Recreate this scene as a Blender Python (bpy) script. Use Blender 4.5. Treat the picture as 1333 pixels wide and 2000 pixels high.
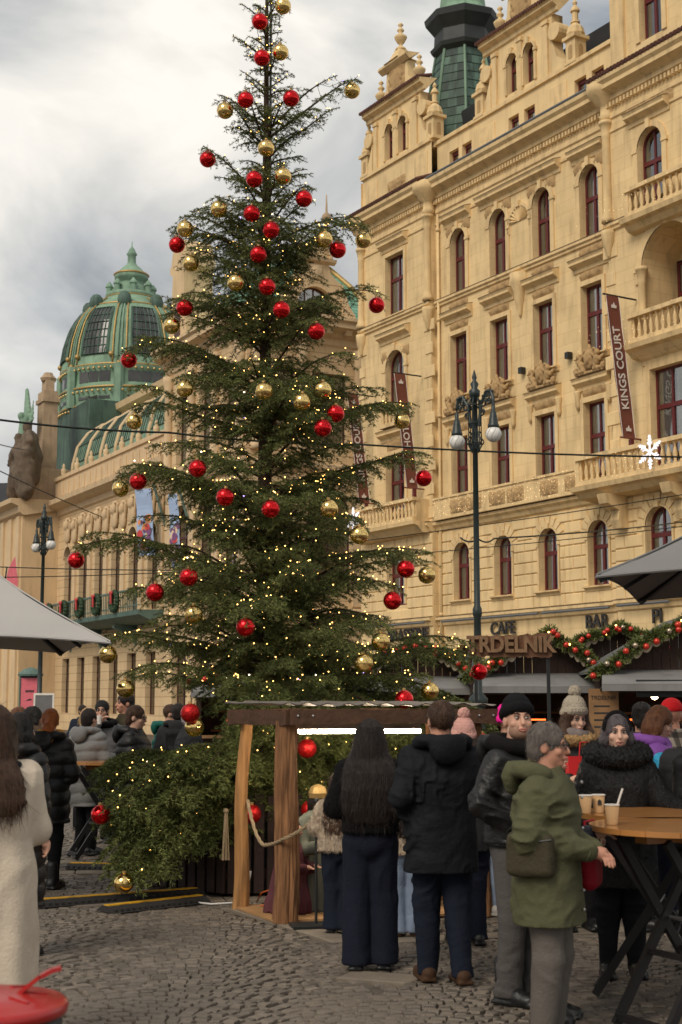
import bpy, bmesh, math, random
import numpy as np
from mathutils import Vector, Matrix, Euler
R = math.radians
for o in list(bpy.data.objects): bpy.data.objects.remove(o)
sc = bpy.context.scene
COL = sc.collection

# ------------------------------------------------------------------ camera
FPX = 2777.8; PITCH = math.atan(372 / FPX); EYE = 1.78
cam_d = bpy.data.cameras.new('camera'); cam = bpy.data.objects.new('camera', cam_d); COL.objects.link(cam)
cam_d.sensor_fit = 'VERTICAL'; cam_d.sensor_height = 36; cam_d.lens = 36 * FPX / 2000
cam_d.clip_start = 0.05; cam_d.clip_end = 2000
cam.location = (0, 0, EYE); cam.rotation_euler = (math.pi / 2 + PITCH, 0, 0)
cam_d.dof.use_dof = True; cam_d.dof.focus_distance = 17.0; cam_d.dof.aperture_fstop = 4.5
sc.camera = cam
# ------------------------------------------------------------------ world: Nishita sky behind broken cloud
SUN_EL, SUN_AZ = R(42), R(215)        # azimuth clockwise from +Y: behind the camera, to its left
wd = bpy.data.worlds.new('World'); sc.world = wd; wd.use_nodes = True
nt = wd.node_tree; nt.nodes.clear()
def wn(t, **k):
    n = nt.nodes.new(t)
    for a, b in k.items(): setattr(n, a, b)
    return n
out = wn('ShaderNodeOutputWorld'); bg = wn('ShaderNodeBackground'); bg.inputs['Strength'].default_value = 0.1
sky = wn('ShaderNodeTexSky', sky_type='NISHITA', sun_disc=False, sun_elevation=SUN_EL, sun_rotation=SUN_AZ, air_density=1.2, dust_density=2.0)
tc = wn('ShaderNodeTexCoord'); mp = wn('ShaderNodeMapping'); mp.inputs['Scale'].default_value = (1.0, 1.0, 1.9); mp.inputs['Location'].default_value = (0.37, 0.1, 0.62)
nt.links.new(tc.outputs['Generated'], mp.inputs['Vector'])
n1 = wn('ShaderNodeTexNoise'); n1.inputs['Scale'].default_value = 3.1; n1.inputs['Detail'].default_value = 7; n1.inputs['Roughness'].default_value = 0.5; n1.inputs['Distortion'].default_value = 0.55
n2 = wn('ShaderNodeTexNoise'); n2.inputs['Scale'].default_value = 1.7; n2.inputs['Detail'].default_value = 4
nt.links.new(mp.outputs[0], n1.inputs['Vector']); nt.links.new(mp.outputs[0], n2.inputs['Vector'])
rc = wn('ShaderNodeValToRGB'); e = rc.color_ramp.elements
e[0].position = 0.40; e[0].color = (2.55, 2.75, 2.95, 1); e[1].position = 0.61; e[1].color = (7.8, 7.45, 6.85, 1)
m_ = rc.color_ramp.elements.new(0.49); m_.color = (4.6, 4.65, 4.6, 1)
nt.links.new(n1.outputs['Fac'], rc.inputs['Fac'])
rf = wn('ShaderNodeValToRGB'); e = rf.color_ramp.elements; e[0].position = 0.32; e[0].color = (0.72, 0.72, 0.72, 1); e[1].position = 0.5; e[1].color = (1, 1, 1, 1)
nt.links.new(n2.outputs['Fac'], rf.inputs['Fac'])
mx = wn('ShaderNodeMixRGB'); nt.links.new(rf.outputs[0], mx.inputs['Fac']); nt.links.new(sky.outputs[0], mx.inputs['Color1']); nt.links.new(rc.outputs[0], mx.inputs['Color2'])
nt.links.new(mx.outputs[0], bg.inputs['Color']); nt.links.new(bg.outputs[0], out.inputs['Surface'])
# ------------------------------------------------------------------ sun through cloud
sd = bpy.data.lights.new('sun', 'SUN'); sd.energy = 1.5; sd.angle = R(28); sd.color = (1.0, 0.90, 0.77)
sun = bpy.data.objects.new('sun', sd); COL.objects.link(sun)
sdir = Vector((math.sin(SUN_AZ) * math.cos(SUN_EL), math.cos(SUN_AZ) * math.cos(SUN_EL), math.sin(SUN_EL)))
sun.rotation_euler = sdir.to_track_quat('Z', 'Y').to_euler(); sun.location = sdir * 60
vs = sc.view_settings; vs.view_transform = 'Standard'; vs.look = 'None'; vs.gamma = 1; vs.exposure = 0.4; vs.use_curve_mapping = False
sc.cycles.use_denoising = True
sc.cycles.max_bounces = 6; sc.cycles.diffuse_bounces = 3; sc.cycles.glossy_bounces = 3; sc.cycles.transparent_max_bounces = 8
sc.cycles.sample_clamp_indirect = 4

# ------------------------------------------------------------------ pixel helpers (a pixel gives only a direction)
CP, SP = math.cos(PITCH), math.sin(PITCH)
def ray(u, v):
    dx = u - 666.5; dz = 1000 - v
    return dx, FPX * CP - dz * SP, FPX * SP + dz * CP
def at(u, v, Y):
    x, y, z = ray(u, v); k = Y / y
    return Vector((x * k, Y, EYE + z * k))
def gnd(u, v):
    x, y, z = ray(u, v); k = -EYE / z
    return Vector((x * k, y * k, 0))

# ------------------------------------------------------------------ materials
MATS = {}
def mat(name, col, rough=0.7, metal=0.0, var=0.12, scale=6.0, bump=0.0, bscale=40.0, spec=0.4, island=0.0, emit=None, emit_s=0.0, sheen=0.0, stretch=None, dirt=0.0, dirtcol=(0.05, 0.04, 0.03), coat=0.0):
    """Principled material with noise-varied colour, optional bump, per-island tint and streaky dirt."""
    m = bpy.data.materials.new(name); m.use_nodes = True; MATS[name] = m
    t = m.node_tree; b = t.nodes['Principled BSDF']
    b.inputs['Roughness'].default_value = rough; b.inputs['Metallic'].default_value = metal
    b.inputs['Specular IOR Level'].default_value = spec
    if sheen: b.inputs['Sheen Weight'].default_value = sheen
    if coat: b.inputs['Coat Weight'].default_value = coat; b.inputs['Coat Roughness'].default_value = 0.08
    N = t.nodes.new; L = t.links.new
    co = N('ShaderNodeTexCoord'); cv = co.outputs['Object']
    if stretch: sm_ = N('ShaderNodeMapping'); sm_.inputs['Scale'].default_value = stretch; L(cv, sm_.inputs['Vector']); cv = sm_.outputs[0]
    ns = N('ShaderNodeTexNoise'); ns.inputs['Scale'].default_value = scale; ns.inputs['Detail'].default_value = 5; L(cv, ns.inputs['Vector'])
    hv = N('ShaderNodeHueSaturation'); hv.inputs['Color'].default_value = (*col, 1)
    mr = N('ShaderNodeMapRange'); mr.inputs[1].default_value = 0.25; mr.inputs[2].default_value = 0.75; mr.inputs[3].default_value = 1 - var; mr.inputs[4].default_value = 1 + var
    L(ns.outputs['Fac'], mr.inputs[0])
    last = mr.outputs[0]
    if island:
        g = N('ShaderNodeNewGeometry'); m2 = N('ShaderNodeMapRange'); m2.inputs[3].default_value = 1 - island; m2.inputs[4].default_value = 1 + island
        L(g.outputs['Random Per Island'], m2.inputs[0]); mm = N('ShaderNodeMath'); mm.operation = 'MULTIPLY'; L(last, mm.inputs[0]); L(m2.outputs[0], mm.inputs[1]); last = mm.outputs[0]
    L(last, hv.inputs['Value']); c = hv.outputs[0]
    if dirt:
        mpp = N('ShaderNodeMapping'); mpp.inputs['Scale'].default_value = (1.6, 1.6, 0.22); L(co.outputs['Object'], mpp.inputs['Vector'])
        nd = N('ShaderNodeTexNoise'); nd.inputs['Scale'].default_value = 2.2; nd.inputs['Detail'].default_value = 8; L(mpp.outputs[0], nd.inputs['Vector'])
        rr = N('ShaderNodeMapRange'); rr.inputs[1].default_value = 0.5; rr.inputs[2].default_value = 0.78; rr.inputs[3].default_value = 0; rr.inputs[4].default_value = dirt; L(nd.outputs['Fac'], rr.inputs[0])
        mxx = N('ShaderNodeMixRGB'); mxx.inputs['Color2'].default_value = (*dirtcol, 1); L(rr.outputs[0], mxx.inputs['Fac']); L(c, mxx.inputs['Color1']); c = mxx.outputs[0]
    L(c, b.inputs['Base Color'])
    if bump:
        nb = N('ShaderNodeTexNoise'); nb.inputs['Scale'].default_value = bscale; nb.inputs['Detail'].default_value = 6; L(cv, nb.inputs['Vector'])
        bp = N('ShaderNodeBump'); bp.inputs['Strength'].default_value = bump; bp.inputs['Distance'].default_value = 0.02; L(nb.outputs['Fac'], bp.inputs['Height']); L(bp.outputs[0], b.inputs['Normal'])
    if emit:
        b.inputs['Emission Color'].default_value = (*emit, 1); b.inputs['Emission Strength'].default_value = emit_s
        m.cycles.emission_sampling = 'NONE' if emit_s < 12 and name not in ('led_tube',) else 'AUTO'
    return m

# ------------------------------------------------------------------ mesh builder
class MB:
    def __init__(s): s.v = []; s.f = []
    def add(s, vs, fs):
        n = len(s.v); s.v += [tuple(p) for p in vs]; s.f += [tuple(i + n for i in q) for q in fs]; return s
    def box(s, x0, x1, y0, y1, z0, z1):
        return s.add([(x0,y0,z0),(x1,y0,z0),(x1,y1,z0),(x0,y1,z0),(x0,y0,z1),(x1,y0,z1),(x1,y1,z1),(x0,y1,z1)],
                     [(0,3,2,1),(4,5,6,7),(0,1,5,4),(1,2,6,5),(2,3,7,6),(3,0,4,7)])
    def bbox(s, x0, x1, y0, y1, z0, z1, b=0.01):
        """front-chamfered box (front = -y)"""
        return s.add([(x0,y1,z0),(x1,y1,z0),(x1,y1,z1),(x0,y1,z1),(x0,y0+b,z0),(x1,y0+b,z0),(x1,y0+b,z1),(x0,y0+b,z1),
                      (x0+b,y0,z0+b),(x1-b,y0,z0+b),(x1-b,y0,z1-b),(x0+b,y0,z1-b)],
                     [(0,1,5,4),(1,2,6,5),(2,3,7,6),(3,0,4,7),(4,5,9,8),(5,6,10,9),(6,7,11,10),(7,4,8,11),(8,9,10,11),(3,2,1,0)])
    def quad(s, a, b, c, d): return s.add([a, b, c, d], [(0,1,2,3)])
    def poly(s, pts): return s.add(pts, [tuple(range(len(pts)))])
    def prof(s, pr, x0, x1, caps=True):
        """extrude a (y,z) profile along x; profile runs from the bottom up, outward = -y"""
        n = len(pr); vs = [(x0, y, z) for y, z in pr] + [(x1, y, z) for y, z in pr]
        fs = [(i, n + i, n + i + 1, i + 1) for i in range(n - 1)]
        if caps: fs += [tuple(range(n)), tuple(range(2 * n - 1, n - 1, -1))]
        return s.add(vs, fs)
    def extr(s, pts, y0, y1):
        """extrude an (x,z) outline (counter-clockwise from the front) from y0 (front) to y1"""
        n = len(pts); vs = [(x, y0, z) for x, z in pts] + [(x, y1, z) for x, z in pts]
        fs = [tuple(range(n)), tuple(range(2 * n - 1, n - 1, -1))] + [((i + 1) % n, i, n + i, n + (i + 1) % n) for i in range(n)]
        return s.add(vs, fs)
    def lathe(s, pr, c=(0, 0, 0), n=12, cap=True, a0=0.0, sx=1, sy=1):
        """revolve (r,z) about z through c"""
        vs = []
        for r, z in pr:
            for i in range(n):
                a = a0 + 2 * math.pi * i / n; vs.append((c[0] + r * math.cos(a) * sx, c[1] + r * math.sin(a) * sy, c[2] + z))
        fs = []
        for j in range(len(pr) - 1):
            for i in range(n):
                k = (i + 1) % n; fs.append((j*n+i, j*n+k, (j+1)*n+k, (j+1)*n+i))
        if cap: fs += [tuple(range(n - 1, -1, -1)), tuple(range((len(pr)-1)*n, len(pr)*n))]
        return s.add(vs, fs)
    def tube(s, pts, r, n=6, r1=None, cap=True):
        pts = [Vector(p) for p in pts]; m = len(pts); vs = []; fs = []
        up0 = Vector((0, 0, 1))
        for i, p in enumerate(pts):
            d = (pts[min(i+1, m-1)] - pts[max(i-1, 0)]).normalized()
            a = d.cross(up0)
            if a.length < 1e-3: a = d.cross(Vector((1, 0, 0)))
            a.normalize(); b = a.cross(d)
            rr = r if r1 is None else r + (r1 - r) * i / max(1, m - 1)
            for k in range(n):
                t = 2 * math.pi * k / n; vs.append(p + (a * math.cos(t) + b * math.sin(t)) * rr)
        for i in range(m - 1):
            for k in range(n):
                q = (k + 1) % n; fs.append((i*n+k, i*n+q, (i+1)*n+q, (i+1)*n+k))
        if cap: fs += [tuple(range(n-1, -1, -1)), tuple(range((m-1)*n, m*n))]
        return s.add(vs, fs)
    def ball(s, c, r, n=10, m=6, sx=1, sy=1, sz=1):
        pr = [(max(1e-4, r * math.sin(math.pi * j / m)), -r * math.cos(math.pi * j / m)) for j in range(m + 1)]
        k = len(s.v); s.lathe([(a, b * sz) for a, b in pr], c, n, True, 0, sx, sy); return s
    def bar(s, a, b, w, h):
        """square bar from a to b, width w (horizontal) and height h"""
        a = Vector(a); b = Vector(b); d = (b - a).normalized(); x = d.cross(Vector((0, 0, 1)))
        if x.length < 1e-3: x = Vector((1, 0, 0))
        x.normalize(); z = x.cross(d); vs = []
        for p in (a, b):
            for sx, sz in ((-1,-1),(1,-1),(1,1),(-1,1)): vs.append(p + x * (sx*w/2) + z * (sz*h/2))
        return s.add(vs, [(3,2,1,0),(4,5,6,7),(0,1,5,4),(1,2,6,5),(2,3,7,6),(3,0,4,7)])
    def mesh(s, name, m=None, smooth=False):
        me = bpy.data.meshes.new(name); me.from_pydata(s.v, [], s.f); me.update()
        if smooth: me.polygons.foreach_set('use_smooth', [True] * len(me.polygons))
        if m: me.materials.append(MATS[m] if isinstance(m, str) else m)
        return me
    def build(s, name, m, parent=None, smooth=False, loc=None, rot=None):
        return put(name, s.mesh(name, m, smooth), parent, loc, rot)

def put(name, me, parent=None, loc=None, rot=None, scale=None):
    o = bpy.data.objects.new(name, me); COL.objects.link(o)
    if parent: o.parent = parent
    if loc is not None: o.location = loc
    if rot is not None: o.rotation_euler = rot if hasattr(rot, '__len__') else (0, 0, rot)
    if scale is not None: o.scale = scale
    return o
def smooth_angle(me, ang=40):
    me.polygons.foreach_set('use_smooth', [True] * len(me.polygons)); me.set_sharp_from_angle(angle=R(ang))
def npmesh(name, V, F, m=None, smooth=True):
    """numpy vertices (n,3) and faces (k,3|4) to a mesh"""
    me = bpy.data.meshes.new(name); V = np.asarray(V, np.float32); F = np.asarray(F, np.int32); k = F.shape[1]
    me.vertices.add(len(V)); me.vertices.foreach_set('co', V.ravel()); me.loops.add(F.size); me.loops.foreach_set('vertex_index', F.ravel())
    me.polygons.add(len(F)); me.polygons.foreach_set('loop_start', np.arange(0, F.size, k, dtype=np.int32))
    me.update(calc_edges=True); me.validate()
    if smooth: me.polygons.foreach_set('use_smooth', np.ones(len(me.polygons), bool))
    if m: me.materials.append(MATS[m] if isinstance(m, str) else m)
    return me
def tag(o, label, cat, group=None):
    o['label'] = label; o['category'] = cat
    if group: o['group'] = group
    return o
def thing(name, label, cat, loc=(0, 0, 0), rz=0.0, group=None):
    o = bpy.data.objects.new(name, None); COL.objects.link(o); o.location = loc; o.rotation_euler = (0, 0, rz); o.empty_display_size = 0.2
    return tag(o, label, cat, group)
def struct(o): o['kind'] = 'structure'; return o
def stuff(o): o['kind'] = 'stuff'; return o
def text_mesh(txt, size, depth, m, bold=0.0):
    cu = bpy.data.curves.new('text', 'FONT'); cu.body = txt; cu.size = size; cu.extrude = depth; cu.align_x = 'CENTER'; cu.align_y = 'CENTER'; cu.offset = bold; cu.resolution_u = 3
    o = bpy.data.objects.new('text', cu); COL.objects.link(o)
    dg = bpy.context.evaluated_depsgraph_get(); me = bpy.data.meshes.new_from_object(o.evaluated_get(dg)); bpy.data.objects.remove(o); bpy.data.curves.remove(cu)
    me.materials.clear(); me.materials.append(MATS[m]); return me

LAT = np.random.default_rng(99).random((32, 32, 32)).astype(np.float32)
def vnoise(x, y, z):
    """smooth value noise in [0,1] on arrays"""
    xi, yi, zi = (np.floor(a).astype(np.int64) for a in (x, y, z)); fx, fy, fz = x-xi, y-yi, z-zi; fx, fy, fz = (f*f*(3-2*f) for f in (fx, fy, fz)); xi, yi, zi = xi & 31, yi & 31, zi & 31; xj, yj, zj = (xi+1) & 31, (yi+1) & 31, (zi+1) & 31
    c0 = (LAT[xi, yi, zi]*(1-fx)+LAT[xj, yi, zi]*fx)*(1-fy)+(LAT[xi, yj, zi]*(1-fx)+LAT[xj, yj, zi]*fx)*fy; c1 = (LAT[xi, yi, zj]*(1-fx)+LAT[xj, yi, zj]*fx)*(1-fy)+(LAT[xi, yj, zj]*(1-fx)+LAT[xj, yj, zj]*fx)*fy
    return c0*(1-fz)+c1*fz
def ridged(x, y, z): return 1-np.abs(2*vnoise(x, y, z)-1)
def strands(me, n, L, m, seed, parent, lift=.35, down=.8, w=.0022, name='loose_strands'):
    """fine hairs rooted on a mesh's surface"""
    r = np.random.default_rng(seed); nf = len(me.polygons)
    if nf == 0: return
    C = np.empty(nf*3, np.float32); N = np.empty(nf*3, np.float32); me.polygons.foreach_get('center', C); me.polygons.foreach_get('normal', N); C = C.reshape(-1, 3); N = N.reshape(-1, 3); i = r.integers(0, nf, n); c, nn = C[i], N[i]
    d = np.tile(np.array((0, .12, -1.0)), (n, 1))+r.normal(0, .25, (n, 3)); d -= (d*nn).sum(1, keepdims=True)*nn; d /= np.linalg.norm(d, axis=1, keepdims=True)+1e-6; d = d*down+nn*lift+r.normal(0, .12, (n, 3)); s = np.cross(d, nn); s /= np.linalg.norm(s, axis=1, keepdims=True)+1e-6; l = r.uniform(.5, 1.2, (n, 1))*L
    V = np.empty((n*3, 3), np.float32); V[0::3] = c-nn*.002+s*w; V[1::3] = c-nn*.002-s*w; V[2::3] = c+d*l; o = put(name, npmesh(name, V, np.arange(n*3).reshape(-1, 3), m, False), parent); o['kind'] = 'stuff'
# ------------------------------------------------------------------ implicit solids (smooth unions) meshed by surface nets
class SDF:
    def __init__(s, lo, hi, h):
        s.h = h; s.lo = np.array(lo, float) - 2 * h; n = np.ceil((np.array(hi, float) + 2 * h - s.lo) / h).astype(int) + 1
        s.n = n; s.D = np.full(n, 9.0, np.float32)
        s.ax = [s.lo[i] + h * np.arange(n[i]) for i in range(3)]
    def _blk(s, lo, hi):
        i0 = np.clip(np.floor((np.array(lo) - s.lo) / s.h).astype(int), 0, s.n - 1); i1 = np.clip(np.ceil((np.array(hi) - s.lo) / s.h).astype(int) + 1, 1, s.n)
        sl = tuple(slice(a, max(a + 1, b)) for a, b in zip(i0, i1))
        X, Y, Z = np.meshgrid(*(s.ax[k][sl[k]] for k in range(3)), indexing='ij', sparse=True)
        return sl, X, Y, Z
    def _mix(s, sl, d, k, sub=False):
        a = s.D[sl]
        if sub:
            d = -d
            if k > 0:
                h = np.maximum(k - np.abs(a - d), 0) / k; s.D[sl] = np.maximum(a, d) + h * h * k * .25
            else: s.D[sl] = np.maximum(a, d)
        elif k > 0:
            h = np.maximum(k - np.abs(a - d), 0) / k; s.D[sl] = np.minimum(a, d) - h * h * k * .25
        else: s.D[sl] = np.minimum(a, d)
    def cap(s, a, b, ra, rb=None, k=0.02, sub=False):
        rb = ra if rb is None else rb; a = np.array(a, float); b = np.array(b, float); R_ = max(ra, rb) + k + 3 * s.h
        sl, X, Y, Z = s._blk(np.minimum(a, b) - R_, np.maximum(a, b) + R_); d = b - a; L = d @ d + 1e-9
        t = np.clip(((X - a[0]) * d[0] + (Y - a[1]) * d[1] + (Z - a[2]) * d[2]) / L, 0, 1)
        q = np.sqrt((X - a[0] - t * d[0]) ** 2 + (Y - a[1] - t * d[1]) ** 2 + (Z - a[2] - t * d[2]) ** 2) - (ra + (rb - ra) * t)
        s._mix(sl, q, k, sub); return s
    def chain(s, pts, rs, k=0.02):
        for i in range(len(pts) - 1): s.cap(pts[i], pts[i+1], rs[i], rs[i+1], k)
        return s
    def ell(s, c, r, k=0.02, M=None, sub=False):
        """ellipsoid with radii r; M: 3x3 world->local rotation"""
        c = np.array(c, float); r = np.array(r, float); B = r.max() + k + 3 * s.h; sl, X, Y, Z = s._blk(c - B, c + B)
        x, y, z = X - c[0], Y - c[1], Z - c[2]
        if M is not None: x, y, z = (M[0][0]*x + M[0][1]*y + M[0][2]*z, M[1][0]*x + M[1][1]*y + M[1][2]*z, M[2][0]*x + M[2][1]*y + M[2][2]*z)
        k0 = np.sqrt((x/r[0])**2 + (y/r[1])**2 + (z/r[2])**2); k1 = np.sqrt((x/r[0]**2)**2 + (y/r[1]**2)**2 + (z/r[2]**2)**2) + 1e-6
        s._mix(sl, k0 * (k0 - 1) / k1, k, sub); return s
    def box(s, c, r, rad=0.01, k=0.02, rz=0.0, sub=False):
        c = np.array(c, float); r = np.array(r, float); B = np.linalg.norm(r) + k + 3 * s.h; sl, X, Y, Z = s._blk(c - B, c + B)
        ca, sa = math.cos(rz), math.sin(rz); x, y, z = X - c[0], Y - c[1], Z - c[2]; x, y = ca*x + sa*y, -sa*x + ca*y
        qx, qy, qz = np.abs(x) - r[0] + rad, np.abs(y) - r[1] + rad, np.abs(z) - r[2] + rad
        d = np.sqrt(np.maximum(qx,0)**2 + np.maximum(qy,0)**2 + np.maximum(qz,0)**2) + np.minimum(np.maximum(np.maximum(qx,qy),qz),0) - rad
        s._mix(sl, d, k, sub); return s
    def loft(s, prof, k=0.02, sq=2.2):
        """vertical loft, prof rows (z, half_w, half_d, cx, cy), superelliptic section, flat ends"""
        P = np.array(prof, float); P = P[np.argsort(P[:, 0])]; w = P[:, 1].max(); dd = P[:, 2].max(); m = k + 3 * s.h
        lo = (P[:,3].min()-w-m, P[:,4].min()-dd-m, P[0,0]-m); hi = (P[:,3].max()+w+m, P[:,4].max()+dd+m, P[-1,0]+m)
        sl, X, Y, Z = s._blk(lo, hi); z = Z.ravel(); f = lambda i: np.interp(z, P[:,0], P[:,i])[None, None, :]
        a, b, cx, cy = f(1), f(2), f(3), f(4)
        q = (np.abs((X-cx)/a)**sq + np.abs((Y-cy)/b)**sq) ** (1/sq); d = (q - 1) * np.minimum(a, b)
        d = np.maximum(d, np.maximum(P[0,0] - Z, Z - P[-1,0])); s._mix(sl, d, k); return s
    def cut(s, n, c):
        """keep the half space n.p < c"""
        X, Y, Z = np.meshgrid(*s.ax, indexing='ij', sparse=True); s.D = np.maximum(s.D, (n[0]*X + n[1]*Y + n[2]*Z - c).astype(np.float32)); return s
    def add(s, fn):
        """displace: D += fn(X,Y,Z)"""
        i, j, k = np.nonzero(np.abs(s.D) < .06); s.D[i, j, k] += fn(s.ax[0][i], s.ax[1][j], s.ax[2][k]).astype(np.float32); return s
    def mesh(s, name, m, smooth=True):
        D = s.D; D[[0,-1]] = np.maximum(D[[0,-1]], .01); D[:, [0,-1]] = np.maximum(D[:, [0,-1]], .01); D[:, :, [0,-1]] = np.maximum(D[:, :, [0,-1]], .01)
        S = D < 0
        c = [S[i:S.shape[0]-1+i, j:S.shape[1]-1+j, k:S.shape[2]-1+k] for i in (0,1) for j in (0,1) for k in (0,1)]
        cnt = sum(x.astype(np.int8) for x in c); act = (cnt > 0) & (cnt < 8); idx = np.argwhere(act)
        if len(idx) == 0: return bpy.data.meshes.new(name)
        ID = np.full(act.shape, -1, np.int64); ID[act] = np.arange(len(idx))
        offs = np.array([(i, j, k) for i in (0,1) for j in (0,1) for k in (0,1)])
        vals = np.stack([D[idx[:,0]+o[0], idx[:,1]+o[1], idx[:,2]+o[2]] for o in offs], 1)
        acc = np.zeros((len(idx), 3)); num = np.zeros(len(idx))
        for p in range(8):
            for b in range(3):
                if offs[p][b] == 0:
                    q = p + (4, 2, 1)[b]; va, vb = vals[:, p], vals[:, q]; ms = (va < 0) != (vb < 0)
                    t = np.where(ms, va / np.where(ms, va - vb, 1), 0); pt = offs[p][None] + t[:, None] * (offs[q] - offs[p])[None]
                    acc += np.where(ms[:, None], pt, 0); num += ms
        V = s.lo + s.h * (idx + acc / num[:, None]); F = []
        nx, ny, nz = s.n
        for ax in range(3):
            A = [slice(1, -1)] * 3; A[ax] = slice(0, s.n[ax] - 1); Bs = list(A); Bs[ax] = slice(1, s.n[ax])
            sa, sb = S[tuple(A)], S[tuple(Bs)]; ch = np.argwhere(sa != sb); flip = sa[tuple(ch.T)]
            g = ch.copy()
            for k in range(3):
                if k != ax: g[:, k] += 1
            b, c_ = [(1,2),(2,0),(0,1)][ax]
            eb = np.zeros(3, int); eb[b] = 1; ec = np.zeros(3, int); ec[c_] = 1
            q = [ID[tuple((g - x).T)] for x in (eb*0, eb, eb + ec, ec)]
            Q = np.stack(q, 1); Q[~flip] = Q[~flip][:, ::-1]; F.append(Q)
        return npmesh(name, V, np.concatenate(F), m, smooth)
# ------------------------------------------------------------------ material library
mat('hotel_stone', (0.78, 0.575, 0.30), 0.85, var=0.15, scale=0.7, bump=0.25, bscale=9, dirt=0.5, dirtcol=(0.30, 0.19, 0.09))
mat('hotel_trim', (0.75, 0.545, 0.28), 0.85, var=0.10, scale=3.0, bump=0.3, bscale=14, dirt=0.55, dirtcol=(0.2, 0.13, 0.07))
mat('sooty_stone', (0.17, 0.11, 0.06), 0.9, var=0.35, scale=4.0, bump=0.3, bscale=14)
mat('relief_stone', (0.46, 0.30, 0.14), 0.9, var=0.15, scale=6, dirt=0.45, dirtcol=(0.2, 0.12, 0.06))
mat('muni_stone', (0.68, 0.495, 0.285), 0.85, var=0.08, scale=0.8, bump=0.2, bscale=6, dirt=0.3, dirtcol=(0.27, 0.19, 0.11))
mat('muni_trim', (0.66, 0.485, 0.29), 0.85, var=0.08, scale=1.5, bump=0.2, bscale=9, dirt=0.35, dirtcol=(0.23, 0.16, 0.1))
mat('sandstone_dark', (0.13, 0.095, 0.065), 0.9, var=0.35, scale=2.5, bump=0.6, bscale=6)
mat('pylon_stone', (0.42, 0.30, 0.19), 0.9, var=0.2, scale=1.5, dirt=0.5, dirtcol=(0.12, 0.09, 0.06))
mat('window_red', (0.115, 0.016, 0.016), 0.45, var=0.15, scale=3)
mat('window_brown', (0.075, 0.028, 0.022), 0.5, var=0.15, scale=3)
mat('curtain', (0.8, 0.81, 0.75), 0.9, var=0.1, scale=5)
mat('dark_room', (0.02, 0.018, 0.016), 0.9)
mat('copper', (0.205, 0.32, 0.225), 0.7, var=0.22, scale=1.4, bump=0.2, bscale=8, dirt=0.55, dirtcol=(0.07, 0.12, 0.09))
mat('copper_dark', (0.06, 0.105, 0.08), 0.65, var=0.4, scale=0.7, bump=0.2, bscale=8, dirt=0.95, dirtcol=(0.014, 0.016, 0.015), island=0.6)
mat('copper_green', (0.205, 0.325, 0.22), 0.7, var=0.25, scale=1.1, dirt=0.5, dirtcol=(0.04, 0.07, 0.06), island=0.22)
mat('black_copper', (0.028, 0.032, 0.03), 0.55, var=0.3, scale=2)
mat('gold', (0.46, 0.31, 0.12), 0.5, metal=0.6, var=0.15, scale=8)
mat('dome_glass', (0.05, 0.05, 0.048), 0.18, var=0.3, scale=1.5, spec=0.6)
mat('tile_green', (0.20, 0.42, 0.30), 0.55, var=0.2, scale=2, island=0.15)
mat('tile_red', (0.11, 0.045, 0.03), 0.8, var=0.3, scale=5)
mat('slate', (0.028, 0.029, 0.032), 0.65, var=0.25, scale=2)
mat('lead', (0.16, 0.17, 0.18), 0.5, var=0.15, scale=2, metal=0.3)
mat('iron_black', (0.012, 0.014, 0.014), 0.45, var=0.2, scale=10, spec=0.5)
mat('lamp_green', (0.016, 0.026, 0.024), 0.42, var=0.2, scale=10, spec=0.5)
mat('iron_green', (0.105, 0.17, 0.145), 0.6, var=0.25, scale=3)
mat('opal_glass', (0.75, 0.73, 0.68), 0.25, var=0.06, scale=4)
mat('grey_house', (0.34, 0.32, 0.29), 0.9, var=0.1, scale=0.6, dirt=0.3)
mat('banner_brown', (0.19, 0.062, 0.04), 0.8, var=0.08, scale=2, bump=0.1, bscale=5)
mat('letter_white', (0.72, 0.66, 0.60), 0.7, var=0.04)
mat('letter_dark', (0.03, 0.026, 0.025), 0.5)
mat('banner_blue', (0.36, 0.47, 0.68), 0.8, var=0.06, scale=2)
mat('poster_red', (0.55, 0.06, 0.06), 0.7); mat('poster_orange', (0.72, 0.28, 0.1), 0.7); mat('poster_plum', (0.2, 0.08, 0.2), 0.7); mat('poster_cream', (0.7, 0.55, 0.4), 0.7)
mat('poster_pink', (0.72, 0.16, 0.2), 0.6); mat('poster_black', (0.02, 0.02, 0.022), 0.5)
mat('cobble', (0.15, 0.123, 0.096), 0.62, var=0.25, scale=14, bump=0.55, bscale=55, spec=0.45, island=0.3, dirt=0.5, dirtcol=(0.05, 0.04, 0.03))
mat('cobble_bed', (0.022, 0.018, 0.014), 0.95, var=0.4, scale=25, bump=0.5, bscale=60)
mat('slab', (0.195, 0.16, 0.122), 0.75, var=0.16, scale=7, bump=0.4, bscale=60, island=0.1)
mat('bark', (0.058, 0.036, 0.022), 0.95, var=0.4, scale=20, bump=0.8, bscale=45)
mat('twig', (0.05, 0.033, 0.018), 0.9, var=0.3, scale=30)
mat('wire', (0.008, 0.012, 0.008), 0.5)
mat('red_bauble', (0.70, 0.006, 0.010), 0.14, metal=0.9, var=0.06, scale=3, coat=0.25, spec=0.6)
mat('gold_bauble', (0.86, 0.60, 0.22), 0.16, metal=1.0, var=0.06, scale=3)
mat('red_bauble_speckled', (0.5, 0.012, 0.012), 0.3, metal=0.6, var=0.5, scale=60, bump=0.4, bscale=70)
mat('bulb', (1.0, 0.8, 0.4), 0.3, emit=(1.0, 0.56, 0.13), emit_s=6.5)
mat('bulb_white', (1.0, 0.95, 0.9), 0.3, emit=(1.0, 0.78, 0.5), emit_s=6.0)
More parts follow.
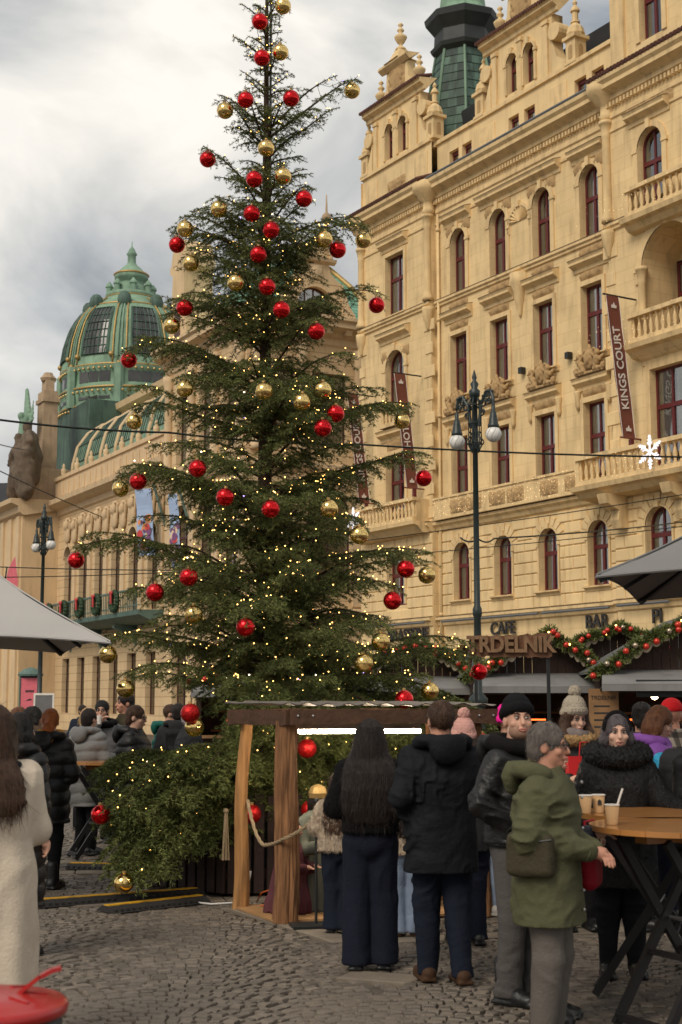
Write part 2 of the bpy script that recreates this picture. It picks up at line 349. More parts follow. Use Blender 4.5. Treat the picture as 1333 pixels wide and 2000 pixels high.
mat('bulb_violet', (0.7, 0.5, 1.0), 0.3, emit=(0.45, 0.3, 1.0), emit_s=6.0)
mat('flake_led', (0.85, 0.85, 0.9), 0.4, emit=(0.95, 0.92, 1.0), emit_s=0.55)
mat('facade_led', (1.0, 0.8, 0.5), 0.3, emit=(1.0, 0.68, 0.32), emit_s=1.3)
mat('log_bark', (0.21, 0.10, 0.043), 0.92, var=0.6, scale=26, bump=1.0, bscale=40, stretch=(1, 1, .12))
mat('log_bare', (0.33, 0.165, 0.058), 0.8, var=0.5, scale=22, bump=0.8, bscale=35, stretch=(1, 1, .1))
mat('beam_wood', (0.075, 0.036, 0.019), 0.8, var=0.35, scale=6, bump=0.5, bscale=25)
mat('sheet_metal', (0.25, 0.22, 0.19), 0.5, metal=0.4, var=0.25, scale=5)
mat('plank_dark', (0.026, 0.012, 0.009), 0.7, var=0.3, scale=7, bump=0.3, bscale=30, island=0.2)
mat('floor_board', (0.36, 0.2, 0.085), 0.75, var=0.2, scale=4)
mat('led_tube', (1, 1, 1), 0.3, emit=(1.0, 0.84, 0.62), emit_s=70.0)
mat('rope', (0.30, 0.22, 0.13), 0.95, var=0.25, scale=60, bump=0.6, bscale=90)
mat('rubber', (0.025, 0.023, 0.022), 0.75, var=0.2, scale=20, bump=0.3, bscale=60)
mat('ramp_yellow', (0.62, 0.33, 0.012), 0.65, var=0.22, scale=14, dirt=0.5, dirtcol=(0.15, 0.09, 0.03))
mat('cable_white', (0.6, 0.58, 0.55), 0.5)
mat('cable_orange', (0.5, 0.12, 0.03), 0.5)
mat('canvas_grey', (0.42, 0.40, 0.375), 0.85, var=0.05, scale=2, bump=0.1, bscale=90)
mat('canvas_dark', (0.2, 0.195, 0.188), 0.85, var=0.06, scale=2, bump=0.1, bscale=90)
mat('awning_grey', (0.21, 0.205, 0.195), 0.85, var=0.1, scale=2, dirt=0.3)
mat('stall_wood', (0.048, 0.026, 0.018), 0.8, var=0.3, scale=5, bump=0.4, bscale=30, island=0.25)
mat('stall_light_wood', (0.26, 0.14, 0.06), 0.75, var=0.25, scale=5, island=0.1)
mat('roof_felt', (0.105, 0.108, 0.105), 0.85, var=0.25, scale=3, bump=0.3, bscale=20)
mat('trim_cream', (0.5, 0.40, 0.28), 0.8, var=0.1)
mat('sign_wood', (0.15, 0.068, 0.035), 0.8, var=0.4, scale=9, bump=0.8, bscale=14)
mat('sign_letter', (0.22, 0.125, 0.065), 0.8, var=0.3, scale=12)
mat('garland', (0.022, 0.05, 0.02), 0.7, var=0.4, scale=12)
mat('garland_red', (0.52, 0.03, 0.012), 0.25, metal=0.3, coat=0.4)
mat('garland_silver', (0.42, 0.34, 0.24), 0.25, metal=0.8)
mat('heater', (0.6, 0.1, 0.02), 0.5, emit=(1.0, 0.13, 0.02), emit_s=3.0)
mat('stall_lamp', (1, 0.8, 0.5), 0.5, emit=(1.0, 0.72, 0.38), emit_s=14.0)
mat('table_wood', (0.40, 0.175, 0.05), 0.28, var=0.22, scale=3, spec=0.5, coat=0.5)
mat('table_leg', (0.014, 0.012, 0.012), 0.5, var=0.2, scale=9)
mat('kraft', (0.52, 0.315, 0.15), 0.75, var=0.06, scale=9)
mat('paper_white', (0.75, 0.70, 0.63), 0.7)
mat('red_plastic', (0.40, 0.018, 0.016), 0.3, var=0.06, scale=4, spec=0.5)
mat('bin_dark', (0.028, 0.03, 0.034), 0.5)
mat('bag_red', (0.62, 0.02, 0.022), 0.5, var=0.06)
mat('bag_blue', (0.02, 0.30, 0.52), 0.55, var=0.1, scale=4, bump=0.3, bscale=9)
# people
mat('skin', (0.56, 0.31, 0.215), 0.55, var=0.14, scale=28, spec=0.4)
mat('skin_pale', (0.60, 0.36, 0.26), 0.55, var=0.12, scale=28, spec=0.4)
mat('stubble', (0.30, 0.17, 0.115), 0.7, var=0.25, scale=90)
mat('skin_ruddy', (0.52, 0.25, 0.165), 0.55, var=0.1, scale=14, spec=0.4)
mat('eye', (0.03, 0.02, 0.015), 0.25, spec=0.6); mat('eye_white', (0.36, 0.31, 0.28), 0.4); mat('lips', (0.42, 0.16, 0.125), 0.45); mat('mouth_dark', (0.09, 0.02, 0.02), 0.5)
for n_, c_ in dict(hair_black=(0.010, 0.008, 0.007), hair_dark=(0.016, 0.0095, 0.007), hair_brown=(0.062, 0.030, 0.016), hair_chestnut=(0.14, 0.055, 0.024), hair_ginger=(0.42, 0.12, 0.028), hair_blonde=(0.46, 0.29, 0.13), hair_grey=(0.13, 0.11, 0.095), hair_silver=(0.42, 0.36, 0.36), hair_black_lit=(0.10, 0.085, 0.09), beard_white=(0.55, 0.52, 0.48), fur_tan=(0.40, 0.24, 0.10), fur_beige=(0.46, 0.36, 0.26), fur_black=(0.006, 0.0055, 0.0055), fur_brown=(0.11, 0.065, 0.035)).items():  # fur-coat woman's hair is black; the grey light on it is put into its colour
    h_ = mat(n_, c_, 0.5, var=0.35, scale=24, spec=0.3)
    # strands: stretched noise as colour and relief
    t_ = h_.node_tree; co_ = t_.nodes.new('ShaderNodeTexCoord'); mp_ = t_.nodes.new('ShaderNodeMapping'); mp_.inputs['Scale'].default_value = (150, 150, 9 if 'hair' in n_ else 60)
    nz_ = t_.nodes.new('ShaderNodeTexNoise'); nz_.inputs['Scale'].default_value = 1.0; nz_.inputs['Detail'].default_value = 3; t_.links.new(co_.outputs['Object'], mp_.inputs['Vector']); t_.links.new(mp_.outputs[0], nz_.inputs['Vector'])
    bp_ = t_.nodes.new('ShaderNodeBump'); bp_.inputs['Strength'].default_value = 0.9; bp_.inputs['Distance'].default_value = 0.012; t_.links.new(nz_.outputs['Fac'], bp_.inputs['Height']); t_.links.new(bp_.outputs[0], t_.nodes['Principled BSDF'].inputs['Normal'])
def cloth(n, c, rough=0.85, sheen=0.0, bump=0.25, bscale=60, var=0.1, spec=0.14): return mat(n, c, rough, var=var, scale=7, bump=bump, bscale=bscale, sheen=sheen, spec=spec)
cloth('parka_green', (0.088, 0.087, 0.046)); cloth('parka_black', (0.0085, 0.0095, 0.012), 0.7); cloth('leather_black', (0.010, 0.0095, 0.0095), 0.46, spec=0.4); cloth('hood_black', (0.007, 0.006, 0.006))
cloth('puffer_navy', (0.012, 0.012, 0.022), 0.55, spec=0.4); cloth('puffer_black', (0.008, 0.0075, 0.008), 0.5, spec=0.4); cloth('puffer_grey', (0.19, 0.19, 0.185), 0.6); cloth('puffer_green', (0.012, 0.105, 0.082), 0.6)
cloth('puffer_purple', (0.235, 0.085, 0.36), 0.6); cloth('coat_cream', (0.60, 0.505, 0.395), 0.9); cloth('coat_grey', (0.17, 0.165, 0.165)); cloth('coat_olive', (0.055, 0.045, 0.026)); cloth('coat_charcoal', (0.028, 0.028, 0.03)); cloth('coat_darkblue', (0.016, 0.022, 0.034))
cloth('jeans_dark', (0.010, 0.012, 0.022)); cloth('jeans_blue', (0.010, 0.0135, 0.024)); cloth('jeans_light', (0.20, 0.25, 0.34)); cloth('trousers_grey', (0.085, 0.078, 0.074)); cloth('trousers_stone', (0.12, 0.105, 0.092)); cloth('trousers_black', (0.009, 0.009, 0.010)); cloth('knit_black', (0.006, 0.0055, 0.006), 0.95, sheen=0.02)
cloth('hat_black', (0.010, 0.010, 0.011), 0.9, bump=0.6, bscale=120); cloth('hat_beige', (0.42, 0.36, 0.28), 0.95, bump=0.8, bscale=80); cloth('hat_pink', (0.85, 0.02, 0.30), 0.8); cloth('hat_pale_pink', (0.62, 0.33, 0.28), 0.9, bump=0.6, bscale=120); cloth('cap_red', (0.62, 0.015, 0.02), 0.7); cloth('scarf_yellow', (0.62, 0.30, 0.02), 0.9); cloth('scarf_mix', (0.18, 0.15, 0.14), 0.9, var=0.5); cloth('band_black', (0.006, 0.005, 0.005))
cloth('boot_black', (0.010, 0.010, 0.010), 0.4, spec=0.5); cloth('boot_brown', (0.062, 0.032, 0.018), 0.6); cloth('shoe_white', (0.45, 0.42, 0.38), 0.6); cloth('bag_olive', (0.052, 0.044, 0.026), 0.6); cloth('bag_black', (0.012, 0.012, 0.013), 0.6); cloth('strap_tan', (0.42, 0.19, 0.03), 0.6); cloth('bag_crimson', (0.30, 0.012, 0.022), 0.6)
mat('glasses', (0.02, 0.02, 0.022), 0.3); mat('steel', (0.5, 0.5, 0.5), 0.3, metal=0.9)
cloth('robe_plum', (0.10, 0.035, 0.042)); cloth('robe_greygreen', (0.14, 0.15, 0.12)); cloth('robe_gold', (0.42, 0.20, 0.03)); cloth('robe_blue', (0.14, 0.15, 0.17)); cloth('robe_cream', (0.46, 0.34, 0.2)); cloth('robe_brown', (0.2, 0.12, 0.07))
# plaid shirt cloth
pm = cloth('plaid', (0.36, 0.31, 0.25)); t_ = pm.node_tree; co_ = t_.nodes.new('ShaderNodeTexCoord'); b_ = t_.nodes['Principled BSDF']; src = b_.inputs['Base Color'].links[0].from_socket
for ax_ in ('X', 'Z'):
    wv = t_.nodes.new('ShaderNodeTexWave'); wv.bands_direction = ax_; wv.inputs['Scale'].default_value = 2.6; wv.inputs['Distortion'].default_value = 0.4; t_.links.new(co_.outputs['Object'], wv.inputs['Vector'])
    rp = t_.nodes.new('ShaderNodeMapRange'); rp.inputs[1].default_value = 0.55; rp.inputs[2].default_value = 0.75; rp.inputs[4].default_value = 0.72; t_.links.new(wv.outputs['Fac'], rp.inputs[0])
    mxp = t_.nodes.new('ShaderNodeMixRGB'); mxp.inputs['Color2'].default_value = (0.02, 0.018, 0.018, 1); t_.links.new(rp.outputs[0], mxp.inputs['Fac']); t_.links.new(src, mxp.inputs['Color1']); src = mxp.outputs[0]
t_.links.new(src, b_.inputs['Base Color'])
# window glass: mostly see-through with a sky reflection
gm = bpy.data.materials.new('glass'); MATS['glass'] = gm; gm.use_nodes = True; t_ = gm.node_tree; t_.nodes.clear()
o_ = t_.nodes.new('ShaderNodeOutputMaterial'); tr = t_.nodes.new('ShaderNodeBsdfTransparent'); tr.inputs[0].default_value = (0.9, 0.93, 0.92, 1); gl = t_.nodes.new('ShaderNodeBsdfGlossy'); gl.inputs['Roughness'].default_value = 0.03
fr = t_.nodes.new('ShaderNodeFresnel'); fr.inputs['IOR'].default_value = 2.3; ms_ = t_.nodes.new('ShaderNodeMixShader')
nn_ = t_.nodes.new('ShaderNodeTexNoise'); nn_.inputs['Scale'].default_value = 1.2; bb_ = t_.nodes.new('ShaderNodeBump'); bb_.inputs['Strength'].default_value = 0.06; t_.links.new(nn_.outputs['Fac'], bb_.inputs['Height']); t_.links.new(bb_.outputs[0], gl.inputs['Normal'])
ad_ = t_.nodes.new('ShaderNodeMath'); ad_.inputs[1].default_value = .16; t_.links.new(fr.outputs[0], ad_.inputs[0]); t_.links.new(ad_.outputs[0], ms_.inputs[0]); t_.links.new(tr.outputs[0], ms_.inputs[1]); t_.links.new(gl.outputs[0], ms_.inputs[2]); t_.links.new(ms_.outputs[0], o_.inputs[0])
# facade stone with fine ashlar joints (too fine to pick apart) as relief on top of the plain hotel stone
def ashlar(name, base, bw, bh, off=0.5, mortar=0.012, jc=0.72):
    m = MATS[base].copy(); m.name = name; MATS[name] = m; t = m.node_tree; b = t.nodes['Principled BSDF']; src = b.inputs['Base Color'].links[0].from_socket
    co = t.nodes.new('ShaderNodeTexCoord'); sep = t.nodes.new('ShaderNodeSeparateXYZ'); cmb = t.nodes.new('ShaderNodeCombineXYZ'); br = t.nodes.new('ShaderNodeTexBrick')
    t.links.new(co.outputs['Object'], sep.inputs[0]); ad = t.nodes.new('ShaderNodeMath'); t.links.new(sep.outputs[0], ad.inputs[0]); t.links.new(sep.outputs[1], ad.inputs[1]); t.links.new(ad.outputs[0], cmb.inputs[0]); t.links.new(sep.outputs[2], cmb.inputs[1]); t.links.new(cmb.outputs[0], br.inputs['Vector'])
    br.offset = off; br.inputs['Scale'].default_value = 1; br.inputs['Mortar Size'].default_value = mortar; br.inputs['Brick Width'].default_value = bw; br.inputs['Row Height'].default_value = bh; br.inputs['Bias'].default_value = 0
    br.inputs['Color1'].default_value = (1, 1, 1, 1); br.inputs['Color2'].default_value = (0.93, 0.93, 0.92, 1); br.inputs['Mortar'].default_value = (jc, jc * 0.93, jc * 0.86, 1)
    mu = t.nodes.new('ShaderNodeMixRGB'); mu.blend_type = 'MULTIPLY'; mu.inputs['Fac'].default_value = 1; t.links.new(src, mu.inputs['Color1']); t.links.new(br.outputs['Color'], mu.inputs['Color2']); t.links.new(mu.outputs[0], b.inputs['Base Color'])
    inv = t.nodes.new('ShaderNodeMath'); inv.operation = 'SUBTRACT'; inv.inputs[0].default_value = 1; t.links.new(br.outputs['Fac'], inv.inputs[1])
    bp = t.nodes.new('ShaderNodeBump'); bp.inputs['Strength'].default_value = 0.35; bp.inputs['Distance'].default_value = 0.03; t.links.new(inv.outputs[0], bp.inputs['Height']); old = b.inputs['Normal'].links
    if old: t.links.new(old[0].from_socket, bp.inputs['Normal'])
    t.links.new(bp.outputs[0], b.inputs['Normal'])
ashlar('hotel_ashlar', 'hotel_stone', 1.1, 0.42, mortar=0.009, jc=0.84)
ashlar('muni_ashlar', 'muni_stone', 40.0, 0.52, mortar=0.02, jc=0.6)
ashlar('grey_ashlar', 'grey_house', 40.0, 0.9, mortar=0.03, jc=0.8)
# ------------------------------------------------------------------ facade toolkit (local x = right along the facade, y = inward, z = up)
def arch_pts(xc, zs, r, n=12, a0=0.0, a1=math.pi, rz=None):
    return [(xc + r * math.cos(a0 + (a1 - a0) * i / n), zs + (rz or r) * math.sin(a0 + (a1 - a0) * i / n)) for i in range(n + 1)]
def band(mb, x0, x1, z0, z1, ops, y=0.0, dep=0.3):
    """one storey strip of wall with openings (xc, w, zb, zt, arched); reveals run inward"""
    x = x0
    for xc, w, zb, zt, ar in sorted(ops):
        l, r = xc - w / 2, xc + w / 2
        mb.quad((x, y, z0), (l, y, z0), (l, y, z1), (x, y, z1))
        if zb > z0: mb.quad((l, y, z0), (r, y, z0), (r, y, zb), (l, y, zb))
        if ar:
            zs = zt - w / 2; A = arch_pts(xc, zs, w / 2)
            for (xa, za), (xb, zb2) in zip(A[:-1], A[1:]):
                mb.quad((xb, y, zb2), (xa, y, za), (xa, y, z1), (xb, y, z1)); mb.quad((xa, y, za), (xb, y, zb2), (xb, y + dep, zb2), (xa, y + dep, za))
        else:
            zs = zt; mb.quad((l, y, zt), (r, y, zt), (r, y, z1), (l, y, z1)); mb.quad((l, y, zt), (l, y + dep, zt), (r, y + dep, zt), (r, y, zt))
        mb.quad((l, y, zb), (l, y + dep, zb), (l, y + dep, zs), (l, y, zs)); mb.quad((r, y, zb), (r, y, zs), (r, y + dep, zs), (r, y + dep, zb)); mb.quad((l, y, zb), (r, y, zb), (r, y + dep, zb), (l, y + dep, zb))
        x = r
    mb.quad((x, y, z0), (x1, y, z0), (x1, y, z1), (x, y, z1))
WCACHE = {}
def win_meshes(w, h, ar, fm, curt, tr=0.66, cols=2, rows=1):
    key = (w, h, ar, fm, curt, tr, cols, rows)
    if key in WCACHE: return WCACHE[key]
    f = MB(); b = 0.075; zt = h * tr; m = 0.055
    zs = h - w / 2 if ar else h
    f.box(-w/2, -w/2+b, 0, .08, 0, zs); f.box(w/2-b, w/2, 0, .08, 0, zs); f.box(-w/2+b, w/2-b, 0, .08, 0, b)
    if ar:
        A = arch_pts(0, zs, w/2, 12); B = arch_pts(0, zs, w/2 - b, 12)
        for i in range(12):
            a0, a1, b0, b1 = A[i], A[i+1], B[i], B[i+1]
            f.add([(a0[0],0,a0[1]),(a1[0],0,a1[1]),(b1[0],0,b1[1]),(b0[0],0,b0[1]),(b0[0],.08,b0[1]),(b1[0],.08,b1[1])], [(3,2,1,0),(4,5,2,3)])
    else: f.box(-w/2+b, w/2-b, 0, .08, h-b, h)
    f.box(-w/2+b, w/2-b, -.025, .06, zt-.07, zt+.07)
    ztop = h - b if ar else h - b
    for c in range(1, cols):
        x = -w/2 + b + (w - 2*b) * c / cols; f.box(x-m, x+m, -.015, .06, b, zt-.07); f.box(x-m*.6, x+m*.6, -.008, .055, zt+.07, ztop)
    for r in range(1, rows):
        z = b + (zt - .07 - b) * r / rows; f.box(-w/2+b, w/2-b, .0, .05, z-.018, z+.018)
    fme = f.mesh('window', fm)
    pl = MB(); pu = MB(); pw = (w - 2*b) / cols
    pl.quad((0, .03, 0), (pw, .03, 0), (pw, .03, zt - .07 - b), (0, .03, zt - .07 - b))
    panes = [(pl.mesh('pane', 'glass'), (-w/2 + b + pw*c, 0, b)) for c in range(1)]
    plm = panes[0][0]; panes = [(plm, (-w/2 + b + pw*c, 0, b)) for c in range(cols)]
    for c in range(cols):
        xl = -w/2 + b + pw*c; xr = xl + pw; u = MB()
        if ar:
            r = w/2 - b; n = 8; pts = [(xl, .03, zt+.07), (xr, .03, zt+.07)]
            for i in range(n + 1):
                x = xr + (xl - xr) * i / n; pts.append((x, .03, max(zt+.08, zs + math.sqrt(max(0, r*r - x*x)))))
            u.poly(pts)
        else: u.quad((xl,.03,zt+.07),(xr,.03,zt+.07),(xr,.03,h-b),(xl,.03,h-b))
        panes.append((u.mesh('pane', 'glass'), (0, 0, 0)))
    cm = None
    if curt:
        c = MB(); n = 10; cw = {1: .42, 2: .30, 3: .485, 4: .18}[int(curt)]
        for sgn in (-1, 1):
            for i in range(n):
                xa, xb = [sgn * (w/2 - .02 - (w*cw) * k / n) for k in (i, i+1)]; ya, yb = .14 + .025 * (i % 2), .14 + .025 * ((i+1) % 2)
                top = (zs + math.sqrt(max(0, (w/2)**2 - max(abs(xa), abs(xb))**2)) if ar else h) - .02
                ya -= .04; yb -= .04; c.quad((xa, ya, .02), (xb, yb, .02), (xb, yb, top), (xa, ya, top))
        cm = c.mesh('curtain', 'curtain')
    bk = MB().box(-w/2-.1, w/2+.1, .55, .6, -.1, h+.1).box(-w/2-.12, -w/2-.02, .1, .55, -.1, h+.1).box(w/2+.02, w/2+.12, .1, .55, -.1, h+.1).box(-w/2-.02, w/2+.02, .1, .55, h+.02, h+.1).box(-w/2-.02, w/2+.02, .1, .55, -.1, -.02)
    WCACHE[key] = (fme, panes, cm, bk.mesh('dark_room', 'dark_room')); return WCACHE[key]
def window(parent, xc, zb, w, h, ar, y, fm='window_red', curt=True, rot=0, **k):
    if curt: curt = (1, 3, 2, 1, 4, 3, 1)[int(abs(xc*7.3+zb*3.1)) % 7]
    fme, panes, cm, bk = win_meshes(w, h, ar, fm, curt, **k)
    o = put('window', fme, parent, (xc, y, zb), rot)
    for me, l in panes: put('pane', me, o, l)
    if cm: put('curtain', cm, o)
    put('room_behind', bk, o)
    return o
rng = np.random.default_rng(5)
def relief_mesh(w, h, seed, amp=0.06, n=None, m='relief_stone'):
    """carved scrollwork panel: a height field of spirals and leaves"""
    r = np.random.default_rng(seed); nx = max(8, int(w / .045)); nz = max(6, int(h / .045))
    x = np.linspace(-w/2, w/2, nx); z = np.linspace(0, h, nz); X, Z = np.meshgrid(x, z, indexing='ij'); H = np.zeros_like(X)
    k = max(2, int(w / h * 1.6))
    for s in (-1, 1):
        for i in range(k):
            cx = s * (i + .5) * w / (2 * k) + r.normal(0, .01); cz = h * (.5 + .12 * (-1) ** i); q = np.hypot(X - cx, Z - cz) / (h * .5); a = np.arctan2(Z - cz, (X - cx) * s)
            H = np.maximum(H, np.clip(1.15 - q, 0, 1) * (.55 + .45 * np.sin(a * 2 + q * 9 + i)))
    H = np.maximum(H, np.clip(1 - np.hypot(X / (h * .4), (Z - h * .5) / (h * .55)), 0, 1) ** .5)
    edge = np.minimum(np.minimum((X + w/2), (w/2 - X)), np.minimum(Z, h - Z)) / .05; H *= np.clip(edge, 0, 1)
    V = np.stack([X, -amp * H, Z], -1).reshape(-1, 3); I = np.arange(nx * nz).reshape(nx, nz)
    F = np.stack([I[:-1, :-1], I[1:, :-1], I[1:, 1:], I[:-1, 1:]], -1).reshape(-1, 4)
    return npmesh('relief', V, F, m, False)
def putti_mesh(w=1.5, h=.95):
    s = SDF((-w/2-.05, -.35, -.02), (w/2+.05, .08, h+.1), .025)
    s.ell((0, -.1, h*.52), (.24, .13, .36), .03).ell((0, -.2, h*.52), (.14, .09, .22), .02).cap((0, -.1, h*.85), (0, -.08, h), .09, .05)
    for q in (-1, 1):
        s.cap((q*.28, -.1, .12), (q*.42, -.13, .42), .1, .12, .05).ell((q*.45, -.16, .62), (.1, .1, .115), .03).cap((q*.4, -.14, .45), (q*.2, -.18, .62), .055, .045).cap((q*.3, -.12, .12), (q*.62, -.14, .1), .085, .06)
        s.cap((q*.5, -.08, .4), (q*.68, -.08, .52), .09, .04).ell((q*.68, -.1, .16), (.09, .09, .13), .03).cap((q*.2, -.08, .8), (q*.36, -.06, .72), .06, .03)
    s.box((0, -.05, .04), (w*.46, .1, .05), .02, .03).add(lambda X, Y, Z: .012 * np.sin(X*31) * np.sin(Z*27 + X*9))
    return s.mesh('sculpture', 'relief_stone')
BAL = MB().lathe([(.07, 0), (.07, .05), (.04, .09), (.075, .26), (.045, .42), (.03, .5), (.055, .56), (.07, .6), (.07, .62)], n=8).mesh('baluster', 'hotel_trim', True)
URN = MB().lathe([(.3,0),(.3,.12),(.18,.2),(.1,.32),(.1,.4),(.2,.5),(.34,.78),(.36,.9),(.3,.96),(.14,1.1),(.1,1.2),(.2,1.3),(.2,1.36),(.09,1.48),(.07,1.6),(.16,1.68),(.1,1.8),(.01,1.86)], n=12).mesh('urn', 'hotel_trim', True)
def balustrade(root, x0, x1, y, zb, h=.92, step=.26, lights=None):
    b = root
    MB().box(x0, x1, y-.12, y+.12, zb, zb+.15).box(x0-.03, x1+.03, y-.15, y+.15, zb+h-.13, zb+h).build('rail', 'hotel_trim', b)
    n = max(1, int((x1-x0-.2)/step)); s = (h-.28)/.62
    for i in range(n+1): put('baluster', BAL, b, (x0+.12+(x1-x0-.24)*i/n, y, zb+.15), 0, (1, 1, s))

# ================================================================== HOTEL
HA = R(30.8); hotel = thing('hotel_building', 'ochre neo-renaissance hotel with red-framed windows, gables and green copper tower', 'building', (3.65, 54, 0), math.atan2(-math.cos(HA), math.sin(HA)))
def hp(name, mb, m='hotel_trim', smooth=False, parent=None, loc=None): return mb.build(name, m, parent or hotel, smooth, loc)
CX = [1.64, 4.16, 6.69, 9.24]
YB, YR = -.25, -.3; BX0, BX1, RX0, RX1 = -5.05, .12, 10.42, 19.0
w = MB()
band(w, BX1, RX0, 4.9, 8.4, [(c + .04, 1.0, 5.55, 7.69, True) for c in CX]); band(w, BX1, RX0, 8.4, 12.4, [(c, 1.05, 8.7, 11.66, False) for c in CX])
band(w, BX1, RX0, 12.4, 16.6, [(c, 1.05, 13.24, 15.65, False) for c in CX]); band(w, BX1, RX0, 16.6, 21.5, [(c, .96, 17.25, 19.78, True) for c in CX])
band(w, BX1, RX0, 0, 4.9, [(c, 1.7, .5, 3.9, True) for c in CX], 0, .4)
BC = -2.42
for z0, z1, op in ((0, 4.9, (BC, 2.2, .5, 3.9, True)), (4.9, 8.4, (BC, 1.25, 5.55, 7.5, False)), (8.4, 12.4, (BC, 1.35, 8.7, 11.6, False)), (12.4, 16.6, (BC, 1.35, 13.3, 15.85, True)), (16.6, 21.5, (BC, 1.35, 17.3, 19.85, False))): band(w, BX0, BX1, z0, z1, [op], YB)
RC = 12.5
band(w, RX0, RX1, 0, 4.9, [(12.6, 2.2, .5, 3.9, True), (16.4, 2.2, .5, 3.9, True)], YR); band(w, RX0, RX1, 4.9, 8.4, [(12.4, 1.15, 5.6, 7.75, True), (15.2, 1.15, 5.6, 7.75, True)], YR)
band(w, RX0, RX1, 8.4, 12.8, [(12.95, 1.45, 8.9, 12.05, False), (15.9, 1.45, 8.9, 12.05, False)], YR); band(w, RX0, RX1, 12.8, 17.0, [(13.15, 2.3, 13.0, 16.55, True), (16.4, 2.3, 13.0, 16.55, True)], YR, 1.5)
band(w, RX0, RX1, 17.0, 21.5, [(12.5, 1.1, 17.2, 19.87, True), (15.4, 1.1, 17.2, 19.87, True)], YR); band(w, RX0+.25, RX1, 21.5, 29.5, [(12.62, 1.0, 22.9, 25.2, True), (15.6, 1.0, 22.9, 25.2, True)], YR+.1)
w.quad((BX1, YB, 0), (BX1, .0, 0), (BX1, 0, 21.5), (BX1, YB, 21.5)); w.quad((RX0, 0, 0), (RX0, YR, 0), (RX0, YR, 21.5), (RX0, 0, 21.5)); w.quad((BX0, 14, 0), (BX0, YB, 0), (BX0, YB, 23.7), (BX0, 14, 23.7))
w.quad((RX1, YR, 0), (RX1, 14, 0), (RX1, 14, 29.5), (RX1, YR, 29.5)); w.quad((RX0+.25, 6, 21.5), (RX0+.25, YR+.1, 21.5), (RX0+.25, YR+.1, 29.5), (RX0+.25, 6, 29.5))
w.quad((BX0, 14, 0), (BX0, 14, 23), (RX1, 14, 23), (RX1, 14, 0)); w.box(11.9, 18.0, 1.18, 1.22, 12.9, 16.9)
hp('wall', w, 'hotel_ashlar')
# windows
for c in CX:
    window(hotel, c+.04, 5.55, 1.0, 2.14, True, .2, tr=.60); window(hotel, c, 8.7, 1.05, 2.96, False, .22, tr=.62); window(hotel, c, 13.24, 1.05, 2.41, False, .22, tr=.60); window(hotel, c, 17.25, .96, 2.53, True, .22, tr=.56)
    window(hotel, c, .5, 1.7, 3.4, True, .3, curt=False, tr=.6)
window(hotel, BC, 5.55, 1.25, 1.95, False, YB+.2, tr=.62); window(hotel, BC, 8.7, 1.35, 2.9, False, YB+.22, tr=.62); window(hotel, BC, 13.3, 1.35, 2.55, True, YB+.22, tr=.58); window(hotel, BC, 17.3, 1.35, 2.55, False, YB+.22, tr=.62); window(hotel, BC, .5, 2.2, 3.4, True, YB+.25, curt=False)
for x in (12.6, 16.4): window(hotel, x, .5, 2.2, 3.4, True, YR+.25, curt=False)
for x in (12.4, 15.2): window(hotel, x, 5.6, 1.15, 2.15, True, YR+.2, tr=.6)
for x in (12.95, 15.9): window(hotel, x, 8.9, 1.45, 3.15, False, YR+.2, tr=.62)
for x in (12.5, 15.4): window(hotel, x, 17.2, 1.1, 2.67, True, YR+.2, tr=.6)
for x in (12.62, 15.6): window(hotel, x, 22.9, 1.0, 2.3, True, YR+.3, tr=.6)
for x in (12.75, 16.2): window(hotel, x, 13.1, 1.1, 2.6, False, 1.0, tr=.6)
# rusticated blocks of the mezzanine
def rustic(x0, x1, y, ops, z0=4.98, z1=8.18, rows=8, bw=.86):
    h = (z1-z0)/rows; n = 0
    for r in range(rows):
        za = z0 + r*h; x = x0 + (0 if r % 2 else -bw/2)
        while x < x1:
            a, b = max(x, x0)+.012, min(x+bw, x1)-.012; x += bw; segs = [(a, b)]
            for xc, ww, zb, zt, ar in ops:
                rr = ww/2 + .10; zs = zt - ww/2 if ar else zt + .1
                if za+h <= zb-.12 or za >= (zs + rr + .26 if ar else zt+.1): continue
                if za+h*.5 < zs or not ar: hw = rr + (.0 if za+h*.5 < zs else 0)
                else: q = (rr+.28)**2 - (za+h*.3-zs)**2; hw = math.sqrt(q) if q > 0 else 0
                ns = []
                for p, q in segs:
                    if q <= xc-hw or p >= xc+hw: ns.append((p, q))
                    else:
                        if xc-hw-p > .12: ns.append((p, xc-hw-.012))
                        if q-(xc+hw) > .12: ns.append((xc+hw+.012, q))
                segs = ns
            for p, q in segs:
                if q-p > .1: hp('stone_block', MB().bbox(p, q, y-.055, y+.01, za+.012, za+h-.012, .028), 'hotel_stone')
    for xc, ww, zb, zt, ar in ops:
        if not ar: continue
        zs = zt-ww/2; r0, r1 = ww/2+.09, ww/2+.37
        for i in range(9):
            a, b = math.pi*i/9+.03, math.pi*(i+1)/9-.03; rr1 = r1 + (.07 if i == 4 else 0)
            hp('voussoir', MB().extr([(xc+r0*math.cos(a), zs+r0*math.sin(a)), (xc+rr1*math.cos(a), zs+rr1*math.sin(a)), (xc+rr1*math.cos(b), zs+rr1*math.sin(b)), (xc+r0*math.cos(b), zs+r0*math.sin(b))], y-.06, y+.01), 'hotel_stone')
rustic(BX1+.15, RX0, 0, [(c+.04, 1.0, 5.55, 7.69, True) for c in CX]); rustic(BX0, BX1, YB, [(BC, 1.25, 5.55, 7.5, False)]); rustic(RX0, 16.0, YR, [(12.4, 1.15, 5.6, 7.75, True), (15.2, 1.15, 5.6, 7.75, True)])
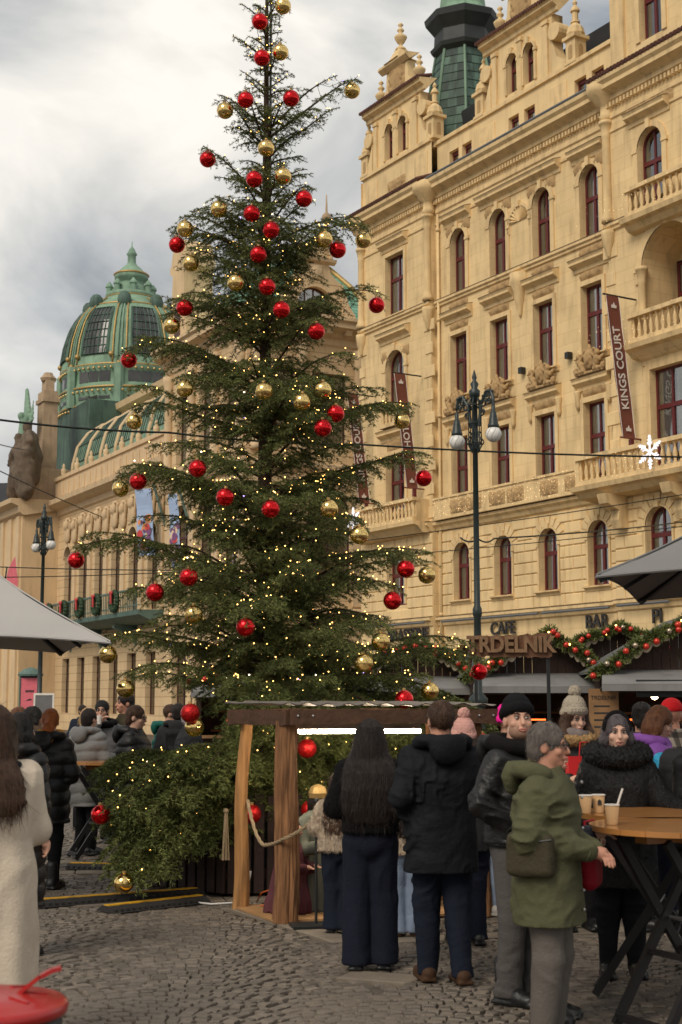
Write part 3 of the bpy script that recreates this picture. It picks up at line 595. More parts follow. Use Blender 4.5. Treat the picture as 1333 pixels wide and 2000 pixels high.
# string courses and cornices per section
CORN = [(0,20.75),(-.06,20.8),(-.06,20.95),(-.02,20.97),(-.02,21.3),(-.16,21.36),(-.16,21.5),(-.24,21.55),(-.5,21.66),(-.5,21.8),(-.6,21.9),(-.62,22.02),(.2,22.06)]
BANDP = [(0,4.62),(-.06,4.66),(-.1,4.8),(-.2,4.86),(-.2,4.96),(0,4.99)]; SILL = [(0,16.98),(-.08,17.02),(-.08,17.1),(-.15,17.14),(-.15,17.24),(0,17.26)]; BELT = [(0,8.2),(-.1,8.26),(-.16,8.38),(-.28,8.46),(-.28,8.56),(0,8.6)]; ARCHI = [(0,20.3),(-.05,20.33),(-.05,20.42),(0,20.44)]
def shift(p, dy): return [(y+dy, z) for y, z in p]
for nm, pr in (('cornice', CORN), ('string_course', BANDP), ('string_course', SILL), ('string_course', BELT), ('string_course', ARCHI)):
    hp(nm, MB().prof(shift(pr, 0), BX1+.02, RX0-.02)); hp(nm, MB().prof(shift(pr, YB), BX0-.05, BX1)); hp(nm, MB().prof(shift(pr, YR), RX0, RX1))
for a, b, y in ((BX1+.05, RX0-.05, 0), (BX0, BX1, YB), (RX0, RX1-2, YR)):
    for zz in (17.25, 8.59, 4.975): hp('flashing', MB().prof([(y-(.16 if zz > 10 else .29 if zz > 6 else .21), zz-.012), (y-(.165 if zz > 10 else .295 if zz > 6 else .215), zz+.012), (y+.0, zz+.03)], a, b, False), 'sooty_stone')
    dm = MB(); x = a+.05
    while x < b-.1: dm.box(x, x+.09, y-.17, y-.02, 21.14, 21.3); x += .17
    d_ = hp('dentil_course', dm, 'hotel_trim'); d_['kind'] = 'stuff'
    gt = MB(); gt.tube([(a, y-.56, 22.1), (b, y-.56, 22.1)], .06, 6); hp('gutter', gt, 'lead')
# tiled weathering over the bays' cornices
for a, b, y in ((BX0-.1, BX1+.1, YB), (RX0-.1, RX1, YR)):
    tm = MB(); x = a
    while x < b: tm.tube([(x, y-.66, 22.08), (x, y+.1, 22.4)], .085, 6); x += .17
    t_o = hp('roof_tiles', tm, 'tile_red'); t_o['kind'] = 'stuff'
# bay edge pilasters, quoins, drainpipes
def column(x, y, z0, z1, r): return MB().lathe([(r*1.5,z0),(r*1.5,z0+.12),(r*1.15,z0+.25),(r,z0+.4),(r*.95,z1-.55),(r*1.1,z1-.5),(r*1.0,z1-.44),(r*1.35,z1-.12),(r*1.6,z1-.1),(r*1.6,z1)], (x,y,0), 12)
for x, y in ((BX1-.12, YB), (RX0+.1, YR), (BX0+.12, YB)):
    hp('column', column(x, y-.06, 17.3, 20.75, .15), smooth=True)
    hp('corbel', MB().lathe([(.02,16.1),(.08,16.2),(.12,16.4),(.2,16.55),(.24,16.9),(.24,17.02)], (x,y-.06,0), 10), smooth=True)
    hp('cornice_break', MB().lathe([(.2,20.75),(.26,20.95),(.22,21.0),(.22,21.3),(.4,21.4),(.45,21.55),(.62,21.68),(.66,21.95),(.5,22.08)], (x,y,0), 14), smooth=True)
    for k in range(9):
        z = 8.75+k*.92
        if z < 16.6: hp('quoin', MB().bbox(x-(.22 if k % 2 else .34), x+(.22 if k % 2 else .34), y-.04, y+.02, z, z+.44, .02), 'hotel_stone')
for x, y in ((.42, -.1), (10.25, -.1)):
    mbp = MB().tube([(x, y, .3), (x, y, 20.7)], .055, 8)
    for z in (5, 8.8, 12.6, 16.4, 20.0): mbp.lathe([(.08, z), (.08, z+.12)], (x, y, 0), 8)
    hp('drainpipe', mbp, 'hotel_trim', True)
# window dressings
def hood(x, z, wd, y, d=.28):
    hp('flashing', MB().prof(shift([(-d-.055,z+.275),(-d-.06,z+.295),(.0,z+.40)], y), x-wd/2-.01, x+wd/2+.01, False), 'sooty_stone')
    return hp('hood', MB().prof(shift([(0,z-.14),(-.05,z-.12),(-.07,z),(-.16,z+.06),(-d,z+.12),(-d,z+.2),(-d-.05,z+.28),(0,z+.38)], y), x-wd/2, x+wd/2))
def archit(x, zb, w_, zt, ar, y, t=.16, keep=True):
    mb = MB(); l, r = x-w_/2, x+w_/2; zs = zt-w_/2 if ar else zt
    mb.box(l-t, l-.002, y-.06, y+.02, zb, zs).box(r+.002, r+t, y-.06, y+.02, zb, zs)
    if ar:
        A = arch_pts(x, zs, w_/2+.002, 14); B = arch_pts(x, zs, w_/2+t, 14)
        for i in range(14):
            a0,a1,b0,b1 = A[i],A[i+1],B[i],B[i+1]; mb.add([(a0[0],y-.06,a0[1]),(b0[0],y-.06,b0[1]),(b1[0],y-.06,b1[1]),(a1[0],y-.06,a1[1]),(b0[0],y,b0[1]),(b1[0],y,b1[1])], [(0,1,2,3),(1,4,5,2)])
        mb.box(x-.09, x+.09, y-.13, y, zt-.03, zt+t+.08)
        mb.box(l-t-.06, l+.0, y-.09, y+.02, zs-.12, zs).box(r, r+t+.06, y-.09, y+.02, zs-.12, zs)
    else: mb.box(l-t, r+t, y-.062, y+.02, zt+.002, zt+t)
    return hp('architrave', mb)
def sill(x, z, wd, y): return hp('sill', MB().prof(shift([(0,z-.2),(-.07,z-.17),(-.1,z-.08),(-.2,z-.05),(-.2,z),(0,z+.01)], y), x-wd/2, x+wd/2))
REL = [relief_mesh(1.15, .30, s, .11) for s in (1, 2)]; RELW = relief_mesh(1.3, .55, 4, .10); PUT = putti_mesh(); SPD = relief_mesh(.5, .42, 7, .09)
for i, c in enumerate(CX):
    archit(c+.04, 5.55, 1.0, 7.69, True, 0, .08); sill(c+.04, 5.54, 1.3, 0)
    archit(c, 8.75, 1.05, 11.66, False, 0); hood(c, 12.2, 1.75, 0, .24); put('relief', REL[i % 2], hotel, (c, -.01, 11.87)); put('sculpture', PUT, hotel, (c, -.1, 12.56))
    for q in (-1, 1): hp('bracket', MB().lathe([(.03,11.45),(.09,11.6),(.08,11.85),(.13,12.05),(.13,12.1)], (c+q*.78, -.06, 0), 8), smooth=True)
    archit(c, 13.24, 1.05, 15.65, False, 0); hood(c, 16.28, 1.75, 0); put('relief', REL[(i+1) % 2], hotel, (c, -.01, 15.86)); sill(c, 13.22, 1.6, 0)
    archit(c, 17.26, .96, 19.78, True, 0, .2); put('relief', REL[i % 2], hotel, (c, -.02, 16.66))
    for q in (-1, 1): put('relief', SPD, hotel, (c+q*.52, -.012, 19.62))
hood(CX[0], 20.12, 1.7, 0); hood((CX[1]+CX[2])/2, 20.16, 4.7, 0); hood(CX[3], 20.12, 1.7, 0)
# shell niche between the paired windows
xm = (CX[1]+CX[2])/2; sh = MB()
for i in range(11):
    a, b = math.pi*i/11, math.pi*(i+1)/11; m_a = (a+b)/2
    sh.add([(xm, -.03, 18.95), (xm+.5*math.cos(a), -.02, 18.95+.5*math.sin(a)), (xm+.55*math.cos(m_a), -.11, 18.95+.55*math.sin(m_a)), (xm+.5*math.cos(b), -.02, 18.95+.5*math.sin(b))], [(0,1,2),(0,2,3)])
hp('shell_niche', sh); archit(xm, 18.6, 1.08, 19.5, True, 0, .12)
hp('corbel', MB().lathe([(.03,15.4),(.07,15.5),(.1,15.75),(.2,16.0),(.24,16.35),(.34,16.6),(.36,16.98)], (xm,-.05,0), 12), smooth=True)
# corner bay dressings
archit(BC, 5.6, 1.25, 7.5, False, YB, .1); archit(BC, 8.75, 1.35, 11.6, False, YB); hood(BC, 12.3, 2.1, YB); put('relief', RELW, hotel, (BC, YB-.01, 11.75))
archit(BC, 13.3, 1.35, 15.85, True, YB, .22); hood(BC, 16.35, 2.2, YB); archit(BC, 17.3, 1.35, 19.85, False, YB); hood(BC, 20.2, 1.95, YB); sill(BC, 17.3, 1.8, YB)
for q in (-1, 1): put('relief', SPD, hotel, (BC+q*.75, YB-.012, 15.5))
balustrade(hotel, BC-.9, BC+.9, YB-.12, 12.72, .85)
# right bay dressings
for x in (12.5, 15.4): archit(x, 17.26, 1.1, 19.87, True, YR, .2); hood(x, 20.25, 1.85, YR)
for x in (12.95, 15.9): archit(x, 8.95, 1.45, 12.05, False, YR, .2); hood(x, 12.35, 2.1, YR, .22)
for x in (12.4, 15.2): archit(x, 5.6, 1.15, 7.75, True, YR, .08)
for x in (13.15, 16.4): archit(x, 14.9, 2.3, 16.55, True, YR, .3)
for x in (12.62, 15.6): archit(x, 22.9, 1.0, 25.2, True, YR+.1, .2)
for x in (11.2, 14.1, 17.2): hp('pilaster', MB().box(x-.22, x+.22, YR-.02, YR+.12, 22.3, 26.6).box(x-.3, x+.3, YR-.08, YR+.12, 26.6, 27.0))
for x in (12.0, 14.3): hp('column', column(x, YR-.05, 13.0, 15.4, .13), smooth=True)
for z in (8.62, 12.85, 16.95):
    x0_ = 9.5 if z < 9 else 11.75; pj = YR-.95 if z < 9 else YR-.6
    hp('balcony_slab', MB().prof([(YR+.01,z-.42),(pj+.35,z-.36),(pj+.2,z-.2),(pj,z-.15),(pj-.05,z),(YR+.01,z+.02)], x0_-.1, 18)); balustrade(hotel, x0_+.1, 17.8, pj+.18, z+.02, .95)
    hp('balcony_return', MB().box(x0_+.02, x0_+.2, pj+.1, YR, z+.02, z+.9))
for x in (10.9, 13.7, 16.4):
    hp('bracket', MB().extr([(0,0),(.35,.0),(.45,.25),(.42,.55),(.9,.75),(1.0,1.05),(0,1.05)], -.2, .2), loc=None).matrix_basis = Matrix.Translation((x, YR, 7.2)) @ Matrix.Rotation(-math.pi/2, 4, 'Z')
RLI = relief_mesh(2.2, .5, 9, .06)
for x in (12.5, 15.4): put('relief', RLI, hotel, (x, YR-.012, 20.42))
# solid balcony parapet of the main front, with carved panels, and the corner bay's balcony
hp('parapet', MB().box(BX1+.3, 9.5, -.42, -.30, 8.6, 9.36).box(BX1+.3, 9.5, -.47, -.26, 9.36, 9.44))
for x in (2.0, 3.0, 4.4, 5.45, 7.3, 8.6): put('relief', RELW, hotel, (x, -.425, 8.72), 0, (.72, 1, .95))
hp('balcony_slab', MB().prof([(YB+.01,8.15),(YB-.4,8.22),(YB-.6,8.45),(YB-.8,8.5),(YB-.82,8.62),(YB+.01,8.64)], -4.6, .0)); balustrade(hotel, -4.5, -.1, YB-.65, 8.64, .9)
hp('balcony_return', MB().box(-.28, -.1, YB-.6, YB+.1, 8.64, 9.5))
# attic storey
at_ = MB(); AT = [(c, .62, 22.2, 23.1, False) for c in (1.25, 2.1, 5.02, 5.95, 8.75, 9.65)]
band(at_, BX1, RX0+.25, 22.02, 23.65, AT, .12, .25); band(at_, BX0, BX1, 22.02, 23.8, [], YB+.1); at_.box(BX1, RX0+.2, .14, 3, 23.55, 23.64); at_.box(BX0+.02, BX1, .0, 3, 23.6, 23.79)
hp('attic_wall', at_, 'hotel_stone')
for c, ww, zb, zt, _ in AT: window(hotel, c, zb, ww, zt-zb, False, .3, curt=False, cols=1, tr=.9)
hp('attic_coping', MB().box(BX1, RX0+.2, .02, .4, 23.65, 23.8).box(BX0-.05, BX1-.002, YB, YB+.4, 23.8, 23.95))
for x in (3.45, 7.6): hp('attic_panel', MB().bbox(x-.45, x+.45, .06, .13, 22.35, 23.3, .03))
put('relief', RELW, hotel, (BC, YB+.09, 22.55))
for x in (-4.3, -.6): hp('attic_panel', MB().bbox(x-.45, x+.45, YB+.04, YB+.11, 22.4, 23.5, .03))
# gables
def gable(xc, y, zb, zr):
    hw = 1.8; H_ = zb+2.35
    g = MB(); body = [(hw+.75, zb), (hw+.7, zb+.25), (hw+.28, zb+.6), (hw+.05, zb+1.2), (hw, zb+1.9), (hw, H_), (-hw, H_), (-hw, zb+1.9), (-hw-.05, zb+1.2), (-hw-.28, zb+.6), (-hw-.7, zb+.25), (-hw-.75, zb)]
    ops = [(-.5, .6, zb+.25, zb+1.75, True), (.5, .6, zb+.25, zb+1.75, True)]
    band(g, -hw, hw, zb, H_, ops, y, .3)
    for s in (-1, 1):
        pts = [(s*hw, zb)] + [(s*a, b) for a, b in ((hw+.75, zb), (hw+.7, zb+.25), (hw+.28, zb+.6), (hw+.05, zb+1.2), (hw, zb+1.9))]
        if s < 0: pts = pts[::-1]
        g.extr(pts, y-.04, y+.4)
    g.box(-hw, hw, y+.35, y+.5, zb, H_); g.quad((hw, y, zb), (hw, y+.5, zb), (hw, y+.5, H_), (hw, y, H_)); g.quad((-hw, y+.5, zb), (-hw, y, zb), (-hw, y, H_), (-hw, y+.5, H_))
    hp('gable_wall', g, 'hotel_stone', loc=(xc, 0, 0))
    for c, ww, a, b, _ in ops: window(hotel, xc+c, a, ww, b-a, True, y+.2, curt=False, cols=1, tr=.62); archit(xc+c, a, ww, b, True, y, .12)
    for x in (-1.5, -1.0, 0, 1.0, 1.5):
        if abs(x) != 1.0: hp('pilaster', MB().box(xc+x-.12, xc+x+.12, y-.09, y+.02, zb, H_-.35).box(xc+x-.17, xc+x+.17, y-.13, y+.02, H_-.35, H_-.2))
    for s in (-1, 1): hp('volute', MB().extr([(.32*math.cos(t), .32*math.sin(t)) for t in [2*math.pi*i/14 for i in range(14)]], y-.12, y+.36), loc=(xc+s*(hw+.22), 0, zb+1.55))
    hp('gable_cornice', MB().prof(shift([(0,H_-.1),(-.08,H_-.05),(-.1,H_+.1),(-.3,H_+.2),(-.3,H_+.3),(-.38,H_+.36),(.55,H_+.5)], y), xc-hw-.4, xc+hw+.4))
    tm = MB(); x = -hw-.4
    while x < hw+.4: tm.tube([(xc+x, y-.42, H_+.38), (xc+x, y+.3, H_+.6)], .075, 6); x += .15
    hp('roof_tiles', tm, 'tile_red')['kind'] = 'stuff'
    z = H_+.45; up = [(1.15, z), (1.1, z+.25), (.85, z+.55), (.78, z+1.1), (.78, z+1.3), (-.78, z+1.3), (-.78, z+1.1), (-.85, z+.55), (-1.1, z+.25), (-1.15, z)]
    hp('gable_crest', MB().extr(up, y+.05, y+.45), 'hotel_stone', loc=(xc, 0, 0)); put('relief', relief_mesh(1.2, 1.15, int(xc*10) % 50 + 60, .1), hotel, (xc, y+.04, z+.2))
    hp('crest_cornice', MB().prof(shift([(0,z+1.25),(-.12,z+1.33),(-.22,z+1.41),(-.22,z+1.51),(.5,z+1.6)], y), xc-1.05, xc+1.05))
    hp('pedestal', MB().lathe([(.75,z+1.5),(.5,z+1.65),(.36,z+1.9),(.28,z+2.0),(.28,z+2.06)], (xc, y+.25, 0), 4, a0=math.pi/4)); put('urn', URN, hotel, (xc, y+.25, z+2.05), 0, (.75, .75, .66))
    for s in (-1, 1): put('urn', URN, hotel, (xc+s*1.45, y+.2, z+.02), 0, (.72, .72, .68))
gable(BC-.05, YB+.12, 23.85, 0); gable(5.45, .16, 23.78, 0)
# pinnacled aedicules along the parapet
PIN = MB().box(-.3,.3,-.3,.3,0,.1).box(-.25,.25,-.25,.25,.1,.9).box(-.34,.34,-.34,.34,.9,1.02).lathe([(.3,1.02),(.34,1.12),(.28,1.35),(.14,1.5),(.12,1.55)],n=10).lathe([(.17,1.55),(.17,1.6),(.11,1.62),(.11,1.95),(.17,1.97),(.17,2.02),(.1,2.15),(.05,2.2),(.09,2.3),(.01,2.45)],n=8).mesh('pinnacle','hotel_trim')
NIC = MB(); [NIC.extr([(-.1,.2),(.1,.2),(.1,.6)]+arch_pts(0,.6,.1,6)[1:], -.262, -.251) for _ in (0,)]; NICM = NIC.mesh('niche', 'relief_stone')
for x, y, z in ((-4.85, YB+.3, 23.9), (.0, YB+.35, 23.9), (3.0, .3, 23.75), (8.35, .3, 23.75)):
    o = put('pinnacle', PIN, hotel, (x, y, z)); put('niche', NICM, o); put('niche', NICM, o, (0, 0, 0), math.pi/2)
# roof, iron cresting, copper tower
hp('roof', MB().extr([(BX0+.3, 23.4), (RX0+.4, 23.4), (RX0+.4, 26.0), (BX0+1.5, 26.0)], 2.2, 13.5), 'slate')
hp('roof_flank', MB().prof([(1.0,23.5),(1.6,25.4),(3.0,26.4),(9,26.4)], 8.9, RX0+.4), 'slate')
cr = MB()
for i in range(14):
    x = 8.95+i*.12; cr.tube([(x, 1.5, 25.4), (x, 1.5, 26.7)], .02, 4)
for z in (25.5, 26.1, 26.7): cr.tube([(8.9, 1.5, z), (10.7, 1.5, z)], .03, 4)
for i in range(5):
    cx_ = 9.1+i*.36; cr.tube([(cx_+.16*math.cos(t), 1.5, 26.1+.25*math.sin(t)) for t in [2*math.pi*k/10 for k in range(11)]], .018, 4)
hp('roof_railing', cr, 'iron_black')
TX, TY = -2.3, 3.2
tw = MB().lathe([(1.9,22.6),(1.75,24.5),(1.5,26.8),(1.28,28.2),(1.12,29.1)], (TX,TY,0), 8, a0=R(12)); o_ = hp('tower_roof', tw, 'copper_dark')
sl = MB()
for k in range(16):      # overlapping copper sheets
    z0_ = 22.7 + k*.4
    for i in range(8):
        a0_ = R(12)+2*math.pi*i/8; a1_ = a0_+2*math.pi/8; f0 = np.interp([z0_, z0_+.38], [22.6,24.5,26.8,28.2,29.1], [1.9,1.75,1.5,1.28,1.12]); rr = rng.random()
        for j in range(3):
            p = lambda t, r_, z_: (TX+(math.cos(a0_)*(1-t)+math.cos(a1_)*t)*r_, TY+(math.sin(a0_)*(1-t)+math.sin(a1_)*t)*r_, z_)
            sl.quad(p(j/3, f0[0]+.045, z0_), p((j+1)/3, f0[0]+.045, z0_), p((j+1)/3, f0[1]+.02, z0_+.38), p(j/3, f0[1]+.02, z0_+.38))
oo = hp('copper_sheets', sl, 'copper_dark'); oo['kind'] = 'stuff'
rb = MB()
for i in range(8):
    a0_ = R(12)+2*math.pi*i/8; rb.tube([(TX+(r_+.05)*math.cos(a0_), TY+(r_+.05)*math.sin(a0_), z_) for r_, z_ in ((1.9,22.6),(1.75,24.5),(1.5,26.8),(1.28,28.2),(1.12,29.1))], .06, 5)
hp('tower_ribs', rb, 'copper_green')
hp('tower_gallery', MB().lathe([(1.1,29.0),(1.35,29.2),(1.42,29.35),(1.25,29.45),(1.22,30.0),(1.3,30.1),(1.6,30.45),(1.66,30.7),(1.5,30.8),(1.15,30.95)], (TX,TY,0), 8, a0=R(12)), 'black_copper')
hp('tower_cap', MB().lathe([(1.15,30.95),(1.0,31.2),(.9,32),(.8,34),(.2,37)], (TX,TY,0), 8, a0=R(12)), 'copper_green')
# lettering over the shop front
for t_, x, y in (('BRASSERIE', -1.5, YB), ('CAFE', 4.2, 0), ('BAR', 9.2, 0), ('PI', 12.3, YR)):
    hp_o = put('lettering', text_mesh(t_, .62, .03, 'letter_dark', .008), hotel, (x, y-.1, 4.36), (math.pi/2, 0, 0))
for x0_, x1_, y in ((BX0+.3, BX1-.2, YB), (.7, 6.4, 0), (6.6, 10.0, 0), (RX0+.3, 13.0, YR)): hp('light_strip', MB().tube([(x0_, y-.28, 4.78), (x1_, y-.28, 4.78)], .045, 6), 'lead')
for x in (5.55, 8.1): hp('wall_lamp', MB().box(x-.09, x+.09, -.22, -.02, 13.3, 13.52), 'iron_black')
# fairy lights draped on the balconies
fl = MB(); r_ = random.Random(3)
for i in range(520):
    x = r_.uniform(.5, 9.4); z = r_.uniform(8.65, 9.42); y = -.5
    if i > 300: x = r_.uniform(-4.5, -.1); y = YB-.85; z = r_.uniform(8.7, 9.5)
    if i > 400: x = r_.uniform(9.6, 14); y = YR-1.0; z = r_.choice((r_.uniform(8.7, 9.5), r_.uniform(8.7, 9.5), r_.uniform(12.9, 13.8), r_.uniform(17, 17.9))); y = YR-1.0 if z < 10 else YR-.65
    fl.ball((x, y, z), .011, 4, 2)
o_ = hp('balcony_lights', fl, 'facade_led'); o_['kind'] = 'stuff'
# LED snowflakes on the balconies
def snowflake(x, y, z, s, lbl):
    f = MB()
    for k in range(6):
        a = math.pi*k/3; d = Vector((math.sin(a), 0, math.cos(a))); f.tube([(0,0,0), d*s], .03, 5)
        for t in (.38, .6, .82):
            for q in (-.75, .75):
                e_ = Vector((math.sin(a+q), 0, math.cos(a+q))); f.tube([d*s*t, d*s*t+e_*s*.3*(1.25-t)], .024, 4)
    M = hotel_matrix(); p = M @ Vector((x, y, z))
    o = f.build('snowflake_light', 'flake_led', None, False, p, (0, 0, hotel.rotation_euler.z)); tag(o, lbl, 'snowflake light', 'snowflake lights on the hotel'); return o
def hotel_matrix(): return Matrix.Translation(hotel.location) @ Matrix.Rotation(hotel.rotation_euler.z, 4, 'Z')
snowflake(13.25, YR-1.1, 9.2, .52, 'white LED snowflake on the balcony beside the tall brown hotel banner'); snowflake(-4.15, YB-.95, 9.1, .5, 'white LED snowflake on the corner balcony by the tree')
# hanging banners
def hbanner(x, z0, z1, y, txt, lbl, flip=1, out=.75):
    root = thing('hanging_banner', lbl, 'banner', hotel_matrix() @ Vector((x, y, 0)), hotel.rotation_euler.z + math.pi*.5, 'brown banners on the hotel front')
    Lb = z1-z0; wd = .52
    c = MB(); n = 14; fr_, bk_ = [], []
    for i in range(n+1):
        z = z0 + Lb*i/n; ofs = .55*(i/n)-.25; wv = .02*math.sin(i*1.3)
        fr_ += [(-wd/2-ofs, wv-.008, z), (wd/2-ofs, wv-.008, z)]; bk_ += [(-wd/2-ofs, wv+.008, z), (wd/2-ofs, wv+.008, z)]
    N2 = len(fr_); c.add(fr_+bk_, [(2*i, 2*i+1, 2*i+3, 2*i+2) for i in range(n)] + [(N2+2*i+2, N2+2*i+3, N2+2*i+1, N2+2*i) for i in range(n)] + [(2*i+1, N2+2*i+1, N2+2*i+3, 2*i+3) for i in range(n)] + [(2*i+2, N2+2*i+2, N2+2*i, 2*i) for i in range(n)])
    c.build('cloth', 'banner_brown', root)
    e_ = MB(); e_.tube([(-wd/2+.25-.0, -.02, z0), (-wd/2-.30, -.02, z1)], .012, 4).tube([(wd/2+.25, -.02, z0), (wd/2-.30, -.02, z1)], .012, 4); e_.build('edging', 'letter_white', root)
    tm = text_mesh(txt, .40, .004, 'letter_white', .006); put('lettering', tm, root, (-.03, -.045, (z0+z1)/2-.05), Euler((math.pi/2, -math.pi/2-.125, 0)))
    for k, s_ in ((.06, .13), (.93, .13)):
        z = z0+Lb*k; q = .55*k-.25; MB().extr([(-q-.1, z-.08), (-q+.1, z-.08), (-q+.1, z+.02), (-q+.05, z+.0), (-q, z+.1), (-q-.05, z), (-q-.1, z+.02)], -.05, -.035).build('crown_emblem', 'letter_white', root)
    for z, q in ((z0-.02, .25), (z1+.02, -.3)): MB().tube([(-wd/2+q-.1, 0, z), (wd/2+q+.75, 0, z)], .03, 6).build('pole', 'banner_brown' if z < z1 else 'iron_black', root)
    MB().box(-.06, .06, -.06, .06, z0-.45, z0-.05).build('bracket', 'window_red', root).location = (.35, 0, 0)
    return root
hbanner(11.7, 9.95, 14.4, YR-.75, 'KINGS COURT', 'tall brown hotel banner with white lettering beside the stone loggia', out=.7)
hbanner(-.45, 9.95, 14.35, YB-.8, 'HOTEL', 'brown hotel banner with HOTEL lettering beside the arched corner window')
hbanner(-3.95, 9.8, 14.2, YB-.8, 'KINGS COURT', 'brown hotel banner on the far corner of the hotel, half behind the tree')
# ================================================================== DOMED CIVIC HALL (left)
MA = R(28.6); muni = thing('civic_hall', 'cream art nouveau hall with big green copper dome and glazed mansard roof', 'building', (-4.6, 68, 0), math.atan2(-math.cos(MA), math.sin(MA)))
muni_inv = (Matrix.Translation(muni.location) @ Matrix.Rotation(muni.rotation_euler.z, 4, 'Z')).inverted()
def mpt(name, mb, m='muni_trim', smooth=False, loc=None): return mb.build(name, m, muni, smooth, loc)
WX = [-29.0 + 3.07*i for i in range(7)]
w = MB()
YM = .5
band(w, -31.3, -10.3, 0, 5.6, [(x, 1.5, 1.1, 4.62, False) for x in WX], YM, .45); band(w, -31.3, -10.3, 5.6, 15.0, [(x, 1.5, 7.0, 12.0, True) for x in WX], YM, .45)
band(w, -10.3, 0, 0, 6.2, [(x, 1.9, .8, 4.9, True) for x in (-8.2, -5.1, -2.0)], 0, .45); band(w, -10.3, 0, 6.2, 13.4, [(x, 1.9, 7.2, 12.2, True) for x in (-8.2, -5.1, -2.0)], 0, .45); band(w, -10.3, 0, 13.4, 20.4, [(x, 1.7, 14.4, 18.2, False) for x in (-8.2, -5.1, -2.0)], 0, .45)
w.quad((-10.3, 0, 0), (-10.3, 0, 20.4), (-10.3, 12, 20.4), (-10.3, 12, 0)); w.box(-31.3, -10.4, 6, 6.2, 0, 15)
mpt('wall', w, 'muni_ashlar')
for x in WX: window(muni, x, 1.1, 1.5, 3.52, False, YM+.3, 'window_brown', False, rows=2); window(muni, x, 7.0, 1.5, 5.0, True, YM+.3, 'window_brown', False, rows=2, tr=.6)
for x in (-8.2, -5.1, -2.0): window(muni, x, .8, 1.9, 4.1, True, .3, 'window_brown', False); window(muni, x, 7.2, 1.9, 5.0, True, .3, 'window_brown', False, rows=2); window(muni, x, 14.4, 1.7, 3.8, False, .3, 'window_brown', True)
# side front facing the hotel: local frame turned 90 degrees
side = MB(); sx = lambda t, y, z: (-y, t, z)
def sband(z0, z1, ops):
    b = MB(); band(b, 0, 14, z0, z1, ops, 0, .45); side.add([(-y, x, z) for x, y, z in b.v], b.f)
SOP = [(1.7, 1.9), (4.6, 2.5), (7.5, 1.9), (10.6, 1.9)]
sband(0, 6.2, [(x, ww, .8, 4.9, True) for x, ww in SOP]); sband(6.2, 13.4, [(x, ww, 7.2, 12.4, True) for x, ww in SOP]); sband(13.4, 20.4, [(x, min(ww, 2.0), 14.4, 18.2, False) for x, ww in SOP])
mpt('side_wall', side, 'muni_ashlar')
for x, ww in SOP:
    for zb, h_, ar, w2 in ((.8, 4.1, True, ww), (7.2, 5.2, True, ww), (14.4, 3.8, False, min(ww, 2.0))): window(muni, -.3, zb, w2, h_, ar, x, 'window_brown', zb > 10, rot=math.pi/2)
def sprof(pr, t0, t1): b = MB().prof(pr, t0, t1); c = MB(); c.v = [(-y, x, z) for x, y, z in b.v]; c.f = b.f; return c
def sextr(pts, y0, y1): b = MB().extr(pts, y0, y1); c = MB(); c.v = [(-y, x, z) for x, y, z in b.v]; c.f = b.f; return c
PC = [(0,19.6),(-.1,19.7),(-.1,20.0),(-.3,20.1),(-.35,20.3),(-.85,20.45),(-.85,20.7),(-1.0,20.8),(-1.0,20.95),(0,21.0)]
for pr, nm in ((PC, 'cornice'), ([(0,13.0),(-.15,13.1),(-.3,13.3),(-.3,13.5),(0,13.6)], 'string_course'), ([(0,5.8),(-.15,5.9),(-.35,6.1),(-.35,6.3),(0,6.4)], 'string_course')):
    mpt(nm, MB().prof(pr, -10.6, .3)); mpt(nm, sprof(pr, .31, 14))
for x in [-.3+1.1*i for i in range(12)]: mpt('modillion', sprof([(0,20.05),(-.6,20.15),(-.7,20.4),(0,20.42)], x, x+.35)) if x > 0 else None
for t in (.5, 2.95, 6.2, 9.0): mpt('column', MB().lathe([(.34,14),(.34,14.2),(.27,14.4),(.24,18.6),(.3,18.7),(.26,18.8),(.36,19.2),(.36,19.5)], (.12, t, 0), 12), smooth=True); mpt('pier', MB().box(-.05, .1, t-.35, t+.35, 6.5, 13.0))
for x in (-9.9, -6.65, -3.55, -.45): mpt('column', MB().lathe([(.34,14),(.34,14.2),(.27,14.4),(.24,18.6),(.3,18.7),(.26,18.8),(.36,19.2),(.36,19.5)], (x, -.12, 0), 12), smooth=True); mpt('pier', MB().box(x-.35, x+.35, -.1, .05, 6.5, 13.0))
# side dormer with arched window and segmental crest
DX = 3.8
dm = MB()
band(dm, DX-1.55, DX+1.55, 20.95, 22.85, [(DX, 2.1, 20.98, 22.65, True)], 0, .5); d2 = MB(); d2.add([(-y-0, x, z) for x, y, z in dm.v], dm.f)
mpt('dormer_wall', d2, 'muni_stone'); window(muni, -.3, 20.98, 2.1, 1.67, True, DX, 'window_brown', False, rot=math.pi/2, cols=4, tr=.35)
mpt('dormer_gable', sextr([(DX+1.6, 22.85), (DX+1.2, 23.1), (DX+.85, 23.4), (DX+.75, 23.7), (DX+.75, 23.95), (DX-.75, 23.95), (DX-.75, 23.7), (DX-.85, 23.4), (DX-1.2, 23.1), (DX-1.6, 22.85)], -.02, .7), 'muni_stone')
for s in (-1, 1): mpt('dormer_volute', sextr([(DX+s*a, b) for a, b in (((1.5, 21.0), (2.3, 21.0), (2.2, 21.4), (1.85, 21.9), (1.7, 22.4), (1.5, 22.9)) if s > 0 else ((1.5, 22.9), (1.7, 22.4), (1.85, 21.9), (2.2, 21.4), (2.3, 21.0), (1.5, 21.0)))], -.1, .5), 'muni_trim')
mpt('dormer_cornice', sprof([(0,23.85),(-.25,23.95),(-.3,24.1),(.6,24.14)], DX-1.05, DX+1.05)); mpt('dormer_crest', sextr(arch_pts(DX, 24.14, .72, 14), -.12, .5), 'muni_stone')
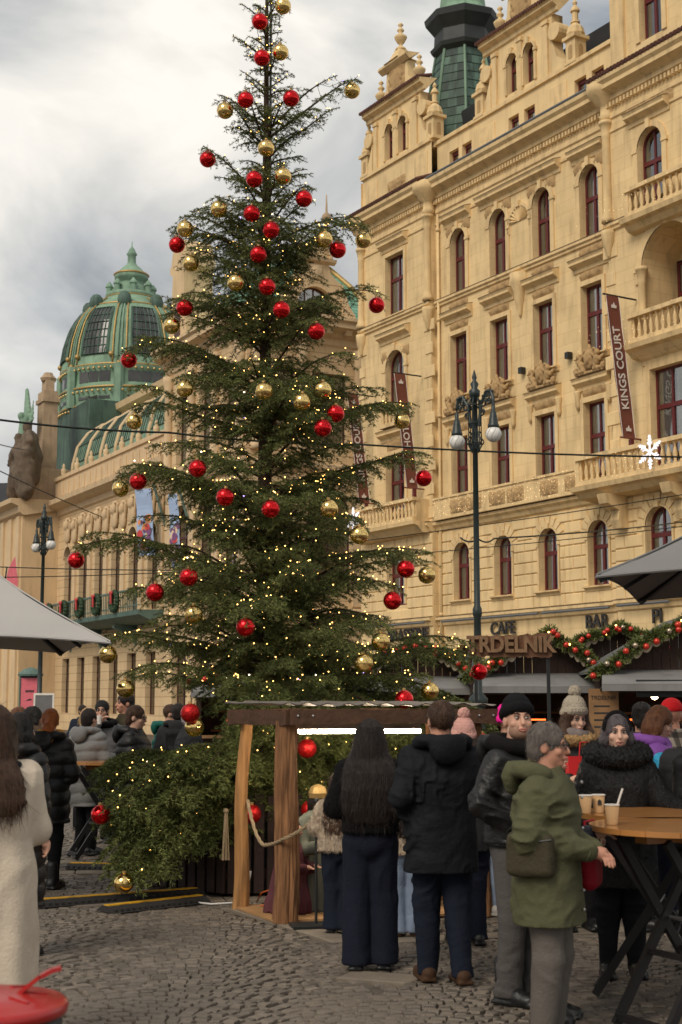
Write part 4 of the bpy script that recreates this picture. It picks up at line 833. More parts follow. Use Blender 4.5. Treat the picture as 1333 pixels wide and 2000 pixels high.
mpt('crest_moulding', sextr(arch_pts(DX, 24.14, .82, 14) + arch_pts(DX, 24.14, .68, 14)[::-1], -.25, -.121)); oo = put('relief', relief_mesh(.7, .8, 77, .12, m='muni_trim'), muni, (.06, DX+.0, 23.0), math.pi/2)
# green tiled roofs over the pavilion: curved mansard in overlapping tile rows
rt = MB(); PC4 = [(1.0,20.9),(.84,21.7),(.7,22.7),(.55,23.8),(.38,24.8),(.2,25.5),(.12,25.7)]; RCX, RCY, RHX, RHY = -5.4, 4.9, 4.7, 4.3
def rp4(s): return float(np.interp(s, np.linspace(0, 1, 7), [p[0] for p in PC4])), float(np.interp(s, np.linspace(0, 1, 7), [p[1] for p in PC4]))
for k in range(30):
    f0_, z0_ = rp4(k/30); f1_, z1_ = rp4((k+1)/30)
    for j in range(32):
        a_, b_ = -1+2*j/32+.002, -1+2*(j+1)/32-.002
        rt.quad((RCX+RHX*f0_+.05, RCY+RHY*a_*f0_, z0_), (RCX+RHX*f0_+.05, RCY+RHY*b_*f0_, z0_), (RCX+RHX*f1_, RCY+RHY*b_*f1_, z1_+.03), (RCX+RHX*f1_, RCY+RHY*a_*f1_, z1_+.03))
        rt.quad((RCX+RHX*a_*f0_, RCY-RHY*f0_-.05, z0_), (RCX+RHX*b_*f0_, RCY-RHY*f0_-.05, z0_), (RCX+RHX*b_*f1_, RCY-RHY*f1_, z1_+.03), (RCX+RHX*a_*f1_, RCY-RHY*f1_, z1_+.03))
o_ = mpt('roof_tiles', rt, 'tile_green'); o_['kind'] = 'stuff'
mpt('roof', MB().lathe([(f*math.sqrt(2)*.985, z) for f, z in PC4], (0, 0, 0), 4, a0=math.pi/4, sx=RHX, sy=RHY), 'copper', loc=(RCX, RCY, -.03))
for sx_, sy_, m_r in ((1, 1, 'gold'), (1, -1, 'copper'), (-1, -1, 'copper'), (-1, 1, 'gold')): mpt('hip_ridge', MB().tube([(RCX+sx_*RHX*f, RCY+sy_*RHY*f, z+.1) for f, z in PC4], .17, 6), m_r, True)
mpt('rear_roof', MB().box(-10.2, -.8, 9.2, 14, 20.4, 21.2), 'copper')
mpt('roof_parapet', MB().box(-10.6, .3, .1, .6, 20.95, 21.5).box(-.6, -.1, .61, 14, 20.95, 21.2))
for x, y in ((-3.4, 6.2), (-9.0, 4.8)): mpt('finial', MB().lathe([(.4,25.2),(.3,26.0),(.16,26.2),(.14,26.6),(.3,26.75),(.3,26.9),(.1,27.0),(.08,27.3),(.26,27.5),(.26,27.8),(.07,28.0),(.03,29.0)], (x, y, 0), 8), 'pylon_stone', True)
# left front dormer at the pavilion's far corner
mpt('corner_aedicule', MB().extr([(-10.2, 21), (-7.6, 21), (-7.7, 22.6), (-8.0, 23.4), (-8.1, 25.2), (-7.7, 25.4), (-7.7, 25.8)] + [(-8.9+1.0*math.cos(t), 25.8+1.3*math.sin(t)) for t in [math.pi*i/10 for i in range(11)]] + [(-10.1, 25.8), (-10.1, 25.4), (-9.7, 25.2), (-9.8, 23.4), (-10.1, 22.6)], -.1, 1.6), 'muni_stone'); mpt('aedicule_window', MB().box(-9.3, -8.5, -.13, -.101, 21.6, 23.2), 'window_brown')
# long wing: cornice, frieze of masks, parapet, glazed quarter-round roof
WC = [(0,14.2),(-.15,14.3),(-.2,14.6),(-.5,14.7),(-.9,14.9),(-.95,15.2),(0,15.3)]
mpt('cornice', MB().prof([(y+YM, z) for y, z in WC], -31.3, -10.32)); mpt('string_course', MB().prof([(YM,5.5),(YM-.2,5.6),(YM-.3,5.9),(YM,6.0)], -31.3, -10.32)); mpt('parapet', MB().box(-31.3, -10.32, YM-.3, YM+.3, 15.25, 16.6).box(-31.3, -10.32, YM-.42, YM+.4, 16.6, 16.85))
mk = SDF((-.8, -.5, -.1), (.8, .1, 2.2), .07); mk.ell((0, -.18, 1.4), (.28, .22, .36), .05).ell((0, -.1, .7), (.45, .16, .55), .08).cap((-.5, -.1, 1.7), (-.3, -.1, .3), .12, .05).cap((.5, -.1, 1.7), (.3, -.1, .3), .12, .05).ell((0, -.1, 1.85), (.4, .14, .14), .05).cap((0, -.1, .3), (0, -.05, 0), .1, .04)
MK = mk.mesh('mask_relief', 'muni_trim')
for i, x in enumerate(WX): put('mask_relief', MK, muni, (x, YM-.02, 12.05), 0, (1.1, 1, .95)); put('mask_relief', MK, muni, (x+1.53, YM-.02, 11.9), 0, (.85, 1, .95)); mpt('pier', MB().box(x+1.25, x+1.8, YM-.14, YM+.05, 6.0, 11.9)); archit_m = mpt('window_arch', MB().extr(arch_pts(x, 11.25, 1.0, 14) + arch_pts(x, 11.25, .76, 14)[::-1], YM-.1, YM+.02))
for i in range(19): x = -31+1.1*i; mpt('parapet_block', MB().box(x, x+.5, YM-.36, YM-.28, 15.5, 16.35))
gr = MB(); QP = [(1.1,16.7),(1.2,17.8),(1.5,19.0),(2.2,20.0),(3.2,20.7),(4.6,21.0)]
for (a, b), (c, d) in zip(QP[:-1], QP[1:]): gr.quad((-31.0, a, b), (-10.4, a, b), (-10.4, c, d), (-31.0, c, d))
mpt('curved_roof', gr, 'copper')
for i in range(8):
    x = -30.5+2.86*i; mpt('roof_rib', MB().tube([(x, a-.05, b) for a, b in QP], .13, 6), 'muni_trim', True); mpt('parapet_figure', MB().lathe([(.2,16.85),(.14,17.0),(.2,17.2),(.19,17.4),(.08,17.5),(.12,17.62),(.03,17.8)], (x, YM, 0), 8), 'muni_trim', True)
gb = MB()
for i in range(7):
    x = -30.5+2.86*i
    for k in range(1, 7): gb.tube([(x+2.86*k/7, a-.04, b) for a, b in QP[1:]], .03, 4)
    for a, b in QP[1:-1]: gb.tube([(x+.2, a-.04, b), (x+2.66, a-.04, b)], .035, 4)
o_ = mpt('roof_glazing_bars', gb, 'copper_dark'); o_['kind'] = 'stuff'
mpt('attic_wall', MB().box(-31.0, -10.4, 4.7, 5.4, 19.8, 21.9).prof([(4.7,21.8),(4.3,22.0),(4.2,22.4),(5.4,22.5)], -31.0, -10.4), 'muni_stone')
# green iron balcony with wreaths
mpt('balcony_slab', MB().prof([(YM,6.15),(YM-1.2,6.2),(YM-1.9,6.5),(YM-1.95,6.75),(YM,6.8)], -28, -10.6), 'iron_green')
for i in range(60): x = -27.9+.285*i; mpt('railing_bar', MB().box(x-.02, x+.02, YM-1.86, YM-1.82, 6.75, 7.85), 'iron_green')
mpt('railing', MB().box(-28, -10.6, YM-1.9, YM-1.78, 7.85, 7.95).box(-28, -10.6, YM-1.88, YM-1.8, 7.0, 7.05), 'iron_green')
wm = MB()
for i in range(16): a = 2*math.pi*i/16; wm.ball((.5*math.cos(a), 0, .5*math.sin(a)), .17, 6, 4)
WR = wm.mesh('wreath', 'garland'); BW = MB().box(-.09, .09, -.03, .03, -.5, .1).ball((-.13,0,.12), .13, 8, 6, 1, .5, .8).ball((.13,0,.12), .13, 8, 6, 1, .5, .8).mesh('bow', 'poster_red')
for i in range(5):
    M_ = muni_inv.inverted() @ Matrix.Translation((-26.4+3.07*i, YM-2.05, 7.4)); o_ = put('christmas_wreath', WR, None, M_.translation, muni.rotation_euler.z); put('ribbon', BW, o_, (0, -.2, .35)); tag(o_, 'fir wreath with red bow on the green iron balcony', 'wreath', 'wreaths along the iron balcony')
for x in (-28, -22, -16): mpt('bracket', MB().prof([(YM,5.0),(YM-.3,5.6),(YM-1.4,6.0),(YM-1.4,6.15),(YM,6.15)], x-.15, x+.15), 'iron_green')
# entrance block with pylon and sculpture at the far end
mpt('portal_block', MB().box(-36.5, -31.32, -2.0, 5, 0, 15.0), 'muni_stone'); mpt('portal_cornice', MB().prof([(-2.0,14.2),(-2.3,14.4),(-2.4,14.8),(-2.9,15.0),(-2.95,15.3),(4,15.4)], -37, -31.0)); mpt('pylon', MB().box(-35.4, -31.6, -1.5, 2.5, 15.3, 17.6).box(-34.0, -32.5, -.4, .6, 17.6, 23.2).box(-33.8, -32.8, -.2, .4, 23.2, 24.0).box(-34.15, -32.35, -.5, .7, 22.4, 22.7).lathe([(.5,24.0),(.6,24.2),(.4,24.4),(.3,24.6)], (-33.3, .1, 0), 8), 'pylon_stone')
for x in (-35.9, -33.9, -32.0): mpt('portal_pilaster', MB().box(x-.4, x+.4, -2.15, -1.99, 1, 14.2))
sg = SDF((-36.0, -3.2, 15.2), (-31.0, .6, 22.6), .13)
sg.chain([(-33.2,-1.6,17.2),(-33.1,-1.5,18.6),(-33.3,-1.4,19.8)], [.95,.9,.62], .3).ell((-33.3,-1.6,20.6), (.34,.36,.44), .15).chain([(-32.8,-1.5,19.6),(-32.0,-1.9,18.6),(-32.2,-2.1,17.4)], [.5,.42,.36], .2).chain([(-34.2,-1.6,17.2),(-34.4,-1.7,18.7),(-34.3,-1.7,19.4)], [.85,.72,.52], .3).ell((-34.4,-1.8,20.0), (.3,.32,.4), .12)
sg.chain([(-34.6,-1.8,18.9),(-35.3,-2.2,18.2)], [.28,.2], .15).chain([(-32.4,-1.8,16.0),(-32.2,-1.8,17.6)], [.55,.5], .3).cap((-34.6,-2.0,16.2), (-34.0,-1.9,17.4), .55, .6, .3).chain([(-33.0,-1.9,18.6),(-33.8,-2.3,18.9),(-34.3,-2.4,18.3)], [.34,.28,.22], .15).chain([(-32.5,-1.7,20.0),(-31.9,-1.8,19.4)], [.3,.34], .2).cap((-32.0,-1.7,16.2), (-31.8,-1.7,17.9), .4, .3, .2).chain([(-33.2,-1.7,16.0),(-33.2,-1.9,17.3)], [.5,.5], .3).add(lambda X, Y, Z: .16*(ridged(X*1.9, Y*1.9, Z*1.3)-.5)+.08*(vnoise(X*5, Y*5, Z*5)-.5))
sg.D = sg.D; sgo = put('sculpture_group', sg.mesh('sculpture_group', 'sandstone_dark'), muni, (1.7, -.2, -.3))
wg = SDF((-35.9, -2.3, 20.2), (-33.2, -.6, 24.6), .1); wg.chain([(-34.6,-1.5,20.4),(-34.6,-1.5,21.5)], [.42,.3], .2).ell((-34.6,-1.7,21.9), (.22,.25,.3), .1)
for k in range(7): wg.cap((-34.5-.05*k, -1.3, 21.0+.12*k), (-35.1+.16*k, -1.2, 23.9-.33*k), .26, .13, .1)
for k in range(4): wg.cap((-34.3, -1.2, 21.0+.1*k), (-33.8+.08*k, -1.1, 22.9-.4*k), .15, .06, .06)
put('winged_figure', wg.mesh('winged_figure', 'copper'), muni, (1.15, 0, -.5), 0, (1, 1, 1)); mpt('portal_roof', MB().prof([(2.0,15.3),(2.2,18.0),(3.4,20.4),(6,21.5)], -32, -28.5), 'lead')
# ---------------------------------------------------------------- the dome
DY = 104.0; dc = at(254, 700, DY); dl = muni_inv @ Vector((dc.x, DY, 0))
def dz(y3): return at(254, 450 + y3*.3376, DY).z
def dr(p): return p*.3376/2752*DY
dome = put('dome', MB().lathe([(dr(a), dz(b)) for a, b in ((392,1250),(392,1100),(400,1090),(385,1060),(398,1000),(400,985),(385,960),(382,890),(398,870),(396,850),(388,800),(372,700),(340,600),(300,530),(243,475),(172,425),(140,402))], n=48).mesh('dome', 'copper_green', True), muni, (dl.x, dl.y, 0))
def dpart(n, mb, m, sm=False): return mb.build(n, m, dome, sm)
dpart('lantern', MB().lathe([(dr(a), dz(b)) for a, b in ((150,405),(150,380),(110,372),(105,335),(78,330),(75,300),(98,290),(100,265),(92,260),(60,225),(35,205),(25,190),(24,150),(32,140),(24,128),(16,110),(4,95),(2,65))], n=24), 'copper', True)
for k in range(8):
    a = R(22.5+45*k+8); c, s = math.cos(a), math.sin(a); r1 = dr(128); dpart('lantern_turret', MB().lathe([(dr(18),dz(405)),(dr(18),dz(345)),(dr(24),dz(340)),(dr(22),dz(330)),(dr(4),dz(308))], (r1*c, r1*s, 0), 8), 'copper')
def prof_r(z):
    t = [(392,860),(388,800),(372,700),(340,600),(300,530),(243,475),(172,425)]; zs = [dz(b) for a, b in t]; rs = [dr(a) for a, b in t]; return float(np.interp(z, zs, rs))
for k in range(8):
    az = R(-90-6+45*k)
    # glazed panel on the dome skin with its bars
    g = MB(); n = 10; z0_, z1_ = dz(800), dz(520); rows = []
    for i in range(n+1):
        z = z0_+(z1_-z0_)*i/n; hw_ = R(12.2)*(1 if i > 1 else .8) * (1 if i < n else .8)
        rows.append([((prof_r(z)+.07)*math.cos(az+hw_*q), (prof_r(z)+.07)*math.sin(az+hw_*q), z) for q in (-1,-.5,0,.5,1)])
    for i in range(n):
        for j in range(4): g.quad(rows[i][j], rows[i][j+1], rows[i+1][j+1], rows[i+1][j])
    gp = dpart('dome_window', g, 'dome_glass', True); b = MB()
    for q in (-1,-.67,-.33,0,.33,.67,1):
        b.tube([((prof_r(z)+.1)*math.cos(az+R(12.2)*q), (prof_r(z)+.1)*math.sin(az+R(12.2)*q), z) for z in np.linspace(z0_, z1_, 10)], .04 if abs(q) < 1 else .1, 4)
    for z in np.linspace(z0_, z1_, 7): b.tube([((prof_r(z)+.1)*math.cos(az+R(12.2)*q), (prof_r(z)+.1)*math.sin(az+R(12.2)*q), z) for q in np.linspace(-1,1,7)], .045, 4)
    bb = b.build('glazing_bars', 'copper_dark', dome)
    for q in (-17, 17, -21, 21): dpart('gilded_rib', MB().tube([((prof_r(z)+.08)*math.cos(az+R(q)), (prof_r(z)+.08)*math.sin(az+R(q)), z) for z in np.linspace(dz(850), dz(430), 12)], .07, 5), 'gold' if abs(q) == 17 else 'copper', True)
    for q in (-16, 16): z = dz(808); dpart('gilded_boss', MB().ball(((prof_r(z)+.15)*math.cos(az+R(q)), (prof_r(z)+.15)*math.sin(az+R(q)), z), .2, 8, 6), 'gold', True)
    a2 = az+R(22.5); z = dz(470); dpart('dome_mask', MB().ball(((prof_r(z)+.1)*math.cos(a2), (prof_r(z)+.1)*math.sin(a2), z), .55, 8, 6, 1, 1, 1.3), 'copper_dark', True)
    for rr_, za, zb in ((384, 955, 895), (388, 1050, 1010)):
        g = MB(); hw_ = R(15); pts = [[(dr(rr_+3)*math.cos(az+hw_*q), dr(rr_+3)*math.sin(az+hw_*q), dz(z)) for q in (-1,-.35,-.3,.3,.35,1)] for z in (za, zb)]
        for j in (0, 2, 4): g.quad(pts[0][j], pts[0][j+1], pts[1][j+1], pts[1][j])
        dpart('drum_window', g, 'dome_glass')
    dpart('drum_buttress', MB().tube([(dr(400)*math.cos(a2), dr(400)*math.sin(a2), dz(1090)), (dr(398)*math.cos(a2), dr(398)*math.sin(a2), dz(860))], .35, 6), 'copper'); dpart('gilded_cresting', MB().ball((dr(404)*math.cos(a2), dr(404)*math.sin(a2), dz(880)), .26, 6, 5, 1, 1, 2), 'gold', True)
for y3, rr_ in ((858, 396), (985, 404), (1085, 404)):
    dpart('gilded_band', MB().lathe([(dr(rr_), dz(y3)-.07), (dr(rr_)+.06, dz(y3)), (dr(rr_), dz(y3)+.07)], n=48, cap=False), 'gold', True)
    b = MB()
    for k in range(72): a = 2*math.pi*k/72; b.ball(((dr(rr_)+.04)*math.cos(a), (dr(rr_)+.04)*math.sin(a), dz(y3)-.3), .1, 5, 4)
    o_ = b.build('gilded_studs', 'gold', dome); o_['kind'] = 'stuff'
for y3, rr_ in ((482, 252), (403, 146), (262, 100)): dpart('gilded_band', MB().lathe([(dr(rr_), dz(y3)-.08), (dr(rr_)+.08, dz(y3)), (dr(rr_), dz(y3)+.08)], n=32, cap=False), 'gold', True)
dpart('dome_substructure', MB().box(-6.5, 6, -5, 5, 15.0, dz(1090)-.1), 'copper_dark')
# exhibition banners on poles in front of the wing
def blue_banner(u, v0, v1, Y, lbl, wd):
    p0 = at(u, v1, Y); p1 = at(u, v0, Y); o = thing('exhibition_banner', lbl, 'banner', (p0.x, Y, 0), -.35, 'pale blue banners on the civic hall')
    z0_, z1_ = p0.z, p1.z; c = MB(); n = 16
    for sd_ in (-.01, .01):
        rows = [[(-wd/2+.28*(1-i/n), .05*math.sin(i*.7)+sd_, z0_+(z1_-z0_)*i/n), (wd/2+.28*(1-i/n), .05*math.sin(i*.7+.5)+sd_, z0_+(z1_-z0_)*i/n)] for i in range(n+1)]
        for i in range(n): q = (rows[i][0], rows[i][1], rows[i+1][1], rows[i+1][0]); c.quad(*(q if sd_ < 0 else q[::-1]))
    c.build('cloth', 'banner_blue', o); r_ = random.Random(int(u))
    for i in range(26):
        t = r_.uniform(.1, .62); x = r_.uniform(-.33, .33)*wd+.28*(1-t); z = z0_+(z1_-z0_)*t; s_ = r_.uniform(.08, .24); y = .05*math.sin(t*16*.7+.25)-.03
        MB().extr([(x+s_*math.cos(2*math.pi*k/7)*r_.uniform(.6,1), z+s_*1.3*math.sin(2*math.pi*k/7)*r_.uniform(.6,1)) for k in range(7)], y-.004-.001*i, y+.0).build('printed_shape', r_.choice(('poster_red', 'poster_orange', 'poster_plum', 'poster_cream', 'poster_plum')), o)
    MB().tube([(.55*wd, .1, z1_+.3), (wd*.62+1.6, .3, z0_-1.2)], .07, 6).build('pole', 'iron_green', o); return o
blue_banner(278, 955, 1085, 78.5, 'pale blue banner with colourful painted figures hung on the civic hall', 1.0); blue_banner(336, 965, 1108, 74, 'narrow pale blue banner with red figures half hidden by fir branches', .55)
# ================================================================== grey house at the far left, poster pillar
gh = thing('apartment_house', 'pale grey apartment house beyond the domed hall', 'building', (-33.5, 118, 0), -.05)
w = MB(); GO = [-4.4, -2.0, .4, 2.8, 5.2]
for z in range(5): band(w, -6, 6.2, z*3.5, z*3.5+3.5, [(x, 1.1, z*3.5+1.0, z*3.5+2.8, False) for x in GO], 0, .3)
w.box(-6, 6.2, .4, 8, 0, 17.4); w.build('wall', 'grey_ashlar', gh); MB().prof([(0,17.3),(-.4,17.5),(-.5,17.9),(.5,18)], -6.1, 6.3).build('cornice', 'grey_house', gh)
for z in range(5):
    for x in GO: window(gh, x, z*3.5+1.0, 1.1, 1.8, False, .15, 'window_brown', False)
MB().prof([(.2,18),(3.2,20.5),(6.2,18)], -6, 6.2).build('roof', 'slate', gh)
fp = thing('feather_flag', 'pink feather flag with black print on a thin pole beyond the hall', 'flag', (at(12, 1372, 92).x, 92, 0)); MB().tube([(-.6,0,0),(-.6,0,7),(-.2,0,10.5)], .05, 6).build('pole', 'iron_black', fp); MB().extr([(-.5,6.2),(.1,6.4),(.55,9.5),(.3,11.2),(-.1,10.4),(-.5,8)], -.01, .01).build('cloth', 'poster_pink', fp)
MB().extr([(-.35,6.9),(.05,7.0),(.2,8.3),(-.1,8.1),(-.3,8.6)], -.02, -.012).build('print', 'poster_black', fp)
pp = thing('poster_pillar', 'poster stand with a pink sheet over black beside the hall entrance', 'poster stand', (at(58, 1372, 60).x, 60, 0), .1); pp.scale = (.6, 1, .8)
MB().box(-.75, .75, 0, .3, 0, .5).box(-.75, -.65, 0, .3, .5, 3.6).box(.65, .75, 0, .3, .5, 3.6).lathe([(.85,3.6),(.9,3.7),(.5,3.95),(.1,4.05)], (0,.15,0), 12, sy=.4).build('frame', 'iron_green', pp); MB().box(-.65, .65, .05, .25, .5, 3.6).build('backing', 'poster_black', pp)
MB().box(-.62, .62, .03, .049, 1.75, 3.5).build('poster', 'poster_pink', pp); [MB().box(-.3+.1*i_, -.22+.1*i_, .024, .029, 2.75, 2.87).build('print', 'poster_black', pp) for i_ in range(6)]; MB().extr([(-.25,2.3),(.2,2.35),(.05,2.42),(-.1,2.4)], .024, .029).build('print', 'poster_black', pp)
MB().box(-.5, -.25, .03, .049, 1.35, 1.6).build('print', 'poster_red', pp)
for i in range(4): MB().box(-.5, .1+.12*(i % 3), .03, .049, 1.2-.14*i, 1.27-.14*i).build('print', 'letter_white', pp)
# ================================================================== CHRISTMAS TREE
TRX, TRY = -.79, 14.8
tree = thing('christmas_tree', 'tall fir Christmas tree covered in warm string lights', 'christmas tree', (TRX, TRY, 0))
fir = bpy.data.materials.new('fir_needles'); MATS['fir_needles'] = fir; fir.use_nodes = True; t_ = fir.node_tree; b_ = t_.nodes['Principled BSDF']; b_.inputs['Roughness'].default_value = .6; b_.inputs['Specular IOR Level'].default_value = .3
co_ = t_.nodes.new('ShaderNodeTexCoord'); nz_ = t_.nodes.new('ShaderNodeTexNoise'); nz_.inputs['Scale'].default_value = 3.5; nz_.inputs['Detail'].default_value = 4; t_.links.new(co_.outputs['Object'], nz_.inputs['Vector'])
rp_ = t_.nodes.new('ShaderNodeValToRGB'); rp_.color_ramp.elements[0].position = .3; rp_.color_ramp.elements[0].color = (.070, .088, .022, 1); rp_.color_ramp.elements[1].position = .72; rp_.color_ramp.elements[1].color = (.175, .198, .058, 1); t_.links.new(nz_.outputs['Fac'], rp_.inputs[0])
gi_ = t_.nodes.new('ShaderNodeNewGeometry'); mr_ = t_.nodes.new('ShaderNodeMapRange'); mr_.inputs[3].default_value = .65; mr_.inputs[4].default_value = 1.45; t_.links.new(gi_.outputs['Random Per Island'], mr_.inputs[0]); hs_ = t_.nodes.new('ShaderNodeHueSaturation'); t_.links.new(rp_.outputs[0], hs_.inputs['Color']); t_.links.new(mr_.outputs[0], hs_.inputs['Value']); t_.links.new(hs_.outputs[0], b_.inputs['Base Color'])
SIL = [(-60,.12),(0,.25),(100,.38),(200,.6),(300,.62),(400,.82),(450,1.0),(500,.92),(600,1.08),(700,1.2),(800,1.36),(900,1.52),(1000,1.62),(1100,1.86),(1200,1.86),(1300,1.98),(1400,1.95),(1500,1.9)]
def R_v(v): return float(np.interp(v, [a for a, b in SIL], [b for a, b in SIL]))
def z_of(v): return at(522, v, TRY).z
zgrid = [z_of(v) for v, r in SIL][::-1]; rgrid = [r for v, r in SIL][::-1]
def R_z(z): return float(np.interp(z, zgrid, rgrid))
RED = [(508,42),(480,195),(569,192),(406,311),(594,388),(492,417),(530,449),(346,478),(660,488),(505,497),(361,601),(550,605),(522,560),(618,647),(736,596),(252,703),(656,808),(631,836),(270,940),(440,971),(529,994),(828,934),(149,1094),(369,1127),(303,1157),(480,1225),(793,1111),(767,1173),(936,1312),(386,915),(512,113),(497,350)]
GOLD = [(553,12),(548,102),(688,177),(440,216),(520,289),(553,344),(362,447),(428,408),(634,468),(710,469),(373,514),(461,552),(336,636),(516,764),(361,759),(631,762),(262,823),(785,822),(236,954),(643,993),(702,1045),(834,1123),(378,1200),(211,1278),(744,1253),(711,1295),(246,1345),(840,1350),(590,785)]
rt_ = np.random.default_rng(11)
def front_Y(u, v, back=False):
    r = R_v(v); x = abs((u-522)/2752*TRY); d = math.sqrt(max(0, r*r-x*x)) if x < r else 0.0
    return TRY - d*.92
NSC = [1.0]; segs = []      # (p0, p1, weight): needled twig axes
wood = MB(); bulbs = []
def branch(root, tip, sag, dens=1.0, droop=.3, nb=1.0, width=1.0, fall=0.0, flat=False):
    root = np.array(root, float); tip = np.array(tip, float); L = np.linalg.norm(tip-root); n = 10; up = np.array((0,0,1.0)); d = (tip-root)/L
    sd = np.cross(d, up); sd /= np.linalg.norm(sd)+1e-6; wig = rt_.normal(0, .02*L)
    a2 = rt_.normal(0, .035)*L; ph2 = rt_.uniform(0, 6); width = width*rt_.uniform(.75, 1.5)
    def P(t): return root+(tip-root)*t - up*sag*4*t*(1-t) + sd*wig*math.sin(t*5) + up*a2*math.sin(t*3.14*2+ph2)*t*(1-t)*3 + up*.10*L*(t**2-t**5)*(1 if L > .5 else .3) + up*fall*2.6*(t-t**3.2)
    pts = [P(i/n) for i in range(n+1)]; wood.tube(pts, .008+.014*min(1, L/1.6), 5, .003)
    for i in range(n):
        if i > 1: segs.append((pts[i], pts[i+1], NSC[0]))
    t = .14 if L > .5 else .05; step = .058/L/dens
    while t < .985:
        p = P(t); dl = P(min(1, t+.02))-P(t-.02); dl /= np.linalg.norm(dl)
        for s in (-1, 1):
            if rt_.random() < .08: continue
            l = width*min(.52, (.11+.36*(1-t))*min(1, .35+L/1.5))*rt_.uniform(.6, 1.15); ang = rt_.uniform(.75, 1.1)
            v = dl*math.cos(ang)+sd*s*math.sin(ang)+up*(rt_.uniform(-.5, .22) if not flat else rt_.uniform(-.22, .08)); v /= np.linalg.norm(v)
            q0 = p; m = max(2, int(l/.07)); prev = q0
            for k in range(1, m+1):
                f = k/m; q = q0+v*l*f-up*droop*l*f*f; segs.append((prev, q, NSC[0]))
                if l > .09:
                    vv = (q-prev)/np.linalg.norm(q-prev); s2 = np.cross(vv, up); s2 /= np.linalg.norm(s2)+1e-6
                    for e in (-1, 1):
                        ll = (.045+.085*(1-f)*min(1, l/.25))*rt_.uniform(.6, 1.2); w2 = vv*.62+s2*e*.75+up*(rt_.uniform(-.55, .25) if not flat else rt_.uniform(-.2, .1)); w2 /= np.linalg.norm(w2); segs.append((q, q+w2*ll*NSC[0]-up*.1*ll, NSC[0]))
                prev = q
            if rt_.random() < .12*nb: bulbs.append(q0+v*l*rt_.uniform(.25, 1)+up*.025)
        if rt_.random() < .19*nb: bulbs.append(p+up*.02+sd*rt_.normal(0, .04))
        t += step*rt_.uniform(.75, 1.25)
def trunk_pt(z): return np.array((TRX-.03*(z/10), TRY, z))
BAUB = []
for lst, c in ((RED, 'red'), (GOLD, 'gold')):
    for u, v in lst:
        p = at(u, v, front_Y(u, v)); BAUB.append((p, c)); tip = np.array((p.x, p.y, p.z+.105)); off = tip-trunk_pt(tip[2]); Lh = math.hypot(off[0], off[1])
        if Lh < .25: continue
        rise = (.75 if v < 330 else .38 if v < 700 else .30 if v < 1150 else .2)*Lh*rt_.uniform(.8, 1.1); tip2 = tip+np.array((off[0], off[1], 0))/Lh*.05 + np.array((0, 0, .02))
        branch(trunk_pt(tip[2]-rise), tip2, -.10*Lh if v > 330 else -.03*Lh, 1.0 if v > 330 else .8, width=1.0 if v > 380 else .7)
# extra reaching boughs seen in outline
for u, v, dy in ((660,150,0),(662,212,.1),(560,150,0),(425,185,.1),(470,138,0),(457,72,0),(545,78,0),(470,8,0),(540,-6,0),(420,345,0),(612,372,0),(385,410,-.1),(338,445,.1),(600,330,-.2),(700,425,.2),(415,545,.2),(330,585,0),(665,600,-.2),(275,662,.2),(690,690,-.3),(250,760,0),(680,770,.2),(805,790,0),(235,912,.1),(750,760,0),(300,870,0),(842,890,.1),(700,930,-.5),(260,1010,0),(165,1045,0),(840,1078,.1),(720,1130,-.6),(250,1150,-.5),(700,1040,.3),(760,1205,-.3),(190,1245,.1),(300,1230,-.7),(930,1258,-.1),(850,1285,-.6),(800,1330,-.8),(640,1330,-1.5),(450,1330,-1.6),(560,1300,-1.7),(520,1180,-1.6),(600,1100,-1.6),(420,1040,-1.4),(650,1230,-1.5),(640,1380,-1.2)):
    p = at(u, v, TRY+dy); off = np.array(p)-trunk_pt(p.z); Lh = max(.12, math.hypot(off[0], off[1])); rise = (.8 if v < 330 else .4 if v < 700 else .3 if v < 1150 else .16)*Lh
    branch(trunk_pt(p.z-rise), np.array(p), -.06*Lh, 1.0 if v > 330 else .75, width=1.0 if v > 380 else .5)
# whorls filling the crown
z = 1.95; az = 0.0
while z < 9.4:
    Rr = R_z(z); n = 6 if z < 7.0 else 4
    for k in range(n):
        a = az+2*math.pi*k/n+rt_.normal(0, .22); L = Rr*rt_.uniform(.3, .78); zz = z+rt_.uniform(-.1, .1); rise = (.22 if z < 6 else .45)*L
        frontal = math.sin(a) < .5
        branch(trunk_pt(zz-rise*.5), trunk_pt(zz+rise*.6)+np.array((L*math.cos(a), L*math.sin(a), 0)), -.08*L, .9 if frontal else .55, nb=1.0 if frontal else .3, width=1.0 if z < 6.6 else .62)
    az += 2.4; z += rt_.uniform(.15, .32) if z < 6 else .27
NSC[0] = 1.45
# skirt drooping over the planter, left of the shelter
for u, v, Y in ((190,1465,13.4),(185,1530,13.3),(195,1600,13.2),(220,1560,12.9),(260,1500,12.9),(330,1480,12.9),(215,1660,13.1),(240,1690,13.0),(245,1697,12.84),(228,1685,12.9),(268,1678,12.88),(290,1690,12.95),(205,1600,12.98),(290,1640,12.8),(330,1560,12.7),(270,1590,12.8),(420,1500,12.9),(380,1460,13.1),(460,1460,13.2),(250,1620,13.6),(360,1600,13.3),(470,1540,13.5)):
    for rep in range(2):
        p = at(u+(rt_.uniform(0, 45) if rep else 0), max(v, 1495)+(rt_.uniform(-20, 15) if rep else 0), Y+(rt_.uniform(-.1, .45) if rep else 0)); r0 = trunk_pt(.86+rt_.uniform(-.1, .12)); Lh = math.hypot(p.x-r0[0], p.y-r0[1]); branch(r0-np.array((0,0,.08)), np.array(p)-np.array((0,0,.05)), -.02*Lh, .8, droop=.35, nb=.55, width=1.25, fall=.15, flat=True)
NSC[0] = 1.25
